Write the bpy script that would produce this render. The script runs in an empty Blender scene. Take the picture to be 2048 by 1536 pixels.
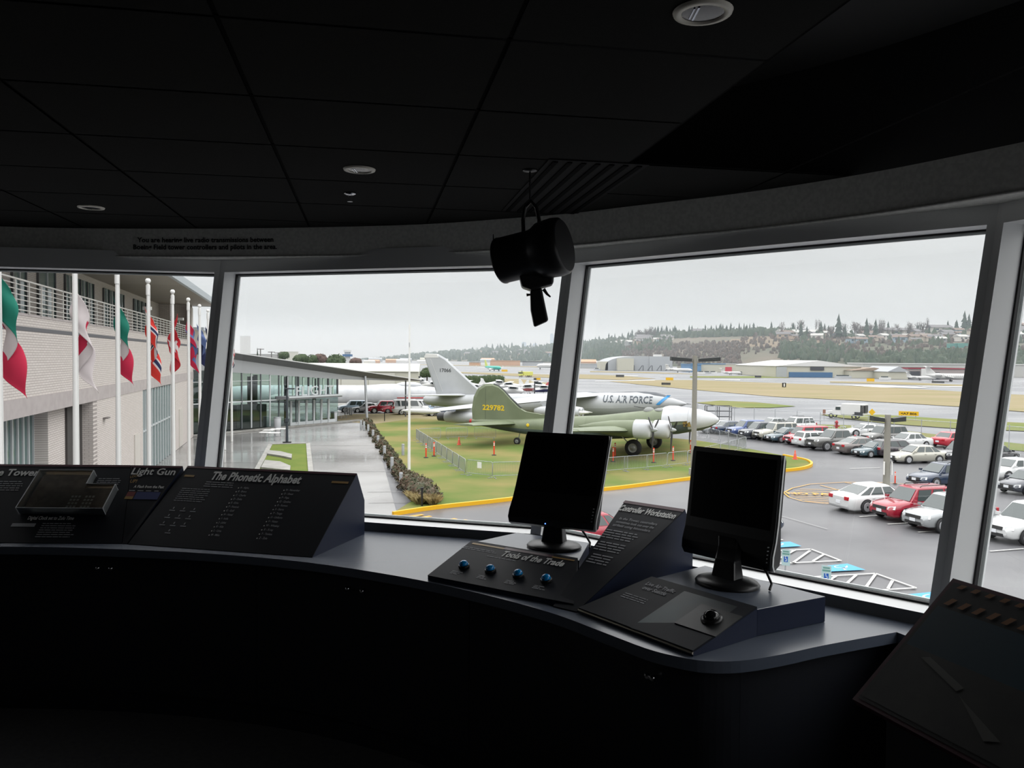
import bpy, math, random
from mathutils import Vector, Matrix
PI=math.pi
S=bpy.context.scene; COL=S.collection
RND=random.Random(11)
EYE=1.62; GZ=-6.53; FOC=1600.0; PITCH=math.atan(52/1600); ROLL=.0085
# ---------------------------------------------------------------- camera
cam=bpy.data.objects.new('camera',bpy.data.cameras.new('camera')); COL.objects.link(cam); S.camera=cam
cam.data.sensor_width=36; cam.data.lens=36*FOC/2048; cam.data.clip_start=.05; cam.data.clip_end=20000
cam.matrix_world=Matrix.Translation((0,0,EYE))@Matrix.Rotation(PI/2-PITCH,4,'X')@Matrix.Rotation(ROLL,4,'Z')
# ---------------------------------------------------------------- colour management
S.view_settings.view_transform='Standard'; S.view_settings.look='None'; S.view_settings.gamma=1
S.view_settings.exposure=0; S.view_settings.use_curve_mapping=False
# ---------------------------------------------------------------- overcast sky
W=bpy.data.worlds.new('overcast_sky'); S.world=W; W.use_nodes=True
nt=W.node_tree; nt.nodes.clear()
def nd(t,ty,**k):
    n=t.nodes.new(ty)
    for a,b in k.items(): setattr(n,a,b)
    return n
tc=nd(nt,'ShaderNodeTexCoord'); sx=nd(nt,'ShaderNodeSeparateXYZ'); nt.links.new(tc.outputs['Generated'],sx.inputs[0])
mp=nd(nt,'ShaderNodeMapping'); mp.inputs['Scale'].default_value=(1.6,1.6,11); nt.links.new(tc.outputs['Generated'],mp.inputs[0])
no=nd(nt,'ShaderNodeTexNoise'); no.inputs['Scale'].default_value=2.2; no.inputs['Detail'].default_value=5; no.inputs['Roughness'].default_value=.5
nt.links.new(mp.outputs[0],no.inputs[0])
rp=nd(nt,'ShaderNodeValToRGB'); cr=rp.color_ramp
cr.elements[0].position=0; cr.elements[0].color=(.60,.61,.60,1)
cr.elements[1].position=1; cr.elements[1].color=(3.4,3.4,3.4,1)
for p,c in ((.03,(.56,.58,.57,1)),(.08,(.66,.68,.68,1)),(.2,(.75,.765,.76,1)),(.27,(.82,.825,.82,1)),(.36,(1.9,1.9,1.9,1)),(.5,(2.9,2.9,2.9,1))):
    e=cr.elements.new(p); e.color=c
nt.links.new(sx.outputs['Z'],rp.inputs[0])
mr=nd(nt,'ShaderNodeMapRange'); mr.inputs['From Min'].default_value=.3; mr.inputs['From Max'].default_value=.7
mr.inputs['To Min'].default_value=.93; mr.inputs['To Max'].default_value=1.07; nt.links.new(no.outputs[0],mr.inputs[0])
mm=nd(nt,'ShaderNodeVectorMath',operation='SCALE'); nt.links.new(rp.outputs[0],mm.inputs[0]); nt.links.new(mr.outputs[0],mm.inputs['Scale'])
bg=nd(nt,'ShaderNodeBackground'); nt.links.new(mm.outputs[0],bg.inputs[0]); bg.inputs[1].default_value=1.0
wo=nd(nt,'ShaderNodeOutputWorld'); nt.links.new(bg.outputs[0],wo.inputs[0])
# ---------------------------------------------------------------- materials
MC={}
def mat(name,col,rough=.6,metal=0,spec=.5,nz=None,alpha=None,bump=None,coat=0,emit=None):
    """nz=(scale,colour2,detail,stretch) mixes a second colour by noise"""
    if name in MC: return MC[name]
    m=bpy.data.materials.new(name); m.use_nodes=True; t=m.node_tree; b=t.nodes['Principled BSDF']
    b.inputs['Base Color'].default_value=(*col,1); b.inputs['Roughness'].default_value=rough
    b.inputs['Metallic'].default_value=metal; b.inputs['Specular IOR Level'].default_value=spec
    b.inputs['Coat Weight'].default_value=coat
    if emit: b.inputs['Emission Color'].default_value=(*emit[0],1); b.inputs['Emission Strength'].default_value=emit[1]
    if nz:
        tcn=nd(t,'ShaderNodeTexCoord'); mpn=nd(t,'ShaderNodeMapping'); t.links.new(tcn.outputs['Object'],mpn.inputs[0])
        if len(nz)>3: mpn.inputs['Scale'].default_value=nz[3]
        n=nd(t,'ShaderNodeTexNoise'); n.inputs['Scale'].default_value=nz[0]; n.inputs['Detail'].default_value=nz[2] if len(nz)>2 else 4
        t.links.new(mpn.outputs[0],n.inputs[0])
        r=nd(t,'ShaderNodeValToRGB'); r.color_ramp.elements[0].position=.38; r.color_ramp.elements[1].position=.62
        r.color_ramp.elements[0].color=(*col,1); r.color_ramp.elements[1].color=(*nz[1],1)
        t.links.new(n.outputs[0],r.inputs[0]); t.links.new(r.outputs[0],b.inputs['Base Color'])
        if bump:
            bn=nd(t,'ShaderNodeBump'); bn.inputs['Strength'].default_value=bump; t.links.new(n.outputs[0],bn.inputs['Height']); t.links.new(bn.outputs[0],b.inputs['Normal'])
    MC[name]=m; return m
def glassmat(name,tint,refl=.06,rough=0.0):
    """clear pane: sees through with a tint, reflects by fresnel"""
    m=bpy.data.materials.new(name); m.use_nodes=True; t=m.node_tree; t.nodes.clear()
    tr=nd(t,'ShaderNodeBsdfTransparent'); tr.inputs[0].default_value=(*tint,1)
    gl=nd(t,'ShaderNodeBsdfGlossy'); gl.inputs['Roughness'].default_value=rough; gl.inputs[0].default_value=(.9,.95,.95,1)
    fr=nd(t,'ShaderNodeFresnel'); fr.inputs[0].default_value=1.45
    mu=nd(t,'ShaderNodeMath',operation='MULTIPLY_ADD'); mu.inputs[1].default_value=1; mu.inputs[2].default_value=refl; t.links.new(fr.outputs[0],mu.inputs[0])
    mx=nd(t,'ShaderNodeMixShader'); t.links.new(mu.outputs[0],mx.inputs[0]); t.links.new(tr.outputs[0],mx.inputs[1]); t.links.new(gl.outputs[0],mx.inputs[2])
    o=nd(t,'ShaderNodeOutputMaterial'); t.links.new(mx.outputs[0],o.inputs[0]); MC[name]=m; return m
def brick(name,c1,c2,mortar,sc,bw=.5,rh=.25,ms=.02,vec='XZ',rough=.8,squash=1):
    m=bpy.data.materials.new(name); m.use_nodes=True; t=m.node_tree; b=t.nodes['Principled BSDF']; b.inputs['Roughness'].default_value=rough
    tcn=nd(t,'ShaderNodeTexCoord'); sp=nd(t,'ShaderNodeSeparateXYZ'); t.links.new(tcn.outputs['Object'],sp.inputs[0])
    cb=nd(t,'ShaderNodeCombineXYZ'); t.links.new(sp.outputs[vec[0]],cb.inputs[0]); t.links.new(sp.outputs[vec[1]],cb.inputs[1])
    br=nd(t,'ShaderNodeTexBrick'); br.inputs['Scale'].default_value=sc; br.inputs['Color1'].default_value=(*c1,1); br.inputs['Color2'].default_value=(*c2,1)
    br.inputs['Mortar'].default_value=(*mortar,1); br.inputs['Mortar Size'].default_value=ms; br.inputs['Brick Width'].default_value=bw; br.inputs['Row Height'].default_value=rh
    br.inputs['Mortar Smooth'].default_value=.3
    t.links.new(cb.outputs[0],br.inputs[0]); t.links.new(br.outputs[0],b.inputs['Base Color']); MC[name]=m; return m
# ---------------------------------------------------------------- mesh builder
_txt={}
def textmesh(s,sx,off,sp=1.0):
    k=(s,sx,off,sp)
    if k in _txt: return _txt[k]
    cu=bpy.data.curves.new('t','FONT'); cu.body=s; cu.size=1; cu.offset=off; cu.resolution_u=2; cu.space_character=sp
    cu.fill_mode='FRONT'; cu.dimensions='2D'
    o=bpy.data.objects.new('t',cu); COL.objects.link(o)
    me=bpy.data.meshes.new_from_object(o)
    vs=[(v.co.x*sx,v.co.y,0) for v in me.vertices]; fs=[tuple(p.vertices) for p in me.polygons]
    bpy.data.objects.remove(o); bpy.data.curves.remove(cu); bpy.data.meshes.remove(me)
    w=max([v[0] for v in vs],default=0)
    _txt[k]=(vs,fs,w); return _txt[k]
class MB:
    def __init__(s): s.v=[];s.f=[];s.fm=[];s.fs=[];s.ms=[];s.M=Matrix()
    def add(s,vs,fs,m=None,sm=False):
        if m not in s.ms: s.ms.append(m)
        k=s.ms.index(m); n=len(s.v)
        s.v+=[tuple(s.M@Vector(v)) for v in vs]
        for f in fs: s.f.append(tuple(i+n for i in f)); s.fm.append(k); s.fs.append(sm)
        return s
    def box(s,c,d,m=None,R=None):
        x,y,z=[k/2 for k in d]; vs=[Vector(p) for p in ((-x,-y,-z),(x,-y,-z),(x,y,-z),(-x,y,-z),(-x,-y,z),(x,-y,z),(x,y,z),(-x,y,z))]
        if R is not None: vs=[R@v for v in vs]
        c=Vector(c)
        return s.add([v+c for v in vs],[(0,3,2,1),(4,5,6,7),(0,1,5,4),(1,2,6,5),(2,3,7,6),(3,0,4,7)],m)
    def bbox(s,a,b,m=None): return s.box([(a[i]+b[i])/2 for i in range(3)],[abs(b[i]-a[i]) for i in range(3)],m)
    def poly(s,pts,m=None): return s.add(pts,[tuple(range(len(pts)))],m)
    def prism(s,pts,z0,z1,m=None,mt=None):
        """pts: xy outline counter-clockwise; z0,z1 numbers"""
        n=len(pts); vs=[(p[0],p[1],z0) for p in pts]+[(p[0],p[1],z1) for p in pts]
        a=sum(pts[i][0]*pts[(i+1)%n][1]-pts[(i+1)%n][0]*pts[i][1] for i in range(n))
        if a<0: vs=[(p[0],p[1],z0) for p in pts[::-1]]+[(p[0],p[1],z1) for p in pts[::-1]]
        s.add(vs,[tuple(range(n))[::-1]]+[(i,(i+1)%n,n+(i+1)%n,n+i) for i in range(n)],m)
        k=len(s.v)-n; 
        if (mt or m) not in s.ms: s.ms.append(mt or m)
        s.f.append(tuple(range(k,k+n))); s.fm.append(s.ms.index(mt or m)); s.fs.append(False)
        return s
    def extr(s,pts,vec,m=None):
        """extrude a planar 3-D polygon along vec"""
        n=len(pts); vec=Vector(vec); vs=[Vector(p) for p in pts]; vs+= [v+vec for v in vs]
        return s.add(vs,[tuple(range(n))[::-1],tuple(range(n,2*n))]+[(i,(i+1)%n,n+(i+1)%n,n+i) for i in range(n)],m)
    def loft(s,rings,m=None,cap=True,sm=True):
        n=len(rings[0]); vs=[p for r in rings for p in r]; fs=[]
        for k in range(len(rings)-1):
            for i in range(n):
                j=(i+1)%n; fs.append((k*n+i,k*n+j,(k+1)*n+j,(k+1)*n+i))
        s.add(vs,fs,m,sm)
        if cap: s.add(rings[0],[tuple(range(n))[::-1]],m); s.add(rings[-1],[tuple(range(n))],m)
        return s
    def cyl(s,p0,p1,r0,r1=None,n=12,m=None,cap=True,sm=True):
        r1=r0 if r1 is None else r1; p0=Vector(p0);p1=Vector(p1); d=(p1-p0).normalized()
        a=d.orthogonal().normalized(); b=d.cross(a)
        f=lambda p,r:[p+(a*math.cos(2*PI*i/n)+b*math.sin(2*PI*i/n))*r for i in range(n)]
        return s.loft([f(p0,r0),f(p1,r1)],m,cap,sm)
    def tube(s,pts,r,n=8,m=None):
        pts=[Vector(p) for p in pts]; rings=[]; a=None
        for i,p in enumerate(pts):
            d=(pts[min(i+1,len(pts)-1)]-pts[max(i-1,0)]).normalized()
            a=d.orthogonal().normalized() if a is None else (a-d*a.dot(d)).normalized()
            b=d.cross(a); rr=r[i] if isinstance(r,(list,tuple)) else r
            rings.append([p+(a*math.cos(2*PI*k/n)+b*math.sin(2*PI*k/n))*rr for k in range(n)])
        return s.loft(rings,m)
    def lathe(s,prof,c=(0,0,0),ax=(0,0,1),n=16,m=None,sm=True,cap=True):
        """prof: list of (radius,height)"""
        c=Vector(c); d=Vector(ax).normalized(); a=d.orthogonal().normalized(); b=d.cross(a)
        rings=[[c+d*h+(a*math.cos(2*PI*i/n)+b*math.sin(2*PI*i/n))*max(r,1e-4) for i in range(n)] for r,h in prof]
        return s.loft(rings,m,cap,sm)
    def ball(s,c,r,n=10,m=None,k=6,sq=(1,1,1)):
        rings=[[(c[0]+r*sq[0]*math.sin(PI*j/k)*math.cos(2*PI*i/n),c[1]+r*sq[1]*math.sin(PI*j/k)*math.sin(2*PI*i/n),c[2]-r*sq[2]*math.cos(PI*j/k)) for i in range(n)] for j in range(1,k)]
        return s.loft(rings,m)
    def text(s,t,size,M,m=None,sx=.75,off=.02,al='C',sp=1.0,width=None):
        vs,fs,w=textmesh(t,sx,off,sp); q=size
        qx=q if width is None else width/w
        dx={'C':-w*qx/2,'L':0,'R':-w*qx}[al]
        return s.add([M@Vector((v[0]*qx+dx,v[1]*q,0)) for v in vs],fs,m)
    def build(s,name,par=None,loc=None,org=None,label=None,cat=None,group=None,kind=None,bevel=None):
        me=bpy.data.meshes.new(name); o3=Vector(org) if org else Vector()
        me.from_pydata([tuple(Vector(v)-o3) for v in s.v],[],s.f)
        for m in s.ms: me.materials.append(m if m else MC['default'])
        me.polygons.foreach_set('material_index',s.fm); me.polygons.foreach_set('use_smooth',s.fs); me.update()
        o=bpy.data.objects.new(name,me); COL.objects.link(o); o.location=Vector(loc) if loc else o3
        if par: o.parent=par
        tag(o,label,cat,group,kind)
        if bevel:
            b=o.modifiers.new('bevel','BEVEL'); b.width=bevel; b.segments=2; b.limit_method='ANGLE'
        return o
def tag(o,label=None,cat=None,group=None,kind=None):
    for k,v in (('label',label),('category',cat),('group',group),('kind',kind)):
        if v: o[k]=v
    return o
def thing(name,label=None,cat=None,loc=(0,0,0),rz=0,group=None,kind=None,scale=None):
    o=bpy.data.objects.new(name,None); COL.objects.link(o); o.location=loc; o.rotation_euler=(0,0,rz); o.empty_display_size=.2
    if scale: o.scale=scale if isinstance(scale,(tuple,list)) else (scale,)*3
    return tag(o,label,cat,group,kind)
def dup(root,loc,rz=0,label=None,group=None,scale=None):
    r=root.copy(); COL.objects.link(r); r.location=loc; r.rotation_euler=(0,0,rz)
    if label: r['label']=label
    if group: r['group']=group
    if scale: r.scale=scale if isinstance(scale,(tuple,list)) else (scale,)*3
    for ch in list(root.children):
        c=ch.copy(); COL.objects.link(c); c.parent=r
        for g in list(ch.children):
            d=g.copy(); COL.objects.link(d); d.parent=c
    return r
def frame(o,x,y):
    """matrix with origin o, x axis along x, y axis near y, z = normal"""
    x=Vector(x).normalized(); z=x.cross(Vector(y)).normalized(); y=z.cross(x)
    M=Matrix.Identity(4)
    for i in range(3): M[i][0]=x[i];M[i][1]=y[i];M[i][2]=z[i];M[i][3]=o[i]
    return M
# ---------------------------------------------------------------- surveying helper: where a sight line meets the real ground / a real distance
def ray(px,py):
    x=px-1024;y=py-768; c,s=math.cos(ROLL),math.sin(ROLL); x,y=x*c+y*s,-x*s+y*c
    return Vector((x,FOC*math.cos(PITCH)-y*math.sin(PITCH),-FOC*math.sin(PITCH)-y*math.cos(PITCH)))
def G(px,py,z=GZ):
    d=ray(px,py); t=(z-EYE)/d.z; return Vector((d.x*t,d.y*t,z))
def AT(px,py,Y):
    d=ray(px,py); t=Y/d.y; return Vector((d.x*t,Y,EYE+d.z*t))
mat('default',(.5,.5,.5))
BLACK=mat('black_plastic',(.012,.012,.013),.35)
RUBBER=mat('rubber',(.02,.02,.022),.8)
CHROME=mat('chrome',(.7,.7,.72),.15,1)
WHITE=mat('white_paint',(.74,.74,.72),.45)
STEEL=mat('galvanised_steel',(.45,.47,.49),.4,.6)
# ================================================================= THE TOWER ROOM
LEAN=math.radians(13.67); HS=.80; HE=2.09   # window opening sill and head heights
AN={1:math.radians(-10.2),2:math.radians(16.07),3:math.radians(42.37),4:math.radians(68.7),0:math.radians(-36.5),5:math.radians(95.0)}
def dv(t): return Vector((math.cos(t),-math.sin(t),0))
def nv(t): return Vector((math.sin(t),math.cos(t),0))
VM=Vector((.1176,3.7055,0)); VL=VM-dv(AN[2])*1.8677; VR=VM+dv(AN[3])*1.7044
V={2:VL,3:VM,4:VR}; V[1]=VL-dv(AN[1])*1.85; V[0]=V[1]-dv(AN[0])*1.85; V[5]=VR+dv(AN[4])*1.75; V[6]=V[5]+dv(AN[5])*1.75
def corner(i,z,out=0.):
    """polygon corner between facet i-1 and i at height z, pushed out"""
    if i==0: t0=t1=AN[0]
    elif i==6: t0=t1=AN[5]
    else: t0,t1=AN[i-1],AN[i]
    b=(t0+t1)/2; k=(math.tan(LEAN)*(z-HS)+out)/math.cos((t1-t0)/2)
    return V[i]+nv(b)*k+Vector((0,0,z))
FRM=mat('window_frame_paint',(.80,.81,.81),.4); SILLM=mat('sill_gloss_white',(.90,.91,.91),.28,.45)
GASK=mat('gasket_black',(.01,.01,.012),.6)
PANE=glassmat('window_pane',(.985,.99,.99),.0)
WALLM=mat('wall_paint_grey',(.20,.20,.195),.8)
DARKW=mat('wall_dark',(.05,.05,.05),.9)
wi=1
for i in range(0,6):
    a=AN[i]; w0=.033 if i==2 else .028; w1=.027
    out=.125; d=dv(a); n=nv(a)
    def P(e,z,o,ins):   # e: 0 left 1 right end, ins from corner along facet (opening), o depth outward
        q=corner(i if e==0 else i+1,z,0)
        q=q+(d*ins if e==0 else -d*ins); return q+n*o
    win=thing('window_%d'%wi,None,None,(0,0,0),kind='structure')
    tag(win,['far left tower window with the nearest flagpoles','left tower window showing flagpoles and brick building','middle tower window above the phonetic alphabet board','large right tower window above the monitors','narrow tower window strip at the right edge','tower window out of view on the right'][i],'window'); wi+=1
    z0,z1=HS,HE
    # inner face of mullions (half each side), header and sill faces, jamb reveals
    m=MB()
    zt=2.20; zb=.755
    for e,w in ((0,w0),(1,w1)):
        A=[P(e,z0-.0,0,0),P(e,z0,0,w),P(e,z1,0,w),P(e,z1,0,0)]
        if e: A=A[::-1]
        m.poly(A,FRM)
        B=[P(e,z0,0,w),P(e,z0,out,w),P(e,z1,out,w),P(e,z1,0,w)]
        if e: B=B[::-1]
        m.poly(B,FRM)
    m.build('jambs',win)
    m=MB(); m.poly([P(0,z1,0,0),P(1,z1,0,0),P(1,zt,0,0),P(0,zt,0,0)],FRM)
    m.poly([P(0,z1,0,w0),P(0,z1,out,w0),P(1,z1,out,w1),P(1,z1,0,w1)],FRM); m.build('window_head',win)
    m=MB(); m.poly([P(0,zb,0,0),P(1,zb,0,0),P(1,z0,0,0),P(0,z0,0,0)],mat('sill_apron',(.11,.115,.12),.5))
    m.poly([P(0,z0,0,w0),P(1,z0,0,w1),P(1,z0,out,w1),P(0,z0,out,w0)],SILLM); m.build('window_sill',win)
    g=.007; m=MB()
    def Q(e,top,ins,o):
        z=(z1-ins*1.02) if top else (z0+ins*1.02); q=P(e,z,0,(w0 if e==0 else w1)+ins); return q+n*o
    for o0,o1,i0,i1 in ((out-.02,out-.005,0,g),(out+.004,out+.012,.003,g+.007)):
        for k in range(4):
            c=[(0,0),(1,0),(1,1),(0,1)]; p,q=c[k],c[(k+1)%4]
            a1,a2,b2,b1=Q(p[0],p[1],i0,o0),Q(q[0],q[1],i0,o0),Q(q[0],q[1],i1,o0),Q(p[0],p[1],i1,o0)
            m.extr([a1,a2,b2,b1],n*(o1-o0),GASK if o0<out else FRM)
    m.build('gasket',win,label='black rubber gasket around the pane')
    m=MB(); m.poly([Q(0,0,.002,out),Q(1,0,.002,out),Q(1,1,.002,out),Q(0,1,.002,out)],PANE); m.build('pane',win)
    # outer skin so that no light leaks
    m=MB()
    m.poly([P(0,3.,out+.05,0),P(1,3.,out+.05,0),P(1,z1+.0,out+.02,0),P(0,z1,out+.02,0)],DARKW)
    m.poly([P(0,z0,out+.02,0),P(1,z0,out+.02,0),P(1,-.3,out+.05,0),P(0,-.3,out+.05,0)],DARKW)
    for e,w in ((0,w0),(1,w1)):
        m.extr([P(e,z0,out,-.05),P(e,z0,out,w+.001),P(e,z1,out,w+.001),P(e,z1,out,-.05)],n*.02,FRM)
    m.build('outer_frame',win)
# mullion posts between the panes (each its own piece of structure, seen as the dark inner edge)
CZ=2.32
# ---- fascia ring + ceiling
FC=[(-4.9,2.6),(-4.45,3.4),(-3.9,4.02),(-2.88,4.42),(-1.76,4.45),(-.62,4.28),(.0,4.03),(.3,3.87),(.54,3.69),(.97,3.37),(1.3,3.03),(1.52,2.72),(1.70,2.40),(1.84,1.9),(1.9,1.3),(1.9,.6),(1.85,-.2)]
def smooth(p,k=4):
    o=[]; n=len(p)
    for i in range(n-1):
        p0,p1,p2,p3=[Vector(p[max(0,min(n-1,j))]) for j in (i-1,i,i+1,i+2)]
        for j in range(k):
            t=j/k; o.append(.5*((2*p1)+(p2-p0)*t+(2*p0-5*p1+4*p2-p3)*t*t+(3*p1-p0-3*p2+p3)*t**3))
    o.append(Vector(p[-1])); return o
fc=smooth(FC,5); ZF=2.16
m=MB(); FASC=mat('fascia_paint',(.66,.66,.62),.7,nz=(60,(.56,.56,.53),2))
ins=[]
for i,p in enumerate(fc):
    q=fc[min(i+1,len(fc)-1)]-fc[max(i-1,0)]; nn=Vector((-q.y,q.x)).normalized(); ins.append(p+nn*.0)
for i in range(len(fc)-1):
    a,b=fc[i],fc[i+1]; q=b-a; nn=Vector((-q.y,q.x)).normalized()*.34
    m.add([(a.x,a.y,ZF),(b.x,b.y,ZF),(b.x,b.y,CZ),(a.x,a.y,CZ)],[(0,1,2,3)],FASC,True)
    q0=fc[min(i+1,len(fc)-1)]-fc[max(i-1,0)]; q1=fc[min(i+2,len(fc)-1)]-fc[i]
    n0=Vector((-q0.y,q0.x)).normalized()*.36; n1=Vector((-q1.y,q1.x)).normalized()*.36
    m.add([(a.x,a.y,ZF),(a.x+n0.x,a.y+n0.y,ZF),(b.x+n1.x,b.y+n1.y,ZF),(b.x,b.y,ZF)],[(0,1,2,3)],FASC)
    # small rounded lip
for k in (0,):
    m.tube([(p.x,p.y,ZF+.006) for p in fc],.006,6,FASC)
fo=m.build('trim_1',kind='structure',label='curved grey fascia band between ceiling and windows')
# lettering on the fascia (its own thing: vinyl letters stuck on)
LET=mat('black_vinyl',(.008,.008,.008),.6)
def on_fascia(s0,z):    # arc-length lookup
    acc=0
    for i in range(len(fc)-1):
        L=(fc[i+1]-fc[i]).length
        if acc+L>=s0: 
            t=(s0-acc)/L; p=fc[i].lerp(fc[i+1],t); q=(fc[i+1]-fc[i]).normalized(); return Vector((p.x,p.y,z)),Vector((q.x,q.y,0))
        acc+=L
def arc_at_x(x):
    acc=0
    for i in range(len(fc)-1):
        if fc[i].x<=x<=fc[i+1].x:
            t=(x-fc[i].x)/(fc[i+1].x-fc[i].x); return acc+(fc[i+1]-fc[i]).length*t
        acc+=(fc[i+1]-fc[i]).length
m=MB()
for txt,zz,xa,xb in (("You are hearing live radio transmissions between",2.245,-2.085,-1.312),("Boeing Field tower controllers and pilots in the area.",2.206,-2.112,-1.292)):
    vs,fs,w=textmesh(txt,.8,.03); s0=arc_at_x(xa); s1=arc_at_x(xb); kx=(s1-s0)/w; out=[]
    for v in vs:
        p,q=on_fascia(s0+v[0]*kx,zz+v[1]*.038); out.append(p+Vector((q.y,-q.x,0))*.002)
    m.add(out,fs,LET)
m.build('lettering',label='black vinyl lettering about live radio transmissions on the fascia',cat='lettering',org=(-1.7,4.45,2.2))
# ---- ceiling with tile grid
CEIL=bpy.data.materials.new('ceiling_tile'); CEIL.use_nodes=True; t=CEIL.node_tree; b=t.nodes['Principled BSDF']; b.inputs['Roughness'].default_value=.95; b.inputs['Specular IOR Level'].default_value=.1
tcn=nd(t,'ShaderNodeTexCoord'); n1=nd(t,'ShaderNodeTexNoise'); n1.inputs['Scale'].default_value=180; t.links.new(tcn.outputs['Object'],n1.inputs[0])
r=nd(t,'ShaderNodeValToRGB'); r.color_ramp.elements[0].color=(.009,.009,.0085,1); r.color_ramp.elements[1].color=(.013,.0135,.012,1); t.links.new(n1.outputs[0],r.inputs[0]); t.links.new(r.outputs[0],b.inputs['Base Color'])
bn=nd(t,'ShaderNodeBump'); bn.inputs['Strength'].default_value=.3; t.links.new(n1.outputs[0],bn.inputs['Height']); t.links.new(bn.outputs[0],b.inputs['Normal'])
gt=math.radians(10.3); gx=Vector((math.cos(gt),math.sin(gt),0)); gy=Vector((-math.sin(gt),math.cos(gt),0)); g0=Vector((-.012,1.786,0))
TX,TY=.615,.51
m=MB(); gr=.006
def gp(u,v,z): 
    q=g0+gx*u+gy*v; return (q.x,q.y,z)
vo=(1,1)   # recessed void in tiles right of column 1
RING2=[Vector((-5.0,-3.05)),*[Vector((p.x,p.y)) for p in fc],Vector((1.85,-3.05))]
def clip(q):
    q=[Vector((a[0],a[1])) for a in q]
    for i in range(len(RING2)):
        a,b=RING2[i],RING2[(i+1)%len(RING2)]; e=b-a; out=[]
        f=lambda p:(e.x*(p.y-a.y)-e.y*(p.x-a.x))<=1e-6
        for j in range(len(q)):
            p,r=q[j],q[(j+1)%len(q)]; fp,fr=f(p),f(r)
            if fp: out.append(p)
            if fp!=fr:
                dp=e.x*(p.y-a.y)-e.y*(p.x-a.x); dr=e.x*(r.y-a.y)-e.y*(r.x-a.x); out.append(p.lerp(r,dp/(dp-dr)))
        q=out
        if len(q)<3: return []
    return [(p.x,p.y,CZ) for p in q]
GRID=mat('ceiling_grid',(.003,.003,.003),.9,spec=.03)
def inside(u,v):  # is tile centre well within the room
    q=g0+gx*u+gy*v
    return q.y<4.75
for iu in range(-10,6):
    for iv in range(-10,7):
        u0,v0=iu*TX,iv*TY
        if not inside(u0,v0): continue
        if iu>=1 and iv<2 and iu<5 and iv>=-2: continue      # void
        q=clip([gp(u0+gr,v0+gr,CZ),gp(u0+gr,v0+TY-gr,CZ),gp(u0+TX-gr,v0+TY-gr,CZ),gp(u0+TX-gr,v0+gr,CZ)])
        if len(q)>2: m.poly(q,CEIL)
m.prism([(p.x,p.y) for p in RING2],CZ+.45,CZ+.5,DARKW)
m.build('ceiling',kind='structure',label='dark grey suspended tile ceiling')
m=MB()
def gstrip(a,b,c,d):
    q=clip([a,b,c,d])
    if len(q)>2: m.poly([(p[0],p[1],CZ+.004) for p in q],GRID)
for iu in range(-10,7):
    gstrip(gp(iu*TX-gr,-10*TY,0),gp(iu*TX-gr,9*TY,0),gp(iu*TX+gr,9*TY,0),gp(iu*TX+gr,-10*TY,0))
for iv in range(-10,9):
    for a,b in ((-10,1),(1,7)):
        if b==7 and -2<iv<2: continue
        gstrip(gp(a*TX,iv*TY-gr,0),gp(a*TX,iv*TY+gr,0),gp(b*TX,iv*TY+gr,0),gp(b*TX,iv*TY-gr,0))
q=RING2
for i in range(len(q)): m.poly([(q[i].x,q[i].y,CZ),(q[(i+1)%len(q)].x,q[(i+1)%len(q)].y,CZ),(q[(i+1)%len(q)].x,q[(i+1)%len(q)].y,CZ+.5),(q[i].x,q[i].y,CZ+.5)],DARKW)
m.build('trim_2',kind='structure',label='dark ceiling grid between the tiles')
# linear air diffuser: bars in tiles iu=0, rows 2..3
vt=thing('ceiling_vent','long dark slotted air vent in the ceiling ahead of the windows','vent',gp(.3,1.55,CZ))
def loc(par,M): pass
m=MB(); vb=mat('vent_metal',(.010,.010,.010),.8,spec=.1); VBK=mat('vent_slot_black',(.002,.002,.002),.9,spec=.05); o=Vector(gp(.3,1.55,CZ))
for k in range(7):
    u=TX*.55+.0+k*.052
    m.extr([Vector(gp(u,2*TY-.0,CZ-.004))-o,Vector(gp(u+.018,2*TY,CZ-.004))-o,Vector(gp(u+.018,4*TY-.05,CZ-.004))-o,Vector(gp(u,4*TY-.05,CZ-.004))-o],(0,0,-.004),VBK)
m.build('slot',vt,kind=None)
m=MB(); m.extr([Vector(gp(TX*.52,2*TY-.02,CZ-.001))-o,Vector(gp(TX*1.12,2*TY-.02,CZ-.001))-o,Vector(gp(TX*1.12,4*TY-.03,CZ-.001))-o,Vector(gp(TX*.52,4*TY-.03,CZ-.001))-o],(0,0,-.003),vb)
m.build('vent_frame',vt)
# downlights
RING=mat('downlight_trim',(.80,.76,.66),.4); GLINT=mat('downlight_glint',(.35,.37,.42),.12,1)
def downlight(p,label):
    t=thing('recessed_downlight',label,'ceiling light',(p[0],p[1],CZ-.001))
    m=MB(); m.lathe([(.043,-.003),(.045,-.007),(.058,-.005),(.060,0)],n=32,m=RING); m.build('trim_ring',t)
    m=MB(); n=24
    m.lathe([(.042,-.0035),(.030,-.0045),(.001,-.005)],n=24,m=mat('lamp_glass_dark',(.01,.01,.012),.15)); m.build('reflector',t)
    m=MB(); m.box((-.014,0,-.0055),(.004,.06,.001),GLINT); m.box((-.022,0,-.0055),(.003,.05,.001),GLINT); m.build('glint_strip',t)  # glints on the lamp glass, imitated by two thin bright metal strips
downlight((.377,1.631),'large recessed downlight at the top edge, nearest of the three')
downlight((-.576,3.009),'middle recessed downlight with pale ring beside the small sprinkler')
downlight((-2.007,3.826),'farthest recessed downlight above the fascia lettering')
t=thing('sprinkler_head','small chrome sprinkler hanging from the ceiling below the middle downlight','sprinkler',(-.7,3.449,CZ))
MB().lathe([(.001,-.002),(.026,-.002),(.026,-.005),(.012,-.010),(.001,-.010)],n=20,m=CHROME).build('escutcheon',t)
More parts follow.
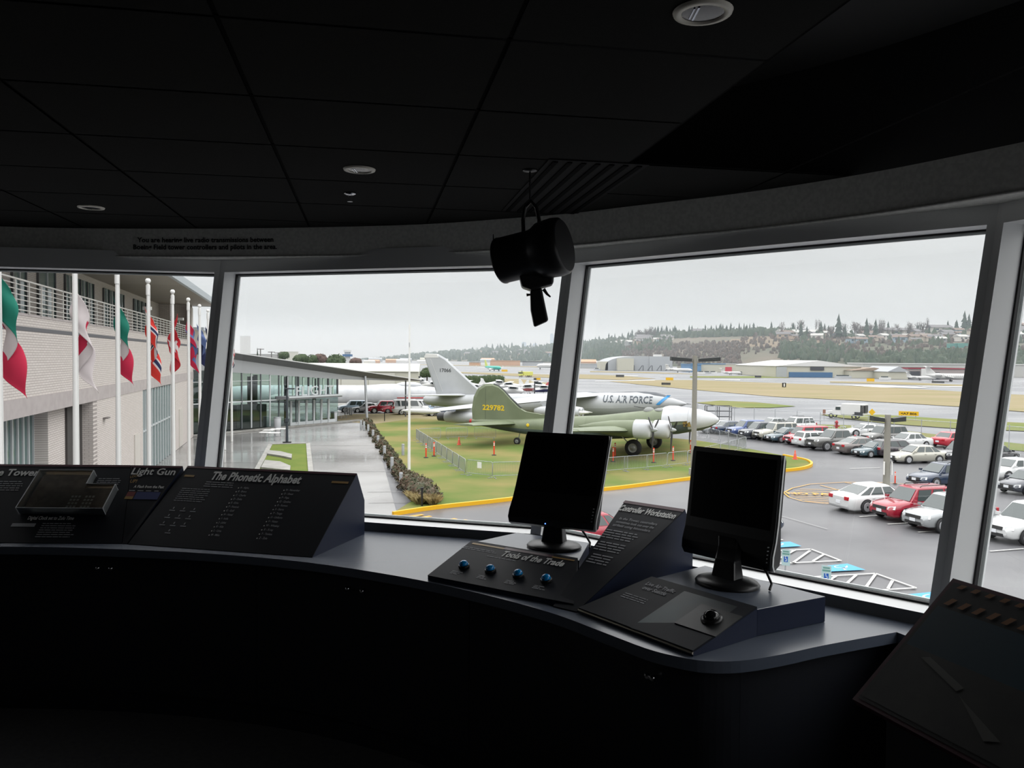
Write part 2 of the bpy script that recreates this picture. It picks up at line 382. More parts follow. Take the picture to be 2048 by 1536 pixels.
m=MB(); m.cyl((-.009,0,-.01),(-.006,0,-.034),.0015,n=6,m=CHROME); m.cyl((.009,0,-.01),(.006,0,-.034),.0015,n=6,m=CHROME); m.cyl((0,0,-.034),(0,0,-.037),.012,n=12,m=CHROME); m.build('deflector',t)
# ---- floor and walls
m=MB(); m.prism([(V[0].x-.1,-3.1)]+[(V[i].x,V[i].y) for i in range(7)]+[(V[6].x+.6,-3.1)],-.1,0,mat('carpet_dark',(.04,.04,.042),.95,nz=(40,(.03,.03,.033),3))); m.build('floor',kind='structure',label='dark carpet floor')
def wallseg(name,a,b,z0=0,z1=2.35,mm=WALLM):
    a=Vector(a);b=Vector(b); d=(b-a).normalized(); n=Vector((-d.y,d.x))*.1
    m=MB(); m.prism([a,b,b+n,a+n],z0,z1,mm); return m.build(name,kind='structure',label='tower room '+name.replace('_',' '))
c0=corner(0,HS); c6=corner(6,HS)
wallseg('wall_left',(c0.x,c0.y+.3),(c0.x-.1,-3),mm=DARKW); wallseg('wall_back',(c0.x-.2,-3),(c6.x+.9,-3),mm=DARKW); wallseg('wall_right',(c6.x+.55,-3),(c6.x+.2,c6.y+.1),mm=DARKW)
for i in range(6):
    a=corner(i,HS); b=corner(i+1,HS); n=nv(AN[i])
    m=MB(); m.extr([a+n*.004-Vector((0,0,HS)),b+n*.004-Vector((0,0,HS)),b+n*.004-Vector((0,0,.08)),a+n*.004-Vector((0,0,.08))],n*.1,DARKW)
    m.build('wall_front',kind='structure',label='low wall under a tower window')
# ---- counter
LAM=bpy.data.materials.new('counter_laminate'); LAM.use_nodes=True; b=LAM.node_tree.nodes['Principled BSDF']
b.inputs['Base Color'].default_value=(.10,.12,.16,1); b.inputs['Roughness'].default_value=.27; b.inputs['IOR'].default_value=1.6; b.inputs['Specular IOR Level'].default_value=.9
EDGE=smooth([(-4.85,3.0),(-4.3,3.25),(-3.3,3.50),(-2.278,3.543),(-1.821,3.522),(-1.352,3.457),(-.882,3.327),(-.433,3.111),(-.11,2.893),(.135,2.682),(.285,2.502),(.403,2.356),(.48,2.294),(.559,2.258),(.661,2.262),(.792,2.312),(.954,2.394),(1.23,2.516)],4)
CT=.76
back=[corner(i,HS) for i in (0,1,2,3)]
seam=VM.lerp(VR,.93); seam=Vector((seam.x,seam.y,0))-nv(AN[3])*.004
def inn(p): return p
poly=[(p.x,p.y) for p in EDGE]+[(seam.x,seam.y)]+[(p.x,p.y) for p in [V[3]-nv((AN[2]+AN[3])/2)*.006,V[2]-nv((AN[1]+AN[2])/2)*.006,V[1]-nv((AN[0]+AN[1])/2)*.006,V[0]]]
ct=thing('counter','long curved blue-grey laminate counter running under the tower windows','counter',(0,0,0))
def cap_prism(pts,z0,z1,mm,name,par):
    import bmesh
    bm=bmesh.new(); vs=[bm.verts.new((p[0],p[1],z1)) for p in pts]; f=bm.faces.new(vs)
    if f.normal.z<0: f.normal_flip()
    bm.faces.ensure_lookup_table()
    bmesh.ops.triangulate(bm,faces=[f]); r=bmesh.ops.extrude_face_region(bm,geom=bm.faces[:])
    for g in r['geom']:
        if isinstance(g,bmesh.types.BMVert): g.co.z=z0
    bmesh.ops.recalc_face_normals(bm,faces=bm.faces[:])
    me=bpy.data.meshes.new(name); bm.to_mesh(me); bm.free(); me.materials.append(mm)
    o=bpy.data.objects.new(name,me); COL.objects.link(o); o.parent=par; return o
cap_prism(poly,CT-.035,CT,LAM,'worktop',ct)
p2=[(1.23,2.516),(1.262,2.44),(1.30,2.2),(1.38,1.8),(1.45,1.2),(V[5].x-.02,1.2),(V[5].x-.01,V[5].y),(VR.x-.01,VR.y-.01),(seam.x,seam.y)]
cap_prism([(x,y) for x,y in p2],CT-.035,CT-.0005,LAM,'worktop_end',ct)
# base cabinets under the counter following its edge
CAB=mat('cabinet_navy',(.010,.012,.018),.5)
def offs(i,d):
    q=EDGE[min(i+1,len(EDGE)-1)]-EDGE[max(i-1,0)]; n=Vector((-q.y,q.x)).normalized(); return EDGE[i]+n*d
kn=[]
spans=[(1,10),(10,22),(22,31),(31,57),(57,len(EDGE)-1)]
labs=['at the left edge','below the clock case','between phonetic alphabet board and button board','below the live air traffic board','at the right end beside the photo panel']
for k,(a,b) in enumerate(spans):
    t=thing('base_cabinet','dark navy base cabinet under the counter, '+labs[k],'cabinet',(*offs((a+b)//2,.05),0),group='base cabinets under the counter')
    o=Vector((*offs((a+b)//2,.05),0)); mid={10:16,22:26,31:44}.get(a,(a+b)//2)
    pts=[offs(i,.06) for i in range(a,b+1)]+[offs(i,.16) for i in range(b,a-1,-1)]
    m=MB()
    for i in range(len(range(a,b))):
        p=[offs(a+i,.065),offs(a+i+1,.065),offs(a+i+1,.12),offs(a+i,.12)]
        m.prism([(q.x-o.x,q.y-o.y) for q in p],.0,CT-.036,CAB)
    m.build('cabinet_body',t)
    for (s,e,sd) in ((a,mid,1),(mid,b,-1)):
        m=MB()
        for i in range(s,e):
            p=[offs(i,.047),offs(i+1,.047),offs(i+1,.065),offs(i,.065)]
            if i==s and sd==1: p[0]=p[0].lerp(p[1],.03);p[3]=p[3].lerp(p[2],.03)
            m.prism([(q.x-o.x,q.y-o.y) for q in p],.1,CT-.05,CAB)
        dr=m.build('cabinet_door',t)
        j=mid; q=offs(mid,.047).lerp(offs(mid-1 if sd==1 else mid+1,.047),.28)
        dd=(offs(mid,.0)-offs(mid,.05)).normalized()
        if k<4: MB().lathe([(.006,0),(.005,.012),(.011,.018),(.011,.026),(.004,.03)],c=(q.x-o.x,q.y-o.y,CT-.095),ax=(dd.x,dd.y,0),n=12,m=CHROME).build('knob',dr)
# ================================================================= exhibit boards
NAVY=mat('board_navy_side',(.010,.017,.045),.5,spec=.25); FACE=mat('board_face',(.008,.010,.016),.6,spec=.2)
INK=mat('board_lettering',(.95,.95,.93),.7); INK2=mat('board_small_print',(.42,.43,.46),.7)
MAROON=mat('board_maroon',(.10,.018,.035),.45); OCHRE=mat('board_ochre_bar',(.45,.27,.07),.5)
def wedge(name,label,A,B,bk,h,ch,par=None,cat='display board'):
    """A left-front, B right-front on the counter; bk: (left,right) depth vectors; h top height; ch: (height, extra depth) of the chamfered back"""
    A=Vector(A);B=Vector(B); o=(A+B)/2
    t=thing(name,label,cat,o)
    L=[A,A+bk[0]+Vector((0,0,h)),A+bk[0]*ch[1]+Vector((0,0,ch[0])),A+bk[0]*ch[1]]
    Rr=[B,B+bk[1]+Vector((0,0,h)),B+bk[1]*ch[1]+Vector((0,0,ch[0])),B+bk[1]*ch[1]]
    L=[v-o for v in L];Rr=[v-o for v in Rr]; up=Vector((0,0,.012)); L[0]=L[0];
    m=MB(); m.add(L+Rr,[(0,1,2,3),(7,6,5,4),(1,5,6,2),(2,6,7,3),(0,3,7,4),(0,4,5,1)],NAVY)
    m.build('board_body',t)
    # thin graphic face laid on the slope
    nn=(Rr[0]-L[0]).cross(L[1]-L[0]).normalized()*.003
    m=MB(); m.extr([L[0]+nn*.2,Rr[0]+nn*.2,Rr[1]+nn*.2,L[1]+nn*.2],nn,FACE); m.build('graphic_panel',t)
    M=frame(L[1]+nn*1.6,Rr[1]-L[1],L[1]-L[0]); return t,M,(Rr[1]-L[1]).length,(L[1]-L[0]).length
def lines(m,M,x,y,w,n,dy,h,mm,jag=.15,sl=0):
    for i in range(n):
        ww=w*(1-jag*RND.random()); xx=x; 
        while xx<x+ww-.004:
            k=min(RND.uniform(.008,.026)*(h/.003),x+ww-xx); m.poly([M@Vector(q) for q in ((xx+sl*i,y-i*dy,0),(xx+k+sl*i,y-i*dy,0),(xx+k+sl*i,y-i*dy+h,0),(xx+sl*i,y-i*dy+h,0))],mm); xx+=k+h*.8
def rect(m,M,x0,y0,x1,y1,mm,z=0): m.poly([M@Vector(q) for q in ((x0,y0,z),(x1,y0,z),(x1,y1,z),(x0,y1,z))],mm)
bk=Vector((.115,.388,0)).normalized()*.405
NATO='Alpha Bravo Charlie Delta Echo Foxtrot Golf Hotel India Juliet Kilo Lima Mike November Oscar Papa Quebec Romeo Sierra Tango Uniform Victor Whiskey X-ray Yankee Zulu'.split()
A=(-1.735,3.606,CT);B=(-.847,3.395,CT)
t,M,w,hh=wedge('display_board','slanted black board titled The Phonetic Alphabet, with navy sides',A,B,(bk,bk),.303,(.165,1.19))
m=MB(); rect(m,M,0,-.014,w,0,MAROON); rect(m,M,.02,-.075,.075,-.062,OCHRE); rect(m,M,w-.105,-.07,w-.02,-.057,OCHRE); m.build('title_band',t,label='maroon band and ochre bars')
m=MB(); m.text('The Phonetic Alphabet',.075,M@Matrix.Translation((.17,-.085,.001)),INK,sx=.62,off=.035,al='L',width=.48); m.build('title_lettering',t)
m=MB(); lines(m,M,.16,-.105,.16,3,.014,.005,INK2); lines(m,M,.055,-.155,.17,7,.013,.004,INK2)
for i,s in enumerate(NATO):
    c,r=divmod(i,13); x=.36+c*.24; y=-.135-r*.0245
    rect(m,M,x-.012,y,x-.007,y+.006,INK); m.text(s[0]+' - '+s,.017,M@Matrix.Translation((x,y,.001)),INK2,sx=.7,off=.01,al='L')
for i in range(4):
    for j in range(3): 
        if i==3 and j!=1: continue
        x=.08+j*.055;y=-.285-i*.045; rect(m,M,x,y,x+.006,y+.012,INK2); rect(m,M,x-.012,y-.012,x+.018,y-.007,INK2)
m.build('small_print',t)
bk2=Vector((.03,.388,0)).normalized()*.405
t,M,w,hh=wedge('display_board','slanted black board titled Light Gun beside the clock board',(-1.765,3.613,CT),(-1.742,3.609,CT),(Vector((-.14,.387,0)),Vector((.10,.375,0))),.303,(.165,1.1))
m=MB(); rect(m,M,0,-.014,w,0,MAROON); m.build('title_band',t,label='maroon strip along the top')
m=MB(); m.text('Light Gun',.062,M@Matrix.Translation((.02,-.062,.001)),INK,sx=.8,off=.02,al='L',width=.225); m.build('title_lettering',t)
m=MB(); m.text('LOOK',.022,M@Matrix.Translation((.03,-.088,.001))@Matrix.Rotation(.3,4,'Z'),OCHRE,al='L'); m.text('UP!',.032,M@Matrix.Translation((.04,-.118,.001)),OCHRE,al='L')
m.text('A Flash from the Past',.024,M@Matrix.Translation((.075,-.15,.001)),INK,sx=.7,al='L',width=.15)
rect(m,M,.058,-.222,.098,-.205,OCHRE); rect(m,M,.058,-.205,.098,-.175,mat('print_red',(.25,.03,.03),.5)); rect(m,M,.102,-.222,.222,-.175,mat('print_blue',(.03,.05,.2),.5))
for k in range(4): lines(m,M,.06+k*.042,-.170,.03,1,.01,.005,INK2)
m.build('small_print',t)
t,M,w,hh=wedge('display_board','long slanted black board titled the Tower, at the left edge',(-3.3,3.605,CT),(-1.768,3.613,CT),(Vector((-.14,.387,0)),Vector((-.14,.387,0))),.303,(.165,1.1))
m=MB(); rect(m,M,0,-.014,w,0,MAROON); m.build('title_band',t,label='maroon strip along the top')
m=MB(); m.text('the Tower',.062,M@Matrix.Translation((w-.43,-.078,.001)),INK,sx=.8,off=.03,al='R',width=.25); m.build('title_lettering',t)
m=MB(); lines(m,M,w-.62,-.12,.15,5,.014,.005,INK2); lines(m,M,w-.125,-.095,.115,5,.012,.004,INK2,.05)
m.text('Digital Clock set to Zulu Time',.03,M@Matrix.Translation((w-.245,-.358,.001)),INK,sx=.7,width=.215)
rect(m,M,w-.41,-.40,w-.30,-.38,INK2); lines(m,M,w-.27,-.382,.19,7,.013,.004,INK2,.3)
m.build('small_print',t)
# clear acrylic case with a digital clock, resting on that board
ACR=glassmat('acrylic',(.93,.94,.94),.0,.35); t2=thing('clock_display_case','clear acrylic case over an old digital clock with keypad on the board','display case',t.location)
EDG=mat('acrylic_edge',(.62,.64,.66),.3)
x0,x1,x2=w-.405,w-.14,w-.0; y0,y1,y2=-.325,-.08,-.17; H=.045
T3=lambda q:M@Vector(q)
m=MB(); m.extr([T3(q) for q in ((x0+.02,y0+.012,.003),(x2-.01,y0+.012,.003),(x2-.01,y2-.008,.003),(x1-.01,y2-.008,.003),(x1-.01,y1-.012,.003),(x0+.02,y1-.012,.003))],(M.to_3x3()@Vector((0,0,.02))),mat('clock_brown',(.09,.055,.03),.5,nz=(30,(.14,.09,.05),3))); m.build('clock_body',t2)
m=MB()
for i in range(7):
    for j in range(4):
        if i<3 or i>3:
            xx=x1-.05+i*.0165; yy=y0+.022+j*.021
            if xx<x2-.025: rect(m,M,xx,yy,xx+.011,yy+.012,mat('key_cap',(.50,.45,.36),.5),.0245)
m.build('keypad',t2,label='cream keypad buttons')
m=MB(); rim=[(x0,y0),(x2,y0),(x2,y2),(x1,y2),(x1,y1),(x0,y1)]
for i in range(6):
    a,b=rim[i],rim[(i+1)%6]
    m.extr([T3((*a,.001)),T3((*b,.001)),T3((*b,H)),T3((*a,H))],M.to_3x3()@Vector((0,0,.0)) if 0 else (M.to_3x3()@Vector(((b[1]-a[1]),-(b[0]-a[0]),0)).normalized()*-.003),ACR)
m.poly([T3((*a,H)) for a in rim],ACR); m.build('acrylic_cover',t2)
m=MB()
for i in range(6):
    a,b=rim[i],rim[(i+1)%6]; m.cyl(T3((*a,H)),T3((*b,H)),.0018,n=6,m=EDG); m.cyl(T3((*a,.001)),T3((*a,H)),.0022,n=6,m=EDG)
m.build('acrylic_edges',t2,label='bright polished edges')
# ---- bay 1: platform + Tools of the Trade
PT=.845
def platform(name,label,pts):
    t=thing(name,label,'platform',(sum(p[0] for p in pts)/len(pts),sum(p[1] for p in pts)/len(pts),CT)); o=t.location
    m=MB(); m.prism([(p[0]-o.x,p[1]-o.y) for p in pts],0.0005,PT-CT,NAVY,LAM); m.build('plinth',t,bevel=.002); return t
FL1,FR1,BL1,BR1=Vector((-.162,3.333)),Vector((.263,3.049)),Vector((.03,3.533)),Vector((.33,3.35))
platform('monitor_platform','left raised platform under the farther monitor',[FL1,FR1,BR1,BL1])
def wedge2(label,FL,FR,TL,TR,z0,name='display_board'):
    """low sloping board: front edge FL-FR at z0, back edge TL-TR level with platform"""
    P4=[Vector((*FL,z0)),Vector((*FR,z0)),Vector((*TR,PT+.003)),Vector((*TL,PT+.003))]; o=Vector(((P4[0].x+P4[1].x)/2,(P4[0].y+P4[1].y)/2,CT))
    t=thing(name,label,'display board',o); P4=[p-o for p in P4]
    Bt=[Vector((p.x,p.y,.0005)) for p in P4]
    m=MB(); m.add(P4+Bt,[(0,1,2,3),(4,7,6,5),(0,4,5,1),(1,5,6,2),(2,6,7,3),(3,7,4,0)],NAVY); m.build('board_body',t)
    nn=(P4[1]-P4[0]).cross(P4[3]-P4[0]).normalized()
    m=MB(); m.extr([p+nn*.0005 for p in P4],nn*.006,FACE); m.build('graphic_panel',t)
    M=frame(P4[3]+nn*.0075,P4[2]-P4[3],P4[3]-P4[0]); return t,M,(P4[2]-P4[3]).length,nn,P4
t,M,w,nn,P4=wedge2('sloping black board titled Tools of the Trade with four blue buttons',(-.319,3.067),(.218,2.722),FL1,FR1-Vector((.004,-.003)),.772)
m=MB(); rect(m,M,.02,-.030,.18,-.018,OCHRE); rect(m,M,.18,-.030,w-.1,-.012,MAROON); rect(m,M,w-.1,-.03,w,-.02,OCHRE); m.build('title_band',t,label='ochre and maroon band')
m=MB(); m.text('Tools of the Trade',.062,M@Matrix.Translation((.20,-.085,.001)),INK,sx=.7,off=.035,al='L',width=.285); m.build('title_lettering',t)
Bb=mat('button_blue',(.0,.30,.80),.15,spec=.8); 
m=MB(); lines(m,M,.0,-.062,.18,2,.012,.004,INK2); lines(m,M,.15,-.105,.15,1,.012,.004,INK2)
sm=m
for k,p in enumerate([(-.183,3.093),(-.078,3.029),(.028,2.962),(.130,2.897)]):
    q=Vector((p[0],p[1],0)); # drop on the board
    lx=(M.inverted()@(Vector((p[0],p[1],.82))-t.location)); ctr=M@Vector((lx.x,lx.y,0))
    b=thing('push_button',['leftmost blue push button on the sloping board','second blue push button from the left on the sloping board','third blue push button from the left on the sloping board','rightmost blue push button on the sloping board'][k],'button',t.location+ctr,group='blue push buttons')
    MB().lathe([(.022,0),(.022,.007),(.020,.010),(.017,.010)],ax=nn,n=20,m=BLACK).build('button_collar',b)
    MB().lathe([(.0175,.008),(.0175,.013),(.014,.021),(.008,.0245),(.002,.0255)],ax=nn,n=20,m=Bb).build('button_cap',b)
    lines(sm,M,lx.x-.025,lx.y-.045,.055,3,.009,.0035,INK2,.5)
sm.build('small_print',t)
# ---- divider: Controller Workstation
A=Vector((.150,2.742,CT));B=Vector((.226,2.684,CT)); TL=Vector((.474,3.296,1.03));TR=Vector((.682,3.11,1.03)); o=(A+B)/2
t=thing('display_board','tall slanted black board titled Controller Workstation between the two monitors','display board',o)
L=[A,TL,Vector((.505,3.335,.93)),Vector((.505,3.335,CT+.0005))]; Rr=[B,TR,Vector((.722,3.148,.93)),Vector((.722,3.148,CT+.0005))]
L=[v-o for v in L];Rr=[v-o for v in Rr]
MB().add(L+Rr,[(0,1,2,3),(7,6,5,4),(1,5,6,2),(2,6,7,3),(0,3,7,4),(0,4,5,1)],NAVY).build('board_body',t)
nn=(Rr[0]-L[0]).cross(L[1]-L[0]).normalized(); MB().extr([L[0]+nn*.0005,Rr[0]+nn*.0005,Rr[1]+nn*.0005,L[1]+nn*.0005],nn*.004,FACE).build('graphic_panel',t)
M=frame(L[1]+nn*.0058,Rr[1]-L[1],L[1]-L[0]); w=(Rr[1]-L[1]).length
m=MB(); rect(m,M,.0,-.02,w,0,MAROON); m.build('title_band',t,label='maroon strip along the top')
m=MB(); m.text('Controller Workstation',.055,M@Matrix.Translation((w/2,-.075,.001)),INK,sx=.6,off=.035,width=w*.93); m.build('title_lettering',t)
m=MB()
for k,s in enumerate(('In the Tower, controllers','sometimes look out over the','airfield using binoculars.')): m.text(s,.022,M@Matrix.Translation((w/2,-.135-.024*k,.001)),INK2,sx=.7,off=.01,width=w*.62)
lines(m,M,.045,-.215,w*.55,4,.016,.006,INK2); lines(m,M,.068,-.295,w*.46,4,.016,.006,INK2); lines(m,M,.088,-.375,w*.36,4,.016,.006,INK2); m.build('small_print',t)
# ---- bay 2
FR2,BR2,BL2,FL2=Vector((.768,2.463)),Vector((1.037,2.607)),Vector((.733,2.99)),Vector((.50,2.80))
platform('monitor_platform','right raised platform under the nearer monitor',[FL2,FR2,BR2,BL2])
t,M,w,nn,P4=wedge2('sloping dark board about live air traffic with a trackball',(.232,2.682),(.531,2.290),FL2,FR2,.772)
m=MB(); TEAL=mat('print_teal',(.014,.045,.055),.5,nz=(5,(.008,.014,.018),2)); rect(m,M,.17,-.30,w-.05,-.03,TEAL); m.build('map_print',t,label='dim teal map print')
m=MB(); m.text('Live Air Traffic',.030,M@Matrix.Translation((.02,-.06,.001)),INK2,sx=.7,off=.02,al='L'); m.text('over Seattle',.030,M@Matrix.Translation((.03,-.088,.001)),INK2,sx=.7,off=.02,al='L')
lines(m,M,.0,-.14,.12,3,.012,.004,INK2); m.build('title_lettering',t)
m=MB(); m.cyl(P4[0]+Vector((0,0,-.002)),P4[1]+Vector((0,0,-.002)),.0045,n=8,m=mat('brass_edge',(.45,.40,.32),.35,.6)); m.build('metal_edge',t,label='thin metal front edge')
tb=thing('trackball','glossy black trackball in a square plate on the traffic board','trackball',t.location+M@Vector((w-.07,-.135,0)))
R3=M.to_3x3(); x=R3@Vector((1,0,0));y=R3@Vector((0,1,0))
m=MB(); m.extr([x*-.085+y*-.075,x*.07+y*-.075,x*.07+y*.06,x*-.085+y*.06],nn*.003,mat('plate_grey',(.014,.015,.016),.45)); m.build('mounting_plate',tb)
m=MB(); m.lathe([(.034,.003),(.033,.009),(.028,.011)],ax=nn,n=28,m=BLACK); m.build('bezel',tb)
m=MB(); m.lathe([(.026,.008),(.025,.016),(.019,.025),(.010,.031),(.001,.033)],ax=nn,n=28,m=mat('ball_gloss',(.01,.01,.01),.05)); m.build('ball',tb)
# ---- monitors
def monitor(label,bc,yaw,tilt,pc,W_=.375,H_=.40):
    t=thing('computer_monitor',label,'monitor',(*bc,PT)); o=Vector((*bc,PT))
    d=Vector((math.cos(yaw),-math.sin(yaw),0)); n=Vector((math.sin(yaw),math.cos(yaw),0)); up=Vector((0,0,1))*math.cos(tilt)+n*math.sin(tilt); nn=-(d.cross(up)).normalized()
    nn=up.cross(d).normalized()*1.0  # points away from viewer
    if nn.dot(n)<0: nn=-nn
    c=Vector(pc)-o
    # base disc
    m=MB(); rg=[]
    for r,h in ((.112,0),(.115,.006),(.108,.014),(.075,.022),(.04,.028)):
        rg.append([d*math.cos(2*PI*i/36)*r+n*math.sin(2*PI*i/36)*r*.86+Vector((0,0,h)) for i in range(36)])
    m.loft(rg,BLACK); m.build('monitor_base',t)
    m=MB(); top=c+up*.10+nn*.02; 
    def rr(p,a,b): return [p+d*a+n*b,p+d*-a+n*b,p+d*-a-n*b,p+d*a-n*b]
    m.loft([rr(Vector((0,0,.02)),.048,.03),rr(Vector((0,0,.06))+top*.15,.040,.022),rr(top.lerp(Vector((0,0,.02)),.3),.038,.02),rr(top,.042,.02)],BLACK,sm=False); m.build('neck',t,bevel=.006)
    # housing with curved chin: profile along up
    prof=[(0,.028,.0),(.02,.05,-.012),(.05,.054,-.014),(.10,.045,-.004),(.16,.036,0),(H_-.02,.034,0),(H_,.030,0)]
    m=MB(); rg=[]
    for h,th,f in prof:
        q=c+up*h; a=W_/2-(.004 if h in(0,H_) else 0); rg.append([q-d*a+nn*f,q+d*a+nn*f,q+d*a+nn*(th),q-d*a+nn*(th)])
    m.loft(rg,BLACK,sm=False); m.build('housing',t,bevel=.003)
    SC=mat('screen_off',(.006,.006,.007),.12)
    m=MB(); m.extr([c-d*(W_/2-.018)+up*.095,c+d*(W_/2-.018)+up*.095,c+d*(W_/2-.018)+up*(H_-.018),c-d*(W_/2-.018)+up*(H_-.018)],-nn*.0015,SC); m.build('screen',t)
    m=MB(); SIL=mat('silver_trim',(.85,.87,.85),.35,.3)
    for h0,h1 in zip(prof[:-1],prof[1:]):
        a=c+d*(W_/2+.0005)+up*h0[0]; b=c+d*(W_/2+.0005)+up*h1[0]; m.extr([a+nn*(h0[2]+.008),b+nn*(h1[2]+.008),b+nn*(h1[2]+.016),a+nn*(h0[2]+.016)],d*.004,SIL)
    m.build('silver_side_trim',t,label='silver trim along the side')
    m=MB()
    for k in range(5): q=c+d*(W_/2-.012)+up*(.03+k*.013)-nn*.0135; m.box(q,(.006,.002,.003),mat('button_silver',(.4,.4,.4),.4))
    m.build('control_buttons',t)
    m=MB(); m.ball(c+d*-.02+up*.006-nn*.004,.0028,8,mat('led_blue',(.05,.1,.9),.3,emit=((.1,.25,1),3))); m.build('power_light',t)
    m=MB(); p=Vector((0,0,.05))+n*.03; m.tube([top+nn*.03,top*.6+n*.06+d*.06,Vector((0,0,.05))+n*.07+d*.11,Vector((0,0,.02))+n*.06+d*.135,Vector((0,0,.004))+n*.04+d*.14],.0045,8,BLACK); m.build('cable',t)
    return t
monitor('farther black computer monitor on the left platform',(.178,3.262),.44,.47,(.157,3.19,.948))
monitor('nearer black computer monitor on the right platform',(.750,2.744),.872,.132,(.771,2.855,.896))
# ---- reader rail at right with airport panorama
TLr=Vector((1.166,2.09,1.05)); dx=Vector((.064,-.17,0)).normalized(); pp=Vector((dx.y,-dx.x,0)); dn=pp*.33+Vector((0,0,-.275)); LN=1.1
t=thing('reader_rail','slanted airport photo panel with hazard stripe border at the right edge','display board',(TLr.x,TLr.y,0)); o=t.location
BRW=mat('panel_maroon_edge',(.06,.015,.025),.6); P4=[TLr-o,TLr+dx*LN-o,TLr+dx*LN+dn-o,TLr+dn-o]; nn=(P4[1]-P4[0]).cross(P4[3]-P4[0]).normalized()
if nn.z<0: nn=-nn
m=MB(); m.extr([p-nn*.02 for p in P4],nn*.02,BRW); m.build('panel_board',t)
M=frame(P4[0]+nn*.0015,P4[1]-P4[0],P4[0]-P4[3]); sl=dn.length
m=MB(); rect(m,M,.012,-sl+.01,LN,-.012,mat('panel_black',(.02,.02,.02),.4)); rect(m,M,.02,-.23,LN,-.095,mat('print_sky',(.012,.045,.075),.4,nz=(2,(.02,.04,.05),1)),.0008)
rect(m,M,.02,-sl+.02,LN,-.23,mat('print_airfield',(.008,.009,.009),.5,nz=(12,(.018,.018,.016),4)),.0008)
m.build('photo_print',t,label='airfield photograph')
m=MB(); HZ=mat('hazard_orange',(.21,.09,.03),.6)
for k in range(26):
    x=.03+k*.04; m.poly([M@Vector(q) for q in ((x,-.085,.002),(x+.016,-.085,.002),(x+.028,-.062,.002),(x+.012,-.062,.002))],HZ)
    m.poly([M@Vector(q) for q in ((x,-.028,.002),(x+.016,-.028,.002),(x+.024,-.014,.002),(x+.008,-.014,.002))],HZ)
m.build('hazard_stripes',t,label='orange hazard stripes')
m=MB(); PG=mat('print_pale',(.07,.07,.065),.5); m.poly([M@Vector(q) for q in ((.08,-.25,.002),(.10,-.24,.002),(.22,-.28,.002),(.21,-.295,.002))],PG); m.poly([M@Vector(q) for q in ((.22,-.30,.002),(.24,-.31,.002),(.36,-.36,.002),(.33,-.375,.002))],PG)
lines(m,M,.06,-.34,.10,3,.02,.006,INK2); m.build('print_details',t)
m=MB(); a=TLr-o; e=TLr+dx*LN-o
q1=pp*.06;q2=pp*.30
m.extr([Vector((a.x+q1.x+dx.x*.08,a.y+q1.y+dx.y*.08,0)),Vector((a.x+q2.x+dx.x*.08,a.y+q2.y+dx.y*.08,0)),Vector((a.x+q2.x+dx.x*.08,a.y+q2.y+dx.y*.08,.775)),Vector((a.x+q1.x+dx.x*.08,a.y+q1.y+dx.y*.08,.97))],dx*.9,CAB); m.build('pedestal',t)
# ---- hanging light gun
lgp=Vector((.06,3.002,0)); t=thing('signal_light_gun','black signal light gun hanging from a ceiling rod','light gun',(.06,3.002,CZ))
GB=mat('gun_black',(.014,.014,.015),.38)
k_=3.0/1600
def L2(px,py,dz=0):   # local point in the vertical plane at the rod's distance
    q=AT(px,py,3.002+dz); return q-Vector((.06,3.002,CZ))
MB().lathe([(.001,0),(.027,0),(.027,-.004),(.008,-.008),(.001,-.008)],n=20,m=BLACK).build('ceiling_plate',t)
MB().cyl((0,0,0),L2(1060,402),.0035,n=8,m=GB).build('rod',t)
yk=[L2(1048,490),L2(1046,440),L2(1050,415),L2(1062,402),L2(1073,415),L2(1078,440),L2(1079,500)]
m=MB(); m.tube(yk,[.0075]*7,8,GB); m.build('yoke',t)
a=L2(984,500)*1; a=L2(1000,512,.0); b=L2(1118,492)
c0_=L2(1001,520); c1_=L2(1118,498); ax=(c1_-c0_); ax=Vector((ax.x,-.10,ax.z)); L_=ax.length
m=MB(); cc=c0_+Vector((0,.03,0)); m.lathe([(.060,-.01),(.0865,0),(.088,.006),(.086,.012),(.086,L_*.55),(.090,L_*.62),(.104,L_*.72),(.108,L_*.95),(.104,L_+.012),(.095,L_+.02)],c=cc,ax=ax,n=36,m=GB); m.build('lamp_housing',t)
m=MB(); m.tube([L2(985,500)+Vector((0,.03,0)),L2(987,490)+Vector((0,.03,0)),L2(986,466)+Vector((0,.03,0))],[.006,.004,.0015],6,GB); m.tube([L2(1092,450),L2(1088,444),L2(1087,440)],[.006,.005,.003],6,GB); m.build('sight_tabs',t)
m=MB(); q=[L2(1037,548),L2(1108,540),L2(1106,570),L2(1062,582),L2(1043,575)]; m.extr([v+Vector((0,-.045,0)) for v in q],(0,.09,0),GB); m.build('lower_box',t,bevel=.008)
m=MB(); q=[L2(1060,580),L2(1083,575),L2(1097,642),L2(1068,655),L2(1061,620)]; m.extr([v+Vector((0,-.02,0)) for v in q],(0,.04,0),GB); m.build('pistol_grip',t,bevel=.008)
m=MB(); m.tube([L2(1087,578),L2(1094,588),L2(1101,594)],[.007,.005,.003],8,GB); m.tube([L2(1078,586),L2(1084,585)],.004,6,GB); m.tube([L2(1053,590),L2(1062,589)],[.006,.003],6,GB); m.build('trigger',t)
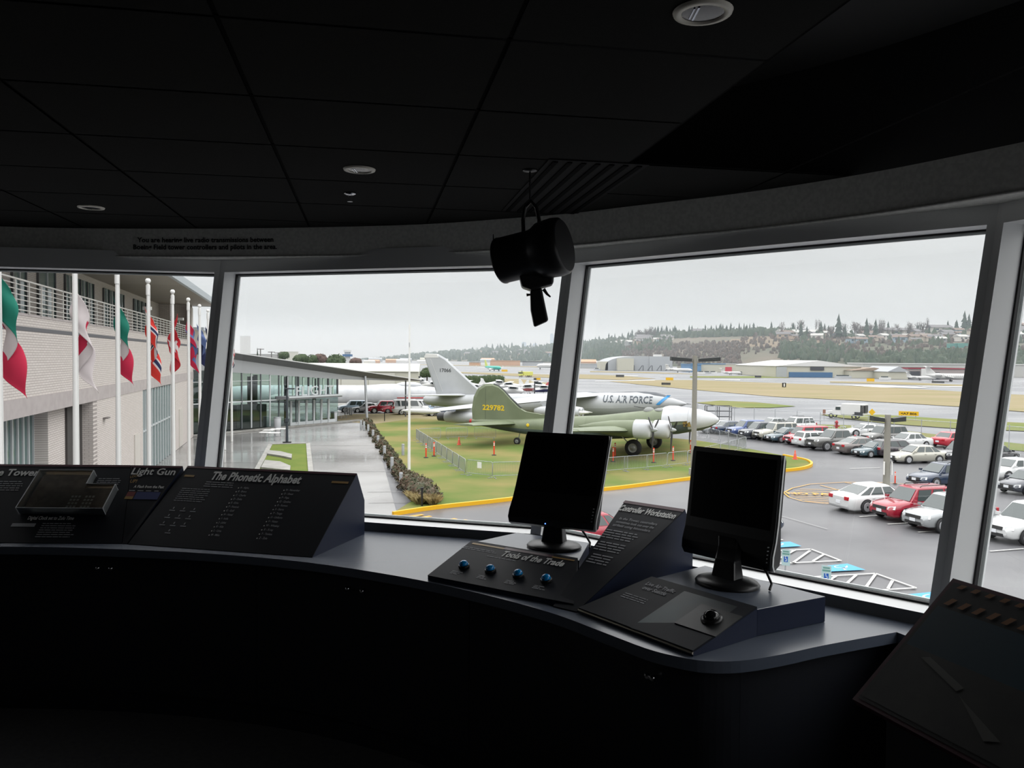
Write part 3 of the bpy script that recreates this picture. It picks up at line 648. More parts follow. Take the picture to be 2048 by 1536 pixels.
# ================================================================= OUTSIDE: GROUND
def lin(r,g,b,k=.76):
    f=lambda v:((v/255)/12.92 if v/255<=.04045 else ((v/255+.055)/1.055)**2.4)*k
    return (f(r),f(g),f(b))
def wet(name,c1,c2,sc,r0=.12,r1=.45,st=(1,1,1),joints=None,ior=1.33,metal=0):
    m=mat(name,c1,.3,nz=(sc,c2,6,st)); t=m.node_tree; b=t.nodes['Principled BSDF']
    n=nd(t,'ShaderNodeTexNoise'); n.inputs['Scale'].default_value=sc*.45; n.inputs['Detail'].default_value=3
    mpn=[x for x in t.nodes if x.bl_idname=='ShaderNodeMapping'][0]; t.links.new(mpn.outputs[0],n.inputs[0])
    q=nd(t,'ShaderNodeMapRange'); q.inputs['From Min'].default_value=.35; q.inputs['From Max'].default_value=.65; q.inputs['To Min'].default_value=r0; q.inputs['To Max'].default_value=r1
    t.links.new(n.outputs[0],q.inputs[0]); t.links.new(q.outputs[0],b.inputs['Roughness']); b.inputs['IOR'].default_value=ior
    return m
TARM=wet('taxiway_wet_asphalt',lin(122,124,128),lin(150,151,153),.035,.22,.5,(1,3,1))
LOT=wet('parking_asphalt_wet',lin(103,103,106),lin(122,122,124),.13,.17,.5)
AFG=mat('airfield_grass',lin(116,128,74),.95,nz=(.08,lin(132,130,84),5),spec=.1)
PLZ=wet('plaza_wet_concrete',lin(140,138,136),lin(166,165,163),.16,.05,.35)
GRN=mat('lawn_grass',lin(102,120,62),.95,nz=(.16,lin(138,130,82),5),spec=.1)
GRN2=mat('green_grass',lin(102,122,56),.95,nz=(.5,lin(118,130,64),5),spec=.1)
DRY=mat('dry_grass',lin(158,145,118),.95,nz=(.05,lin(146,138,104),5,(1,4,1)),spec=.1)
YEL=mat('yellow_curb_paint',lin(250,190,25),.5)
WLN=mat('white_line_paint',lin(215,215,210),.5); YLN=mat('yellow_line_paint',lin(225,165,50),.5)
CONC=mat('concrete',lin(170,168,162),.7,nz=(1.5,lin(150,148,143),3))
def sheet(name,pts,mm,z=0,label=None,thick=0):
    m=MB()
    if thick: m.prism([(p[0],p[1]) for p in pts],GZ-.05,GZ+z,mm)
    else:
        q=[(p[0],p[1],GZ+z) for p in pts]
        a=sum(q[i][0]*q[(i+1)%len(q)][1]-q[(i+1)%len(q)][0]*q[i][1] for i in range(len(q)))
        m.poly(q if a>0 else q[::-1],mm)
    return m.build(name,kind='structure',label=label)
def PX(*a): return [G(x,y) for x,y in a]
sheet('ground_airfield',[(-3500,-200),(3500,-200),(3500,6000),(-3500,6000)],TARM,-.10,'wet grey airfield pavement')
lot=[(-60,-30),(160,-30),(150,60)]+[(p.x,p.y) for p in PX((2100,902),(1900,888),(1640,866),(1400,843),(1180,836))]+[(-14,100),(-14,64)]+[(p.x,p.y) for p in PX((735,1030),)]+[(-60,30)]
sheet('ground_parking_lot',lot,LOT,-.05,'wet dark asphalt car park')
plaza=[(p.x,p.y) for p in PX((795,1030),(735,1031))]+[(-22,38),(-60,30),(-70,140),(-20,150)]+[(p.x,p.y) for p in PX((850,836),(745,848))]
sheet('ground_plaza',plaza,PLZ,-.02,'wet pale concrete plaza before the museum entrance')
lawn=[(784,1029),(870,1016),(980,1004),(1100,990),(1240,976),(1380,958),(1500,948),(1585,940),(1612,935),(1621,929),(1612,922),(1590,917),(1565,912),(1500,899),(1440,889),(1395,882),(1180,862),(945,843),(830,838),(745,849),(752,870),(775,915),(800,960),(830,1000)]
LW=PX(*lawn); sheet('ground_lawn',LW,GRN,.06,'green and straw coloured lawn around the bomber',1)
sheet('ground_verge',PX((640,838),(745,848),(830,837),(945,842),(960,829),(840,826),(700,828)),DRY,-.015,'brown grass verge in front of the distant row of cars')
# yellow kerb
kb=PX(*lawn[:13]); 
def strip(name,pts,w,h,mm,z=0,label=None,side=1,kind='structure',cat=None,group=None):
    m=MB(); L=[]
    for i,p in enumerate(pts):
        q=pts[min(i+1,len(pts)-1)]-pts[max(i-1,0)]; n=Vector((-q.y,q.x,0)).normalized(); L.append((p,p+n*w*side))
    for i in range(len(pts)-1):
        a,b=L[i],L[i+1]; m.extr([Vector((v.x,v.y,GZ+z)) for v in (a[0],b[0],b[1],a[1])],(0,0,h),mm)
    return m.build(name,kind=kind,label=label,cat=cat,group=group)
def sm3(p,k=4): 
    q=smooth([(v.x,v.y) for v in p],k); return [Vector((v.x,v.y,0)) for v in q]
strip('trim_3',sm3(kb),.17,.22,YEL,-.06,'yellow painted kerb round the lawn',side=-1)
strip('trim_4',PX((730,1031),(752,1031)),.2,.05,YEL,-.01,'end of the yellow kerb')
# airfield grass
AF=[('taxiway island of dry grass',DRY,[(1213,762),(1320,760),(1400,760),(1500,764),(1640,769),(1800,776),(1990,787),(2060,790),(2060,824),(1921,813),(1720,801),(1550,793),(1385,779),(1282,769)]),
('green strip of grass',AFG,[(1392,805),(1440,801),(1510,804),(1592,812),(1540,815),(1470,815)]),
('far dry grass',DRY,[(1150,748),(1240,751),(1312,757),(1250,760),(1190,758),(1150,757)]),
('dry grass',DRY,[(1003,757),(1040,758),(1120,768),(1120,777),(1040,770),(1003,765)]),
('dry grass',DRY,[(890,743),(1000,746),(1130,750),(1130,757),(1010,751),(890,744.5)]),
('green grass',AFG,[(1640,829),(1760,829),(1905,838),(2060,846),(2060,862),(1905,856),(1780,847),(1700,838)]),
('green grass',AFG,[(1520,846),(1700,850),(1800,860),(1910,873),(2050,888),(2050,902),(1900,888),(1640,864),(1520,853)]),
('thin grass strip',AFG,[(1380,752),(1560,752),(1580,755.5),(1480,756),(1380,755)]),
('thin dry strip',DRY,[(1660,762.5),(1800,764),(1940,770),(1940,772.5),(1800,769),(1660,765)]),
('thin dry strip',DRY,[(1180,742),(1300,744),(1420,749),(1300,746.5),(1180,744)]),
('long dry strip',DRY,[(700,726),(1180,735),(1180,736.5),(700,727)])]
for i,(nm,mm,p) in enumerate(AF): sheet('ground_grass_%d'%(i+1),PX(*p),mm,-.02+.001*i,nm+' beside the taxiways')
# dark wet streaks do not need geometry; runway markings
for p in ([(1684,770),(1760,770.5),(1862,775),(1845,776),(1760,774.5)],[(1830,771),(1930,772.6),(1930,774.4),(1850,773)],[(1430,759),(1480,759.4),(1480,760.6),(1430,760)],[(1240,750.5),(1276,751.3),(1276,752),(1240,751.4)],[(1320,752),(1352,752.4),(1352,753),(1320,752.6)],[(1190,762),(1310,759.8),(1310,760.6),(1190,763)]):
    sheet('runway_marking',PX(*p),WLN,.0,'white runway marking')
# parking bay markings
def line(pts,w,mm,z=.0): 
    P=PX(*pts)
    m=MB()
    for a,b in zip(P[:-1],P[1:]):
        d=(b-a).normalized(); n=Vector((-d.y,d.x,0))*w/2; q=[a-n,b-n,b+n,a+n]; m.poly([(v.x,v.y,GZ+z) for v in q],mm)
    return m
def mark(name,lst,w,mm,label,z=.0,kind='structure'):
    m=MB()
    for pts in lst:
        mm_=line(pts,w,mm,z); m.add(mm_.v,mm_.f,mm)
    m.build(name,kind=kind,label=label)
mark('bay_lines',[[(1668,1018),(1712,1014)],[(1719,1033),(1766,1030)],[(1775,1048),(1826,1045)],[(1836,1064),(1882,1061)],[(1980,1102),(2048,1097)],[(1545,1080),(1566,1079)],[(1700,937),(1760,935)],[(1860,925),(1930,928)]],.1,WLN,'white parking bay lines')
mark('faint_line',[[(1560,1031),(1655,1058)]],.05,mat('worn_white',lin(165,165,164),.6),'worn white line on the asphalt')
# hatched yellow lens shaped no-parking island
from math import cos,sin
le=[(1567,985),(1585,976),(1620,968),(1690,964),(1770,965),(1830,969),(1870,975)]; lo=[(1567,985),(1578,994),(1605,1002),(1650,1007),(1700,1006),(1760,1003),(1870,990)]
hl=[le,lo,[(1640,970),(1700,986)],[(1690,964.5),(1800,985)]]
for k in range(8):
    y=978+k*3.4; hl.append([(1582+max(0,abs(k-3)-1)*9,y),(1690,y+1.5+k*.6)])
mark('island_hatching',hl,.09,YLN,'yellow hatched no parking island')
m=MB(); m.text('NO PARKING',1.1,Matrix.Translation(G(1660,991)+Vector((0,0,.03)))@Matrix.Rotation(-.1,4,'Z'),YLN,al='C'); m.build('island_lettering',kind='structure',label='yellow NO PARKING lettering on the asphalt')
mark('plaza_joints',[[(628,943),(781,943)],[(626,917),(768,917)],[(622,891),(757,891)],[(735,984),(806,983)],[(737,1006),(822,1004)],[(640,872),(738,872)],[(440,925),(512,925)],[(440,905),(530,903)],[(450,888),(540,886)]],.07,mat('joint_dark',lin(120,118,116),.7),'joint lines in the plaza paving',.0)
# entrance dashes
mark('entry_dashes',[[(800,1036),(846,1029)],[(822,1038),(862,1032)],[(884,1042),(912,1037)],[(906,1045),(934,1039.5)],[(964,1048),(984,1045)],[(985,1050.5),(1004,1047)],[(1048,1054),(1062,1052)]],.28,YLN,'pairs of yellow dashes at the kerb')
# access aisles and blue accessible bays
mark('access_aisle',[[(1480,1105),(1622,1098),(1682,1121),(1530,1128)],[(1560,1116),(1590,1100)],[(1585,1126),(1620,1101)],[(1626,1122),(1647,1109)],[(1600,1155),(1751,1146.6),(1832,1175.5),(1740,1181)],[(1656,1162),(1672,1152)],[(1690,1170),(1712,1150)],[(1730,1177),(1751,1148)],[(1776,1177),(1785,1161)]],.11,WLN,'white hatched access aisles',.004)
BLU=mat('blue_bay_paint',lin(70,165,220),.5)
def bay(c,lab):
    q=PX(*c); sheet('accessible_bay',q,BLU,.0,lab)
    o=(q[0]+q[1]+q[2]+q[3])/4; X=((q[1]+q[2])/2-(q[0]+q[3])/2); Y=((q[3]+q[2])/2-(q[0]+q[1])/2)
    def T(a,b): v=o+X*a*.42+Y*b*.42; return (v.x,v.y,GZ+.006)
    m=MB()
    def seg(p,q_,w=.055):
        p=Vector(p);q_=Vector(q_); d=(q_-p).normalized(); n=Vector((-d.y,d.x))*w; m.poly([T(*(p-n)),T(*(q_-n)),T(*(q_+n)),T(*(p+n))],WLN)
    for i in range(14):
        a0,a1=[.3+.32*k for k in (i,i+1)]; seg((-.1+.45*cos(a0),-.3+.45*sin(a0)),(-.1+.45*cos(a1),-.3+.45*sin(a1)))
    seg((-.1,.75),(-.05,.1));seg((-.05,.1),(.35,.1));seg((.35,.1),(.55,-.5));seg((-.1,.4),(.25,.4))
    i=[T(-.1+.12*cos(k),.85+.12*sin(k)) for k in [j*PI/4 for j in range(8)]]; m.poly(i,WLN)
    m.build('accessible_symbol',kind='structure',label='white wheelchair symbol on blue paint')
bay([(1500,1087),(1580,1083),(1603,1092),(1527,1097)],'blue accessible bay nearest the monitor')
bay([(1655,1131),(1695,1127),(1731,1139.5),(1660,1143)],'blue accessible bay beside the second sign')
bay([(1801,1190),(1900,1180),(1960,1200),(1860,1212)],'blue accessible bay at the bottom right')
# accessible parking signs
SG=mat('sign_white',lin(190,215,215),.4); SB=mat('sign_blue',lin(30,95,185),.4); SGR=mat('sign_grey_back',lin(130,140,140),.4)
def accsign(bx,by,tx,ty,lab):
    b=G(bx,by); t=thing('accessible_parking_sign',lab,'sign',b); Y=b.y
    top=(AT(tx,ty,Y)).z-GZ
    MB().cyl((0,0,0),(0,0,top-.05),.025,n=8,m=STEEL).build('post',t)
    r=Matrix.Rotation(-.45,3,'Z')
    m=MB(); m.box((0,-.03,top-.3),(.29,.012,.58),SG,r); m.build('sign_plate',t)
    m=MB(); M=Matrix.Translation((0,-.03,top-.3))@r.to_4x4()@Matrix.Rotation(PI/2,4,'X'); rect(m,M,-.07,-.16,.07,.04,SB,.008)
    for a in ((-.03,.0,.0,.03),(-.03,-.05,.02,-.03),(-.03,-.13,.03,-.11),(.02,-.13,.035,-.05)): rect(m,M,a[0],a[1],a[2],a[3],WHITE,.0095)
    rect(m,M,-.12,.10,.12,.16,mat('sign_green_text',lin(110,160,150)),.008); rect(m,M,-.10,.19,.10,.24,MC['sign_green_text'],.008); m.build('wheelchair_symbol',t)
    return t
accsign(1570,1175,1571,1098,'accessible parking sign closer to the monitor with taller post'); accsign(1650,1235,1650,1130,'accessible parking sign farther right beside the blue bay')
# ================================================================= PLAZA FURNITURE
BOL=mat('bollard_grey',lin(165,168,170),.45)
bp=None
for i,(x,y) in enumerate([(722,859),(728,861),(736.5,868),(746,880),(756,893),(769,916),(784,942),(802,977),(806,912),(690,829),(695,829),(699,829.5),(703,830)]):
    p=G(x,y); lb=['farthest grey bollard of the row by the hedge','second farthest grey bollard of the row','third farthest grey bollard of the row','fourth farthest grey bollard beside the hedge','fifth grey bollard counting from the entrance','sixth grey bollard counting from the entrance','second nearest grey bollard of the row','nearest grey bollard of the row','lone pale bollard beside the hedge near the tall pole','grey bollard before the museum corner, first','grey bollard before the museum corner, second','grey bollard before the museum corner, third','grey bollard before the museum corner, last'][i]
    g='bollards along the plaza edge'
    if bp is None:
        bp=thing('bollard',lb,'bollard',p,0,g)
        MB().lathe([(.12,0),(.12,.98),(.10,1.0)],n=14,m=BOL).build('post',bp); MB().lathe([(.121,.84),(.122,.85),(.122,.9),(.121,.91)],n=14,m=STEEL).build('band',bp)
    else:
        d=dup(bp,p,0,lb,g)
# small white tables
for i,(x,y) in enumerate([(530,880),(549,881),(537,875),(551,873),(561,872)]):
    p=G(x,y); lb='white outdoor table on the plaza, number '; lb=['white outdoor table at the front left of the group','white outdoor table at the front right of the group','white outdoor table behind the front left one','white outdoor table in the middle of the back row','white outdoor table at the right end of the back row'][i]
    if i==0:
        tb0=thing('outdoor_table',lb,'table',p,0,'white outdoor tables'); MB().box((0,0,.74),(.95,.8,.06),WHITE).build('tabletop',tb0); MB().cyl((0,0,0),(0,0,.72),.05,n=8,m=STEEL).build('leg',tb0)
    else: dup(tb0,p,0,lb)
for i,(x,y) in enumerate([(683,837),(688,836),(693,836)]): dup(tb0,G(x,y),0,['small white table left beside the museum corner','small white table centred beside the museum corner','small white table right beside the museum corner'][i],None,.6)
# planter bed
q=PX((541,891),(616,889),(622,950),(510,950)); 
sheet('planter_lawn',q,GRN2,.10,'small lawn bed in the plaza',1)
pb=thing('planter_kerb','pale concrete kerb around the small plaza lawn','kerb',q[0]); 
for a,b in ((0,1),(1,2),(3,0)):
    m=MB(); A=q[a]-q[0];B=q[b]-q[0]; d=(B-A).normalized(); n=Vector((-d.y,d.x,0))*.18; m.extr([A-n,B-n,B+n,A+n],(0,0,.16),CONC); m.build('kerb_side',pb)
for i,c in enumerate([[(538,906),(560,908),(584,914),(583,922),(560,917),(534,913)],[(530,926),(560,929),(581,938),(580,947),(522,941)]]):
    Q=PX(*c); m=MB(); o=Q[0]; m.prism([(v.x-o.x,v.y-o.y) for v in Q],.1,.25,CONC); m.build('stone_slab',label=['grey slab across the small lawn, farther one','grey slab across the small lawn, nearer one'][i],cat='slab',loc=o)
for i,(x,y,h,lb) in enumerate([(555,858,1.3,'pale cylindrical bin left of the museum doors'),(668,845,1.3,'pale cylindrical bin right of the museum doors')]):
    t=thing('litter_bin',lb,'bin',G(x,y)); MB().lathe([(.36,0),(.40,h),(.34,h+.02)],n=18,m=mat('bin_pale',lin(185,187,190),.5)).build('bin_body',t); MB().lathe([(.41,h-.05),(.42,h),(.40,h+.05)],n=18,m=STEEL).build('rim',t)
t=thing('lamp_post','dark plaza lamp post in front of the museum doors','lamp post',G(574,886)); MB().cyl((0,0,0),(0,0,.12),.4,n=16,m=BLACK).build('base',t)
MB().cyl((0,0,0),(0,0,5.1),.13,.08,n=10,m=mat('post_dark',lin(60,68,75),.5)).build('pole',t); MB().cyl((0,0,2),(0,0,2.3),.22,n=10,m=MC['post_dark']).build('collar',t); MB().box((.25,0,5.1),(.9,.3,.12),MC['post_dark']).build('lamp_head',t)
for x,y,h,lb in ((844,1014,.95,'short dark post at the end of the hedge'),(769,842,1.0,'short dark post on the path beyond the lawn')):
    t=thing('path_light',lb,'path light',G(x,y)); MB().cyl((0,0,0),(0,0,h),.055,n=10,m=BLACK).build('post',t); MB().cyl((0,0,h),(0,0,h+.12),.08,n=10,m=BLACK).build('lamp_head',t)
# hedge: leafy mass of shrubs
LEAF=mat('hedge_leaf',lin(70,78,52),.8,nz=(3,lin(104,84,68),3)); LEAF2=mat('conifer_leaf',lin(58,78,48),.9,nz=(2,lin(78,92,58),3)); STRAW=mat('straw_grass',lin(196,180,130),.9,nz=(6,lin(160,140,95),3)); BARK=mat('bark',lin(90,78,68),.9)
def leafblob(m,c,r,n,mm,ls=.12,sq=(1,1,1),rn=None):
    rn=rn or RND
    for _ in range(n):
        th=rn.uniform(0,2*PI); ph=math.acos(rn.uniform(-.5,1)); k=rn.uniform(.82,1.08)
        p=Vector((c[0]+r*k*sq[0]*sin(ph)*cos(th),c[1]+r*k*sq[1]*sin(ph)*sin(th),c[2]+r*k*sq[2]*cos(ph)))
        a=Vector((rn.uniform(-1,1),rn.uniform(-1,1),rn.uniform(-1,1))).normalized(); b=a.orthogonal().normalized()
        s=ls*rn.uniform(.6,1.3); m.add([p-a*s,p+b*s*.5,p+a*s,p-b*s*.5],[(0,1,2,3)],mm)
hp=[(735,850,.55),(742,860,.5),(748,872,.5),(756,884,.5),(764,896,.5),(773,908,.5),(782,921,.5),(790,936,.5),(799,950,.5),(808,962,.5),(820,976,.7),(833,986,.75),(846,996,.75),(858,1004,.65)]
hh=G(800,950)
for i,(x,y,r) in enumerate(hp):
    p=G(x,y); m=MB(); m.ball((0,0,r*.5),r*.88,10,LEAF,6,(1.15,1.35,.9)); leafblob(m,(0,0,r*.5),r,260,LEAF,.11,(1.15,1.4,1))
    o=m.build('hedge_shrub',loc=(p.x,p.y,GZ+.0),label='low brown-green shrub in the hedge along the plaza edge' ,cat='shrub',group='hedge shrubs along the plaza')
for i,(x,y) in enumerate([(828,1004),(838,1010),(853,1008),(866,1012)]):
    p=G(x,y); m=MB()
    for k in range(170):
        a=RND.uniform(0,2*PI); e=RND.uniform(.15,.55); d=Vector((cos(a)*e,sin(a)*e,1)).normalized(); L=RND.uniform(.45,.8); w=Vector((-sin(a),cos(a),0))*.018; b=Vector((cos(a),sin(a),0))*RND.uniform(0,.16)
        m.add([b-w,b+w,b+d*L*.6+w*.8,b+d*L+Vector((cos(a),sin(a),-.5))*.2,b+d*L*.6-w*.8],[(0,1,2,3,4)],STRAW)
    m.build('ornamental_grass',loc=(p.x,p.y,GZ+.02),label='pale straw tuft of ornamental grass at the hedge end',cat='grass tuft',group='straw grass tufts')
# ---- plain white pole in lawn
t=thing('flagpole','tall white flagpole without flag at the lawn edge','flagpole',G(818,951)); MB().cyl((0,0,0),(0,0,10.4),.11,.05,n=12,m=WHITE).build('pole',t); MB().box((0,-.08,9.0),(.05,.05,.3),STEEL).build('cleat',t); MB().lathe([(.2,0),(.2,.08),(.12,.1)],n=14,m=CONC).build('base',t)
# ---- flagpoles with flags
def flagmat(name,fn):  # simple solid colours through face materials
    return fn
FC_={'w':mat('flag_white',lin(225,215,215),.8),'r':mat('flag_red',lin(205,35,50),.8),'g':mat('flag_green',lin(0,120,100),.8),'b':mat('flag_navy',lin(30,40,85),.8),'c':mat('flag_crimson',lin(200,30,70),.8),'o':mat('flag_orange_red',lin(225,55,45),.8),'s':mat('flag_blue',lin(90,110,160),.8)}
for k in FC_: 
    bb=FC_[k].node_tree.nodes['Principled BSDF']; bb.inputs['Subsurface Weight'].default_value=0
def limpflag(par,top,w,h,fn,seed,side=1,away=.15,drop=.5):
    """limp hanging flag: u 0..1 from hoist to fly, v 0..1 from top to bottom edge; colour by fn(u,v)"""
    rn=random.Random(seed); m=MB(); NU,NV=26,34; ph=rn.uniform(0,6)
    def P(u,v):
        k=u*3; f=k%1 if u<1 else 1; seg=min(2,int(k)); tri=f if seg%2==0 else 1-f
        if u>=1: tri=1
        tri=tri*tri*(3-2*tri); z=-v*h*.46-u*w*.98-.08*sin(v*5+u*4)
        x=side*(-.14+.46*tri*(.75+.25*v)+.06*sin(v*6+ph)); y=.08+.42*u+.03*sin(u*12+ph+v*2)+.03*sin(v*8)
        return (x,y,z)
    vs=[P(i/NU,j/NV) for j in range(NV+1) for i in range(NU+1)]
    for j in range(NV):
        for i in range(NU):
            a=j*(NU+1)+i; mm=FC_[fn((i+.5)/NU,(j+.5)/NV)]
            if mm not in m.ms: m.ms.append(mm)
    n0=0
    m.v=[tuple(v) for v in vs]
    for j in range(NV):
        for i in range(NU):
            a=j*(NU+1)+i; m.f.append((a,a+1,a+NU+2,a+NU+1)); m.fm.append(m.ms.index(FC_[fn((i+.5)/NU,(j+.5)/NV)])); m.fs.append(True)
    o=m.build('flag',par,loc=(0,0,top)); 
    s=o.modifiers.new('cloth_thickness','SOLIDIFY'); s.thickness=.006
    return o
def tricol(a,b,c): return lambda u,v:a if u<.34 else (b if u<.67 else c)
def disc(u,v): return 'c' if ((u-.5)*1.5)**2+(v-.5)**2<.09 else 'w'
def nordic(f,x1,x2):
    def g(u,v):
        du=abs(u-.36)*1.5; dv_=abs(v-.5); q=min(du,dv_)
        return x2 if q<.06 else (x1 if q<.13 else f)
    return g
def swiss(u,v): return 'w' if (abs(u-.5)<.06 and abs(v-.5)<.25) or (abs(v-.5)<.08 and abs(u-.5)<.2) else 'r'
def union(u,v):
    x=(u-.5)*2;y=(v-.5)*2
    if min(abs(x)/1.6,abs(y))<.1: return 'r'
    if min(abs(x)/1.6,abs(y))<.2: return 'w'
    d=min(abs(x-y),abs(x+y)); return 'r' if d<.1 else ('w' if d<.32 else 'b')
HPOLE=11.0
flags=[(-6.4,16.9,tricol('g','w','c'),1.5,2.3,'leftmost flagpole with green, white and red flag, cut by the frame',1),
(-.546,22.3,disc,1.5,2.6,'second flagpole from the left with white flag bearing a red disc',1),
(-.493,27.2,tricol('g','w','c'),1.5,2.5,'third flagpole from the left with green, white and red tricolour',1),
(-.4545,32.2,nordic('o','w','b'),1.6,2.6,'fourth flagpole from the left with red flag and blue cross',1),
(-.424,37.6,swiss,1.5,2.4,'fifth flagpole from the left with limp red flag',-1),
(-.4045,42.8,nordic('c','s','s'),1.5,2.4,'sixth flagpole from the left with red and blue flag',1),
(-.3905,48.2,lambda u,v:'s' if u<.5 else 'b',1.4,2.3,'seventh flagpole from the left with slim blue-grey flag',1),
(-.380,53.3,tricol('b','w','r'),1.5,2.3,'eighth flagpole, thin, just left of the left mullion, with blue, white and red flag',1),
(-.3595,69.0,lambda u,v:'b',1.2,1.9,'flagpole just right of the left mullion, the nearer of two',1),
(-.3506,75.6,union,1.9,3.0,'farthest flagpole with red, white and blue crossed flag before the museum',-1)]
for i,(u,Z,fn,w,h,lb,sd) in enumerate(flags):
    X=u*Z if i else -10.85
    t=thing('flagpole',lb,'flagpole',(X,Z,GZ),0,'flagpoles with flags'); r=.085
    top=HPOLE+(.0 if i<8 else .2)
    MB().cyl((0,0,0),(0,0,top),.105,.06,n=12,m=WHITE).build('pole',t); MB().ball((0,0,top+.12),.11,10,mat('finial_white',(.8,.8,.78),.3)).build('finial',t)
    MB().cyl((0,0,top-.45),(0,0,top-.05),.085,n=10,m=WHITE).build('truck_collar',t)
    MB().tube([(.09*sd,-.02,top-.2),(.10*sd,-.02,4),(.09*sd,-.02,1.2)],.008,5,WHITE).build('halyard',t)
    f=limpflag(t,top-.9,w*1.25,h,fn,20+i,sd)
    t['label']=lb
# ================================================================= BRICK BUILDING (left)
FX0=-10.1; FK=-.2725; fd=Vector((FK,1,0)).normalized()
def fs(px): u=(px-1024)/1600; Z=FX0/(u-FK); return Z*math.sqrt(1+FK*FK)
bang=math.atan2(1,FK)
bld=thing('brick_building','long pale brick museum building with balcony railing behind the flagpoles','building',(FX0,0,GZ),bang)
BRK=brick('pale_brick',lin(210,202,197,.95),lin(203,195,189,.95),lin(160,152,148,.9),1.0,.40,.10,.012,'XZ')
BRKY=brick('pale_brick_side',lin(210,202,197,.95),lin(203,195,189,.95),lin(160,152,148,.9),1.0,.40,.10,.012,'YZ')
PRE=mat('precast_band',lin(178,170,168,.95),.8,nz=(2,lin(170,162,160,.95),3)); STRIPE=mat('dark_stripe',lin(110,110,114),.8); SOF=mat('soffit_tan',lin(168,160,150),.8); EAVE=mat('eave_metal',lin(178,186,192),.5)
GLD=mat('dark_glazing',(.03,.045,.05),.06,spec=.8); GLG=mat('green_glazing',(.10,.16,.15),.08,spec=.8); MUL=mat('white_mullion',lin(215,220,222),.4)
E=8.15; sE=fs(386); s0=8.0
def bpart(name,fn,**k): m=MB(); fn(m); return m.build(name,bld,**k)
# local coords: x along facade, y into building, z up from ground
# main wall between beam and balcony
bpart('brick_wall',lambda m:m.bbox((s0,0,E-1.65),(sE,.4,E+1.42),BRK))
bpart('dark_stripe_course',lambda m:m.bbox((s0,-.012,E+.86),(sE,.02,E+1.02),STRIPE))
bpart('precast_beam',lambda m:m.bbox((s0,-.03,E-2.35),(sE,.5,E-1.65),PRE))
bpart('balcony_slab',lambda m:m.bbox((s0,-.02,E+1.42),(sE,3.2,E+1.52),PRE))
bpart('end_wall',lambda m:(m.bbox((sE-.35,.05,0),(sE,12,E+5.0),BRKY),m.bbox((sE-1.4,-.01,E+1.5),(sE+.02,.3,E+4.7),BRK)))
# balcony recess back wall: brick with window groups
bpart('upper_wall',lambda m:m.bbox((s0,3.0,E+1.5),(sE,3.4,E+5.0),BRK))
wn=0
for a,b in ((fs(95),fs(104)),(fs(165),fs(185)),(fs(203),fs(228)),(fs(243),fs(285)),(fs(300),fs(330)),(fs(345),fs(368))):
    n=max(1,int((b-a)/1.6)); wn+=1
    def W_(m):
        m.bbox((a,2.94,E+1.55),(b,3.02,E+4.6),GLG)
    w=bpart('window',W_)
    m=MB()
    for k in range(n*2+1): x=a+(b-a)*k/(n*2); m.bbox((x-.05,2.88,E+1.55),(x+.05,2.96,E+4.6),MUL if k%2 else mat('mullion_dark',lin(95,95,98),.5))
    m.build('mullions',w)
# upper balcony volume at near left: brick wall to the front at the frame's left edge
# roof / eave
bpart('roof',lambda m:(m.bbox((s0,-2.2,E+5.0),(sE+1.2,13,E+5.3),SOF),m.bbox((s0,-2.35,E+4.95),(sE+1.35,-2.1,E+5.45),EAVE),m.bbox((sE+1.2,-2.35,E+4.95),(sE+1.45,13,E+5.45),EAVE)))
# railing: rails and posts
RA=mat('railing_cream',lin(225,222,215),.45)
def rails(m):
    for k in range(7): z=E+1.62+k*.185; r=.03 if k==6 else .017; m.bbox((s0,-.03-r,z-r),(sE-1.0,-.03+r,z+r),RA)
bpart('railing_rails',rails)
x=s0+.3; 
rp_=None
while x<sE-1:
    m=MB(); m.bbox((-.035,-.06,0),(.035,.0,1.26),RA)
    if rp_ is None: rp_=m.build('railing_post',bld,loc=(x,-.0,E+1.5))
    else: c=rp_.copy(); COL.objects.link(c); c.location=(x,-.0,E+1.5)
    x+=1.55
# lower storey: local helper by image columns
def lowwall(px0,px1,mm=BRK,y0=0,y1=.4,z0=0,z1=E-2.35,name='brick_wall',s_=None):
    a,b=(fs(px0),fs(px1)) ; return bpart(name,lambda m:m.bbox((a,y0,z0),(b,y1,z1),mm))
lowwall(190,285); 
bpart('brick_wall',lambda m:(m.bbox((fs(185),.0,0),(fs(190)+.3,1.2,E-2.35),BRKY),))
lowwall(350,386)
def glaz(px0,px1,y,z0,z1,n,mmg,rows=(),name='window',th=.05):
    a,b=fs(px0),fs(px1); w=bpart(name,lambda m:m.bbox((a,y,z0),(b,y+.06,z1),mmg)); m=MB()
    for k in range(n+1): x=a+(b-a)*k/n; m.bbox((x-th,y-.07,z0),(x+th,y,z1),MUL)
    for z in rows: m.bbox((a,y-.07,z-.05),(b,y,z+.05),MUL)
    m.build('mullions',w); return w
glaz(-12,125,1.2,0,E-2.35,12,GLG,(1.2,),th=.06)
bpart('brick_wall',lambda m:m.bbox((fs(125),.6,0),(fs(157),1.6,E-2.35),BRK))
bpart('louvred_opening',lambda m:m.bbox((fs(157),.5,2.2),(fs(186),.6,E-2.5),mat('louvre_dark',lin(70,66,64),.7)))
bpart('brick_wall',lambda m:m.bbox((fs(157),.48,0),(fs(186),.9,2.2),BRK))
glaz(285,293,.05,0,E-2.35,2,GLG,(3.,)); glaz(293,350,.1,.0,E-2.4,11,GLG,(3.1,),th=.09)
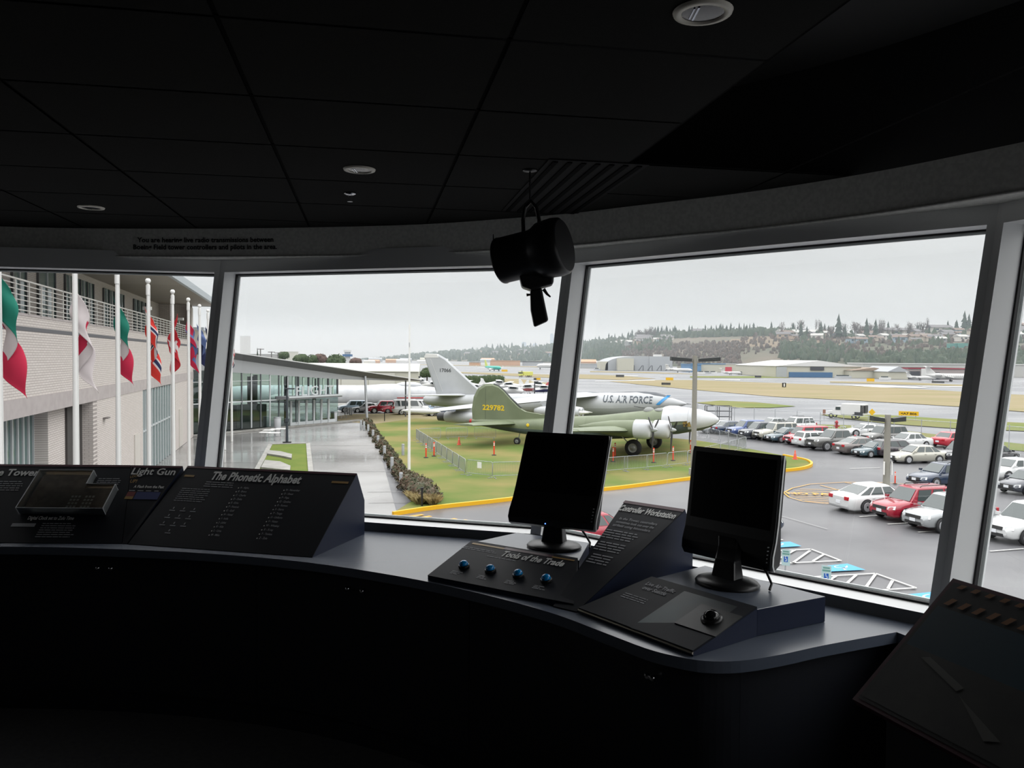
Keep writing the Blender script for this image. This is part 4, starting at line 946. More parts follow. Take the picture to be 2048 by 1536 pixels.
for a,b,z in ((fs(267),fs(277),3.1),(fs(357),fs(364),3.4)):
    dd=bpart('service_door',lambda m:m.bbox((a,-.06,.1),(b,.0,z),mat('door_cream',lin(222,216,208),.5)))
for px in (207,):
    bpart('wall_bracket',lambda m:(m.bbox((fs(207)-.3,-.25,E-3.4),(fs(207)+.3,.0,E-3.33),mat('bracket_grey',lin(130,125,122)))))
# floodlights on building
for i,px in enumerate((289,356)):
    t=thing('security_camera',['white camera on the balcony rail, nearer one','white camera on the balcony rail, farther one'][i],'camera',tuple(Vector((FX0,0,GZ+E+2.76))+fd*fs(px)+Vector((.1,0,0))))
    MB().cyl((0,0,-.1),(0,0,.25),.05,n=8,m=WHITE).build('bracket',t); MB().box((.1,0,.38),(.55,.22,.22),WHITE).build('housing',t)
# farther block behind (seen between building and mullion)
t=thing('museum_block','pale museum block with glass corner beyond the brick building','building',(-38,104,GZ),bang)
MB().bbox((-22,0,0),(14,10,E+2.6),mat('pale_cladding',lin(200,196,186),.7)).build('wall',t); MB().bbox((-22.1,-.3,E+2.6),(14.3,10,E+2.9),EAVE).build('roof_edge',t)
m=MB(); m.bbox((-22.3,-.1,0),(-16,0.1,E-3),GLG); w=m.build('window',t)
m=MB(); [m.bbox((-22.3+k*1.2,-.2,0),(-22.2+k*1.2,0,E-3),MUL) for k in range(6)]; m.build('mullions',w)
# ================================================================= MUSEUM ENTRANCE (glass, sloping roof)
EP=Vector((-29.5,85.2,0)); ed=Vector((8,13.6,0)); L1=ed.length; eang=math.atan2(13.6,8)
mus=thing('museum_entrance','glass museum entrance hall with long sloping grey roof','building',(EP.x,EP.y,GZ),eang)
def mp_(name,fn,par=mus,**k): m=MB(); fn(m); return m.build(name,par,**k)
tS=lambda t:t*L1
RG=mat('roof_band_grey',lin(178,180,183),.5); RD=mat('roof_underside',lin(120,122,124),.6); RW=mat('roof_edge_white',lin(225,226,226),.4)
GLM=glassmat('museum_glass',(.42,.56,.53),.06)
def zr(t): return E+.27-1.7*t
# roof wedge: top edge, underside, band
def roofslab(m):
    a,b=-1.2,2.0
    m.add([(tS(a),-1.0,zr(a)),(tS(b),-1.0,zr(b)),(tS(b),14,zr(b)+.2),(tS(a),14,zr(a)+.2),(tS(a),-1.0,zr(a)-.10),(tS(b),-1.0,zr(b)-.10)],[(0,1,2,3),(0,4,5,1)],RW)
    m.add([(tS(a),-1.0,zr(a)-.10),(tS(1.3),-1.0,zr(1.3)-.10),(tS(b),-1.0,zr(b)-.10),(tS(b),-.6,zr(b)-.2),(tS(1.3),-.15,zr(1.3)-.75),(tS(a),-.15,zr(a)-.68)],[(0,5,4,1),(1,4,3,2)],RD)
    m.add([(tS(b),-.6,zr(b)-.2),(tS(b),14,zr(b)-.2),(tS(a),14,zr(a)-.7),(tS(a),-.15,zr(a)-.68)],[(0,1,2,3)],RG)
mp_('roof',roofslab)
def ztop(t): return E-1.8-1.0*t
mp_('roof_band',lambda m:m.add([(tS(-1.2),-.15,zr(-1.2)-.68),(tS(-1.2),-.15,ztop(-1.2)),(tS(1.02),-.15,ztop(1.02)),(tS(1.9),-.15,zr(1.9)-.35),(tS(1.3),-.15,zr(1.3)-.75)],[(0,1,2,3,4)],RG))
# glazing
gz=mp_('glazing',lambda m:m.poly([(tS(-1.2),0,.35),(tS(1.0),0,.15),(tS(1.0),0,ztop(1.0)),(tS(-1.2),0,ztop(-1.2))],GLM))
def mulls(m):
    n=0; t=-1.2
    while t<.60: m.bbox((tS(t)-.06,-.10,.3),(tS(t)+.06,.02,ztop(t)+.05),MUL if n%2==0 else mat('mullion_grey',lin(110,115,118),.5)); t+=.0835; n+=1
    m.bbox((tS(-1.2),-.1,3.15),(tS(.42),.02,3.27),MUL); m.bbox((tS(-1.2),-.09,5.4),(tS(.3),.02,5.46),MUL)
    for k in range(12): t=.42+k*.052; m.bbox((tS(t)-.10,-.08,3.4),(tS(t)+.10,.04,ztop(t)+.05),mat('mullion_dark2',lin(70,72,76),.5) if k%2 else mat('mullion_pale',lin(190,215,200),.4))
mp_('mullions',mulls,gz)
for k in range(6):
    t=.50+k*.078; mp_('entrance_door',lambda m:(m.bbox((tS(t)-.12,-.16,.05),(tS(t)+.12,.0,3.0),MUL),m.bbox((tS(t),-.1,.05),(tS(t+.078),.0,.5),MUL)))
mp_('canopy',lambda m:(m.bbox((tS(.36),-2.0,3.28),(tS(.91),.1,3.6),mat('canopy_grey',lin(150,152,155),.5)),m.bbox((tS(.36),-2.1,3.45),(tS(.91),-1.9,3.62),MUL)))
mp_('base_kerb',lambda m:m.bbox((tS(-1.2),-.9,0),(tS(1.25),.3,.14),CONC))
mp_('interior_columns',lambda m:[m.cyl((tS(.1+k*.3),4,0),(tS(.1+k*.3),4,ztop(.1+k*.3)),.25,n=10,m=mat('column_teal',lin(60,90,88),.6)) for k in range(4)])
mp_('interior_floor',lambda m:m.bbox((tS(-1.2),.1,-.0),(tS(1),13,.1),mat('floor_dim',lin(85,88,86),.4)))
mp_('interior_back_wall',lambda m:(m.bbox((tS(-1.2),9,0),(tS(.42),9.2,6.2),mat('back_dim',lin(58,62,64),.7)),m.bbox((tS(.42),12,0),(tS(.62),12.2,5.5),MC['back_dim']),m.bbox((tS(.78),12,0),(tS(.86),12.2,5.5),MC['back_dim'])))
mp_('interior_counter',lambda m:m.bbox((tS(.15),2.5,0),(tS(.42),4,2.6),mat('inner_pale',lin(150,140,138),.6)))
M=Matrix.Translation((tS(.63),-1.9,3.66))@Matrix.Rotation(PI/2,4,'X'); m=MB(); m.text('FLIGHT',1.55,M,MUL,sx=.9,off=-.0,width=6.2); lf=m.build('sign_letters',mus,label='tall pale letters reading FLIGHT'); q=lf.modifiers.new('depth','SOLIDIFY'); q.thickness=.12
mp_('slanted_column',lambda m:m.cyl((tS(1.36)-1.4,-1.0,0),(tS(1.29),-.4,zr(1.27)-.6),.16,n=10,m=STEEL))
mp_('thin_column',lambda m:m.cyl((tS(1.82),-.4,0),(tS(1.82),-.4,zr(1.82)-.4),.10,n=8,m=mat('column_dark',lin(90,92,95))))
# ================================================================= AIRCRAFT
OLV=mat('olive_drab',lin(122,132,104),.5,nz=(.7,lin(114,124,97),3)); NGR=mat('neutral_grey',lin(98,108,114),.5,nz=(.8,lin(90,100,106),3)); TARP=mat('white_tarp',lin(218,220,222),.5,nz=(.9,lin(205,208,212),3),bump=.15)
SIL_=mat('aircraft_silver',lin(196,199,202),.38,nz=(.4,lin(184,187,190),3)); WPL=mat('aircraft_white',lin(228,228,226),.4); DKG=mat('dark_grey_paint',lin(70,72,76),.5); TYEL=mat('tail_number_yellow',lin(235,200,40),.5); USB=mat('insignia_grey_blue',lin(70,80,90),.5)
def secf(secs):
    def f(x):
        for a,b in zip(secs[:-1],secs[1:]):
            if (a[0]-x)*(b[0]-x)<=0:
                t=(x-a[0])/(b[0]-a[0]) if b[0]!=a[0] else 0; return [a[i]+(b[i]-a[i])*t for i in range(4)]
        return secs[0] if abs(x-secs[0][0])<abs(x-secs[-1][0]) else secs[-1]
    return f
def fusel(m,secs,top,bot=None,thr=-.25,n=24,lo=-9,hi=9,grow=0):
    """secs: (x,zc,ry,rz); faces below thr use bot; faces outside lo..hi (sin of angle) are skipped"""
    vs=[];fs={}
    for s in secs:
        for i in range(n): a=2*PI*i/n; vs.append((s[0],cos(a)*(s[2]+grow),s[1]+sin(a)*(s[3]+grow)))
    A=[];B=[]
    for k in range(len(secs)-1):
        for i in range(n):
            j=(i+1)%n; z=sin(2*PI*(i+.5)/n); f=(k*n+i,k*n+j,(k+1)*n+j,(k+1)*n+i)
            if z<lo or z>hi: continue
            (B if (bot and z<thr) else A).append(f)
    m.add(vs,A,top,True)
    if B: m.add(vs,B,bot,True)
    if lo<-2: m.add(vs[:n],[tuple(range(n))],bot or top); m.add(vs[-n:],[tuple(range(n))[::-1]],bot or top)
def airfoil(m,root,tip,th=(.14,.10),top=None,bot=None,vert=False):
    """root/tip = (xLE,xTE,span,z)"""
    cs=((0,0),(.05,.6),(.25,1),(.55,.75),(1,.06)); R_=[]
    for (xl,xt,sp,z),t in ((root,th[0]),(tip,th[1])):
        c=abs(xt-xl); u=[]; 
        for q,h in cs: u.append((xl+(xt-xl)*q, h*c*t*.55))
        l=[(x,-h*.7) for x,h in u[::-1][:-1]][0:]; ring=[]
        for x,h in u+l[:-0 or None]:
            zz=z+(xl-x)*0; ring.append((x,sp,zz+h) if not vert else (x,h,sp))
        R_.append(ring)
    n=len(R_[0]); vs=R_[0]+R_[1]; nu=len(cs)
    f=[(i,i+1,n+i+1,n+i) for i in range(nu-1)]; g=[(i,(i+1)%n,n+(i+1)%n,n+i) for i in range(nu-1,n)]
    m.add(vs,f,top,True); m.add(vs,g,bot or top,True); m.add(R_[1],[tuple(range(n))],top); m.add(R_[0],[tuple(range(n))[::-1]],top)
def part(par,name,fn,**k): m=MB(); fn(m); return m.build(name,par,**k)
def finplate(m,pts,th,mm,y=0):
    """closed side outline (x,z) with rounded thickness"""
    n=len(pts); cx=sum(p[0] for p in pts)/n; cz=sum(p[1] for p in pts)/n
    inn=[(cx+(p[0]-cx)*.90,cz+(p[1]-cz)*.90) for p in pts]
    vs=[(p[0],y-th*.15,p[1]) for p in pts]+[(p[0],y+th*.15,p[1]) for p in pts]+[(p[0],y-th/2,p[1]) for p in inn]+[(p[0],y+th/2,p[1]) for p in inn]
    fs=[(i,(i+1)%n,n+(i+1)%n,n+i) for i in range(n)]+[(i,(i+1)%n,2*n+(i+1)%n,2*n+i) for i in range(n)]+[(n+i,n+(i+1)%n,3*n+(i+1)%n,3*n+i) for i in range(n)]
    m.add(vs,fs+[tuple(range(2*n,3*n)),tuple(range(3*n,4*n))],mm)
def wheel_at(par,x,y,z,r,w,name='wheel',rim=None):
    m=MB(); m.lathe([(r*.55,-w/2),(r*.92,-w/2),(r,-w*.3),(r,w*.3),(r*.92,w/2),(r*.55,w/2)],c=(x,y,z),ax=(0,1,0),n=22,m=RUBBER,cap=False); o=m.build(name,par)
    m=MB(); m.lathe([(.02,-w*.42),(r*.25,-w*.42),(r*.28,-w*.34),(r*.5,-w*.36),(r*.57,-w*.48),(r*.57,w*.48),(r*.5,w*.36),(r*.28,w*.34),(r*.25,w*.42),(.02,w*.42)],c=(x,y,z),ax=(0,1,0),n=20,m=rim or mat('wheel_hub',lin(170,172,172),.4,.3)); m.build('hub',o); return o
def prop(par,x,y,z,r,n,ph,mm,hub=.16,bw=.2):
    p=part(par,'propeller',lambda m:m.lathe([(hub,-.05),(hub*1.05,.1),(hub*.6,.35),(.02,.45)],c=(x,y,z),ax=(1,0,0),n=12,m=mat('prop_hub_grey',lin(185,188,190),.4)))
    for k in range(n):
        a=ph+2*PI*k/n; d=Vector((0,cos(a),sin(a))); s=Vector((0,-sin(a),cos(a))); c=Vector((x+.08,y,z)); m=MB(); rg=[]
        for t,w in ((.05,.09),(.25,bw*.9),(.6,bw),(.88,bw*.8),(1,.05)):
            q=c+d*r*t; sk=.06*(1-t); rg.append([q-s*w-Vector((sk,0,0)),q+Vector((.02,0,0)),q+s*w+Vector((sk,0,0)),q-Vector((.02,0,0))])
        m.loft(rg,mm,True,False); m.build('blade',p)
    return p
# ---- four-engined olive bomber
b17=thing('bomber_aircraft','olive green four-engine wartime bomber with white engine covers, parked on the lawn','aircraft',(11.6,69.75,GZ),math.atan2(-.435,.9))
S17=[(6.3,3.1,.06,.06),(6.15,3.08,.32,.32),(5.7,3.05,.58,.6),(4.9,3.02,.82,.86),(4.0,2.98,.98,1.0),(3.0,2.9,1.08,1.14),(1.8,2.78,1.14,1.16),(0,2.5,1.16,1.16),(-2,2.24,1.14,1.14),(-4,2.02,1.1,1.08),(-6.5,1.9,.98,1.0),(-9,1.80,.82,.88),(-11.5,1.76,.64,.72),(-14,1.82,.45,.52),(-16,1.95,.32,.36),(-17.2,2.0,.2,.22)]
part(b17,'fuselage',lambda m:fusel(m,S17,OLV,NGR,-.22))
part(b17,'nose_cover',lambda m:(fusel(m,[(6.42,3.1,.05,.05)]+S17[1:5],TARP,TARP,-9,lo=-.75,grow=.05),fusel(m,[s for s in S17 if 1.7<s[0]<4.2],TARP,TARP,-9,lo=-.1,grow=.07)),label='white tarpaulin over nose and cockpit')
part(b17,'windscreen_hump',lambda m:m.ball((2.6,0,3.75),.75,14,TARP,8,(1.5,.95,.6)),label='white covered cockpit roof')
part(b17,'top_turret',lambda m:(m.ball((.4,0,3.62),.5,14,mat('canvas_grey',lin(150,152,150),.8),8,(1,1,.75)),m.cyl((.1,.12,3.85),(-1.0,.12,4.0),.03,n=6,m=BLACK)),label='grey canvas covered turret')
part(b17,'canvas_hatch',lambda m:m.ball((1.5,0,3.72),.5,12,MC['canvas_grey'],6,(1.3,1.4,.45)))
for s in (-1,1):
    part(b17,'wing',lambda m:airfoil(m,(1.7,-4.2,s*.9,2.05),(-.2,-2.6,s*15.2,3.05),(.15,.10),OLV,NGR))
    part(b17,'wing_tip',lambda m:m.ball((-1.35,s*15.2,3.05),1.15,14,OLV,8,(1,.55,.10)))
    part(b17,'tailplane',lambda m:airfoil(m,(-12.2,-16.2,s*.3,2.0),(-13.6,-15.6,s*6.3,2.2),(.13,.10),OLV,NGR))
    for (ex,ey,ez) in ((3.15,3.2,2.36),(2.55,6.7,2.62)):
        y=s*ey
        part(b17,'engine_nacelle',lambda m:m.lathe([(.05,-5.2),(.35,-4),(.6,-2.4),(.68,-1.0),(.70,0)],c=(ex-.9,y,ez),ax=(1,0,0),n=18,m=OLV))
        part(b17,'engine_cover',lambda m:m.lathe([(.70,-.45),(.76,-.4),(.78,.3),(.74,.72),(.60,.86),(.15,.9)],c=(ex-.9,y,ez),ax=(1,0,0),n=20,m=TARP),label='white engine cover')
        prop(b17,ex+.05,y,ez,1.78,3,(1.35 if ey<5 else 1.45)+PI/1.0,BLACK,.18,.19)
    wheel_at(b17,0,s*3.2,.71,.71,.42)
    part(b17,'landing_gear_strut',lambda m:(m.cyl((0,s*3.2-s*.32,.71),(.5,s*3.2-s*.1,2.0),.07,n=8,m=STEEL),m.cyl((-.05,s*3.2,.75),(-1.3,s*3.2,1.9),.05,n=8,m=STEEL)))
FIN=[(-9.5,2.3),(-7.8,2.85),(-9.4,2.85),(-11.2,3.08),(-12.0,3.45),(-13.0,4.35),(-13.7,5.05),(-14.3,5.48),(-15.0,5.68),(-15.8,5.62),(-16.5,5.2),(-16.95,4.4),(-17.15,3.2),(-17.05,2.0),(-14,1.9)]
part(b17,'tail_fin',lambda m:finplate(m,FIN,.34,OLV)); part(b17,'fin_deicer_boot',lambda m:m.tube([(-11.9,0,3.5),(-13.0,0,4.38),(-13.7,0,5.08),(-14.3,0,5.5),(-14.8,0,5.66)],.075,8,DKG),label='dark rubber leading edge')
part(b17,'rudder_line',lambda m:m.tube([(-15.6,-.172,2.1),(-15.6,-.172,5.2)],.012,4,DKG))
part(b17,'tail_number',lambda m:m.text('229782',.68,Matrix.Translation((-14.75,-.182,3.18))@Matrix.Rotation(PI/2,4,'X'),TYEL,sx=.8,off=.03,width=2.35),label='yellow tail number 229782')
part(b17,'tail_guns',lambda m:(m.ball((-17.2,0,2.0),.25,10,mat('red_cap',lin(180,40,45),.5)),m.cyl((-17.2,.08,2.0),(-17.9,.08,2.0),.02,n=6,m=BLACK)))
part(b17,'yellow_marking',lambda m:m.lathe([(.16,0),(.16,.01),(.09,.012)],c=(-10.9,-.68,1.95),ax=(0,-1,.1),n=14,m=TYEL))
part(b17,'nose_marking',lambda m:m.add([(3.7,-1.02,2.5),(4.3,-.97,2.5),(4.2,-.99,2.9),(3.9,-1.02,3.05),(3.6,-1.04,2.8)],[(0,1,2,3,4)],mat('nose_art',lin(170,140,60),.5,nz=(4,lin(40,38,35),4))),label='small yellow and black painted patch')
wheel_at(b17,-12.3,0,.34,.34,.2,'tail_wheel'); part(b17,'tail_wheel_strut',lambda m:m.cyl((-12.3,.15,.34),(-12.0,.05,1.2),.05,n=8,m=STEEL))
# ---- silver jet bomber
b47=thing('jet_bomber','silver swept-wing jet bomber marked U.S. AIR FORCE behind the olive bomber','aircraft',(18.9,86.4,GZ),math.atan2(-.423,.906))
S47=[(0,3.35,.05,.05),(-.3,3.35,.2,.2),(-1.2,3.34,.48,.5),(-2.5,3.32,.82,.85),(-4,3.26,1.05,1.15),(-5.5,3.18,1.18,1.32),(-8,3.0,1.22,1.36),(-12.6,2.85,1.2,1.3),(-18,2.78,1.15,1.2),(-23,2.78,1.0,1.05),(-27,2.8,.85,.88),(-30,2.82,.76,.78),(-31.8,2.85,.70,.72),(-32.6,2.86,.55,.56),(-33,2.87,.3,.3)]
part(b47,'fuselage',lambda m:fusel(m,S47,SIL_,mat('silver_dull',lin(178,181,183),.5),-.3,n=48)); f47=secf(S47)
part(b47,'canopy',lambda m:fusel(m,[(-1.5,3.4,.35,.5),(-2.4,3.45,.55,.82),(-3.4,3.55,.62,.98),(-4.6,3.6,.6,1.0),(-6.5,3.55,.5,.98),(-8.6,3.4,.25,.95)],mat('canopy_cover_dark',lin(92,96,102),.5),lo=.2),label='dark anti-glare top and canopy')
part(b47,'nose_probe',lambda m:m.cyl((0,0,3.35),(.5,0,3.33),.05,.02,n=8,m=DKG))
def conform(m,name,txt,x0,x1,zc,h,mm,sec,side=-1):
    vs,fs,w=textmesh(txt,.85,.015); k=(x1-x0)/w; out=[]
    for v in vs:
        x=x0+v[0]*k; z=zc-h*.36+v[1]*h; s=sec(x); q=max(-.98,min(.98,(z-s[1])/s[3])); out.append((x,side*(s[2]*math.sqrt(1-q*q)+.05),z))
    m.add(out,fs,mm)
part(b47,'fuselage_lettering',lambda m:conform(m,'','U.S. AIR FORCE',-9.15,-3.55,3.72,1.1,USB,f47),label='dark letters reading U.S. AIR FORCE')
def stripe(m):
    L=[]
    for k in range(9):
        z=3.2+k*.13; x=-3.15+(z-3.2)*1.0
        for d in (0,.42): s=f47(x+d); q=min(.98,max(-.98,(z-s[1])/s[3])); L.append((x+d,-(s[2]*math.sqrt(1-q*q)+.05),z))
    m.add(L,[(2*k,2*k+1,2*k+3,2*k+2) for k in range(8)],mat('stripe_blue',lin(60,150,215),.4))
part(b47,'blue_band',stripe,label='blue slanted band behind the nose')
for s in (-1,1):
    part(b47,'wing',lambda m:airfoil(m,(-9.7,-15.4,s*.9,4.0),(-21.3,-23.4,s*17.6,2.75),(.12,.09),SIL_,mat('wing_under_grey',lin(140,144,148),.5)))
    part(b47,'tailplane',lambda m:airfoil(m,(-26.8,-30.6,s*.4,3.55),(-31.5,-33.0,s*5.2,3.6),(.10,.08),SIL_))
    part(b47,'tip_fairing',lambda m:m.lathe([(.02,-2.6),(.22,-1.6),(.28,0),(.2,1.2),(.02,2)],c=(-22.4,s*17.6,2.75),ax=(1,0,0),n=12,m=WPL))
    POD=[(.30,-3.3),(.52,-2.6),(.62,-.6),(.60,.8),(.50,1.6),(.44,1.75)]
    for dy in (-.55,.55):
        part(b47,'engine_pod',lambda m:m.lathe(POD,c=(-11.2,s*7.2+dy,2.5),ax=(1,0,0),n=18,m=SIL_))
        part(b47,'engine_spinner',lambda m:(m.lathe([(.40,1.72),(.38,1.4),(.15,1.45)],c=(-11.2,s*7.2+dy,2.5),ax=(1,0,0),n=16,m=DKG),m.lathe([(.2,1.5),(.16,2.0),(.02,2.8)],c=(-11.2,s*7.2+dy,2.5),ax=(1,0,0),n=12,m=WPL)))
    part(b47,'pod_pylon',lambda m:m.extr([(-14.2,s*7.2-.08,3.55),(-11.0,s*7.2-.08,3.5),(-10.2,s*7.2-.08,2.9),(-13.5,s*7.2-.08,2.6)],(0,.16,0),SIL_))
    part(b47,'engine_pod',lambda m:(m.lathe([(.44,-3.0),(.46,-2.3),(.56,-2.2),(.62,-.6),(.58,1.2),(.44,2.0),(.05,2.2)],c=(-19.6,s*14,2.0),ax=(1,0,0),n=18,m=SIL_),m.lathe([(.45,-3.1),(.47,-2.2)],c=(-19.6,s*14,2.0),ax=(1,0,0),n=16,m=DKG)))
    part(b47,'pod_pylon',lambda m:m.extr([(-20.6,s*14-.06,3.0),(-18.8,s*14-.06,3.0),(-18.2,s*14-.06,2.3),(-20.8,s*14-.06,2.3)],(0,.12,0),SIL_))
    part(b47,'outrigger_gear',lambda m:m.cyl((-12,s*7.2,2.0),(-12,s*7.2,.2),.06,n=8,m=STEEL)); wheel_at(b47,-12,s*7.2,.3,.3,.18)
F47=[(-24.5,3.5),(-24.8,4.0),(-26.1,4.95),(-30.0,8.05),(-30.9,8.5),(-32.7,8.55),(-33.0,8.2),(-31.3,3.9),(-31.2,3.4)]
part(b47,'tail_fin',lambda m:finplate(m,F47,.42,SIL_)); part(b47,'fin_cap',lambda m:finplate(m,[(-30.7,8.1),(-31.0,8.56),(-32.8,8.6),(-33.05,8.05)],.46,WPL),label='white fin cap')
part(b47,'tail_number',lambda m:m.text('17066',.62,Matrix.Translation((-29.9,-.225,6.35))@Matrix.Rotation(PI/2,4,'X'),DKG,sx=.8,width=1.7),label='dark serial number 17066')
part(b47,'rudder_line',lambda m:m.tube([(-30.2,-.225,3.9),(-30.9,-.225,5.5),(-32.0,-.225,8.0)],.02,4,WPL))
for x in (-8,-19):
    for s in (-1,1): wheel_at(b47,x,s*.35,.62,.62,.35)
    part(b47,'main_gear_strut',lambda m:m.cyl((x,0,.6),(x,0,2.0),.14,n=8,m=STEEL))
# ---- shrink-wrapped white fuselage behind the museum roof tip
wp=thing('wrapped_aircraft','long aircraft fuselage wrapped in white shrink film beyond the museum roof','aircraft',(-34,131,GZ),.06)
SW=[(-16,1.9,.4,.4),(-14,1.95,1.0,1.0),(-8,1.95,1.4,1.42),(2,1.95,1.45,1.48),(10,2.0,1.42,1.45),(13,2.1,1.45,1.6),(17,2.1,1.5,1.65),(20,2.05,1.35,1.3),(24,2.0,1.0,.9),(27,2,.5,.5)]
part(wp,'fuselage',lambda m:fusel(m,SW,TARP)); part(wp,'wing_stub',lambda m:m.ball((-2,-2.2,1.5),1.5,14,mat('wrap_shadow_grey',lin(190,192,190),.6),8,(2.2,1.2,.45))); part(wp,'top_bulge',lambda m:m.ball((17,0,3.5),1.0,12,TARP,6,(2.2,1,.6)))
for x in (-2,14): part(wp,'cradle',lambda m:m.box((x,0,.3),(1.8,1.6,.6),STEEL))
# ---- small aircraft builder
def lightplane(loc,rz,lb,c1,c2,sc=1,high=True,wc=None):
    t=thing('light_aircraft',lb,'aircraft',loc,rz,'parked light aircraft',scale=sc)
    S_=[(2.3,1.3,.12,.15),(2.1,1.3,.42,.42),(1.2,1.35,.5,.5),(.2,1.5,.55,.7),(-1.2,1.5,.45,.6),(-3,1.45,.2,.28),(-4.6,1.5,.06,.12)]
    part(t,'fuselage',lambda m:fusel(m,S_,c1,c2,-.2,14)); z=2.25 if high else 1.0
    part(t,'wing',lambda m:(airfoil(m,(.9,-.7,0,z),(.8,-.5,5.4,z+.1),(.12,.10),wc or WPL),airfoil(m,(.9,-.7,0,z),(.8,-.5,-5.4,z+.1),(.12,.10),wc or WPL)))
    part(t,'cabin_glass',lambda m:fusel(m,[(1.15,1.5,.4,.5),(.7,1.55,.52,.68),(-.6,1.55,.5,.66),(-1.3,1.5,.38,.5)],GLD,lo=.25,n=14,grow=.02))
    part(t,'tail_fin',lambda m:finplate(m,[(-3.4,1.6),(-4.3,2.9),(-4.8,2.95),(-4.75,1.5)],.1,c2 or c1)); part(t,'tailplane',lambda m:m.box((-4.3,0,1.65),(.9,3.1,.06),WPL))
    prop(t,2.3,0,1.3,.95,2,.6,BLACK,.1,.07)
    for x,y in ((1.6,0),(-.2,1.1),(-.2,-1.1)): wheel_at(t,x,y,.22,.22,.12)
    part(t,'landing_gear',lambda m:(m.cyl((-.1,.3,1.0),(-.2,1.1,.25),.04,n=6,m=STEEL),m.cyl((-.1,-.3,1.0),(-.2,-1.1,.25),.04,n=6,m=STEEL),m.cyl((1.6,0,1.0),(1.6,0,.2),.04,n=6,m=STEEL)))
    return t
LRED=mat('light_plane_red',lin(190,60,70),.4); LBLU=mat('light_plane_blue',lin(60,70,130),.4); LNAV=mat('cowl_navy',lin(50,50,95),.5); LRED=MC['light_plane_red']=mat('light_plane_red2',lin(200,110,110),.4)
for x,y,rz,lb,c1,c2 in ((868,783,.2,'white light aircraft left of the silver fin',WPL,WPL),(930,781,2.9,'white light aircraft between silver fin and hedge',WPL,WPL),(948,790,.3,'white light aircraft in front of its neighbour, by the silver fin root',WPL,WPL),
    (998,779,.1,'white light aircraft just right of the olive fin',WPL,WPL),(1018,784,3.0,'white light aircraft parked behind the red striped one',WPL,WPL),(1025,795,.2,'white light aircraft near the silver wing, closest to the olive fin',WPL,WPL),
    (1056,790,2.9,'white and red light aircraft in the middle of the apron',WPL,LRED),(1088,792,3.5,'light aircraft with navy cowling cover left of the mullion',WPL,LNAV),(1075,782,.2,'white high-wing aircraft behind the navy cowled one',WPL,WPL),(840,775,.1,'distant white light aircraft beside the beige hangar',WPL,WPL)):
    lightplane(G(x,y),rz,lb,c1,c2)
# ---- airliners / business jets
def jetliner(loc,rz,lb,body,fin,sc=1,rear=False,wing=WPL):
    t=thing('jet_airliner' if not rear else 'business_jet',lb,'aircraft',loc,rz,scale=sc)
    S_=[(17,3.2,.1,.1),(16.2,3.2,.9,.8),(14.5,3.3,1.6,1.6),(12,3.4,1.88,1.9),(-7,3.4,1.88,1.9),(-12,3.8,1.2,1.3),(-16,4.3,.3,.4)]
    part(t,'fuselage',lambda m:fusel(m,S_,body,None,n=18))
    for s in (-1,1):
        part(t,'wing',lambda m:airfoil(m,(5 if not rear else 1,-2 if not rear else -4,s*1.2,2.4),(-4 if not rear else -6,-6 if not rear else -7.5,s*16,3.6),(.12,.09),wing)); part(t,'winglet',lambda m:finplate(m,[(-4.2,3.6),(-6.0,3.6),(-6.6,5.8),(-6.0,5.8)] if not rear else [(-6,3.6),(-7.5,3.6),(-8.5,5.2),(-8,5.2)],.1,wing,s*16))
        if rear: part(t,'engine',lambda m:m.lathe([(.6,-2.2),(.95,-1),(1,1),(.8,1.8)],c=(-8.5,s*2.9,4.4),ax=(1,0,0),n=14,m=wing))
        else: part(t,'engine',lambda m:m.lathe([(.6,-2.4),(1.0,-1),(1.1,1),(.95,1.6)],c=(4.5,s*5.2,1.6),ax=(1,0,0),n=14,m=WPL))
        zt=4.3 if not rear else 9.6
        part(t,'tailplane',lambda m:airfoil(m,(-12,-15.5,s*.3,zt),(-15,-17,s*6,zt+.3),(.1,.08),wing))
    part(t,'tail_fin',lambda m:finplate(m,[(-9.5,4.8),(-14.3,11.6 if not rear else 9.7),(-16.5,11.6 if not rear else 9.7),(-15.6,4.2)],.4,fin))
    for x,y in ((13,0),(-1,2.6),(-1,-2.6)): wheel_at(t,x,y,.6,.6,.6)
    part(t,'landing_gear',lambda m:[m.cyl((x,y,.5),(x,y*.8,2.4),.15,n=6,m=STEEL) for x,y in ((13,0),(-1,2.6),(-1,-2.6))])
    part(t,'windows',lambda m:[m.box((k*1.1,s*1.87,3.7),(.4,.06,.4),GLD) for k in range(-6,12) for s in (-1,1)]+[m.box((15.6,0,3.9),(.7,1.6,.35),GLD)])
    return t
TEALP=mat('primer_green',lin(55,180,165),.4); YFIN=mat('fin_yellow_green',lin(205,215,110),.4)
jetliner(G(985,742),-1.02,'distant airliner in turquoise primer with yellow-green fin on the runway',TEALP,YFIN,.60)
jetliner(G(1905,763),-.35,'white business jet at the far hangars, cut by the right mullion',WPL,WPL,.62,True)
jetliner(G(1842,761),-.2,'small white business jet beside the larger one at the far hangars',WPL,WPL,.36,True)
jetliner(G(1357,745),-.3,'white business jet in front of the arched hangar',WPL,WPL,.5,True)
jetliner(G(1462,750),.2,'low white business jet before the red hangar door',WPL,WPL,.36,True)
jetliner(G(1545,751),-2.4,'white turboprop shaped jet facing the camera before the dark hangar opening',WPL,WPL,.36,True)
jetliner(G(1105,739),2.6,'distant white jet left of the middle mullion',WPL,WPL,.8,True)
t=lightplane(G(1742,755),.1,'bright yellow aircraft at the far hangars',mat('bright_yellow',lin(230,195,60),.5),MC['bright_yellow'],1.6,wc=MC['bright_yellow'])
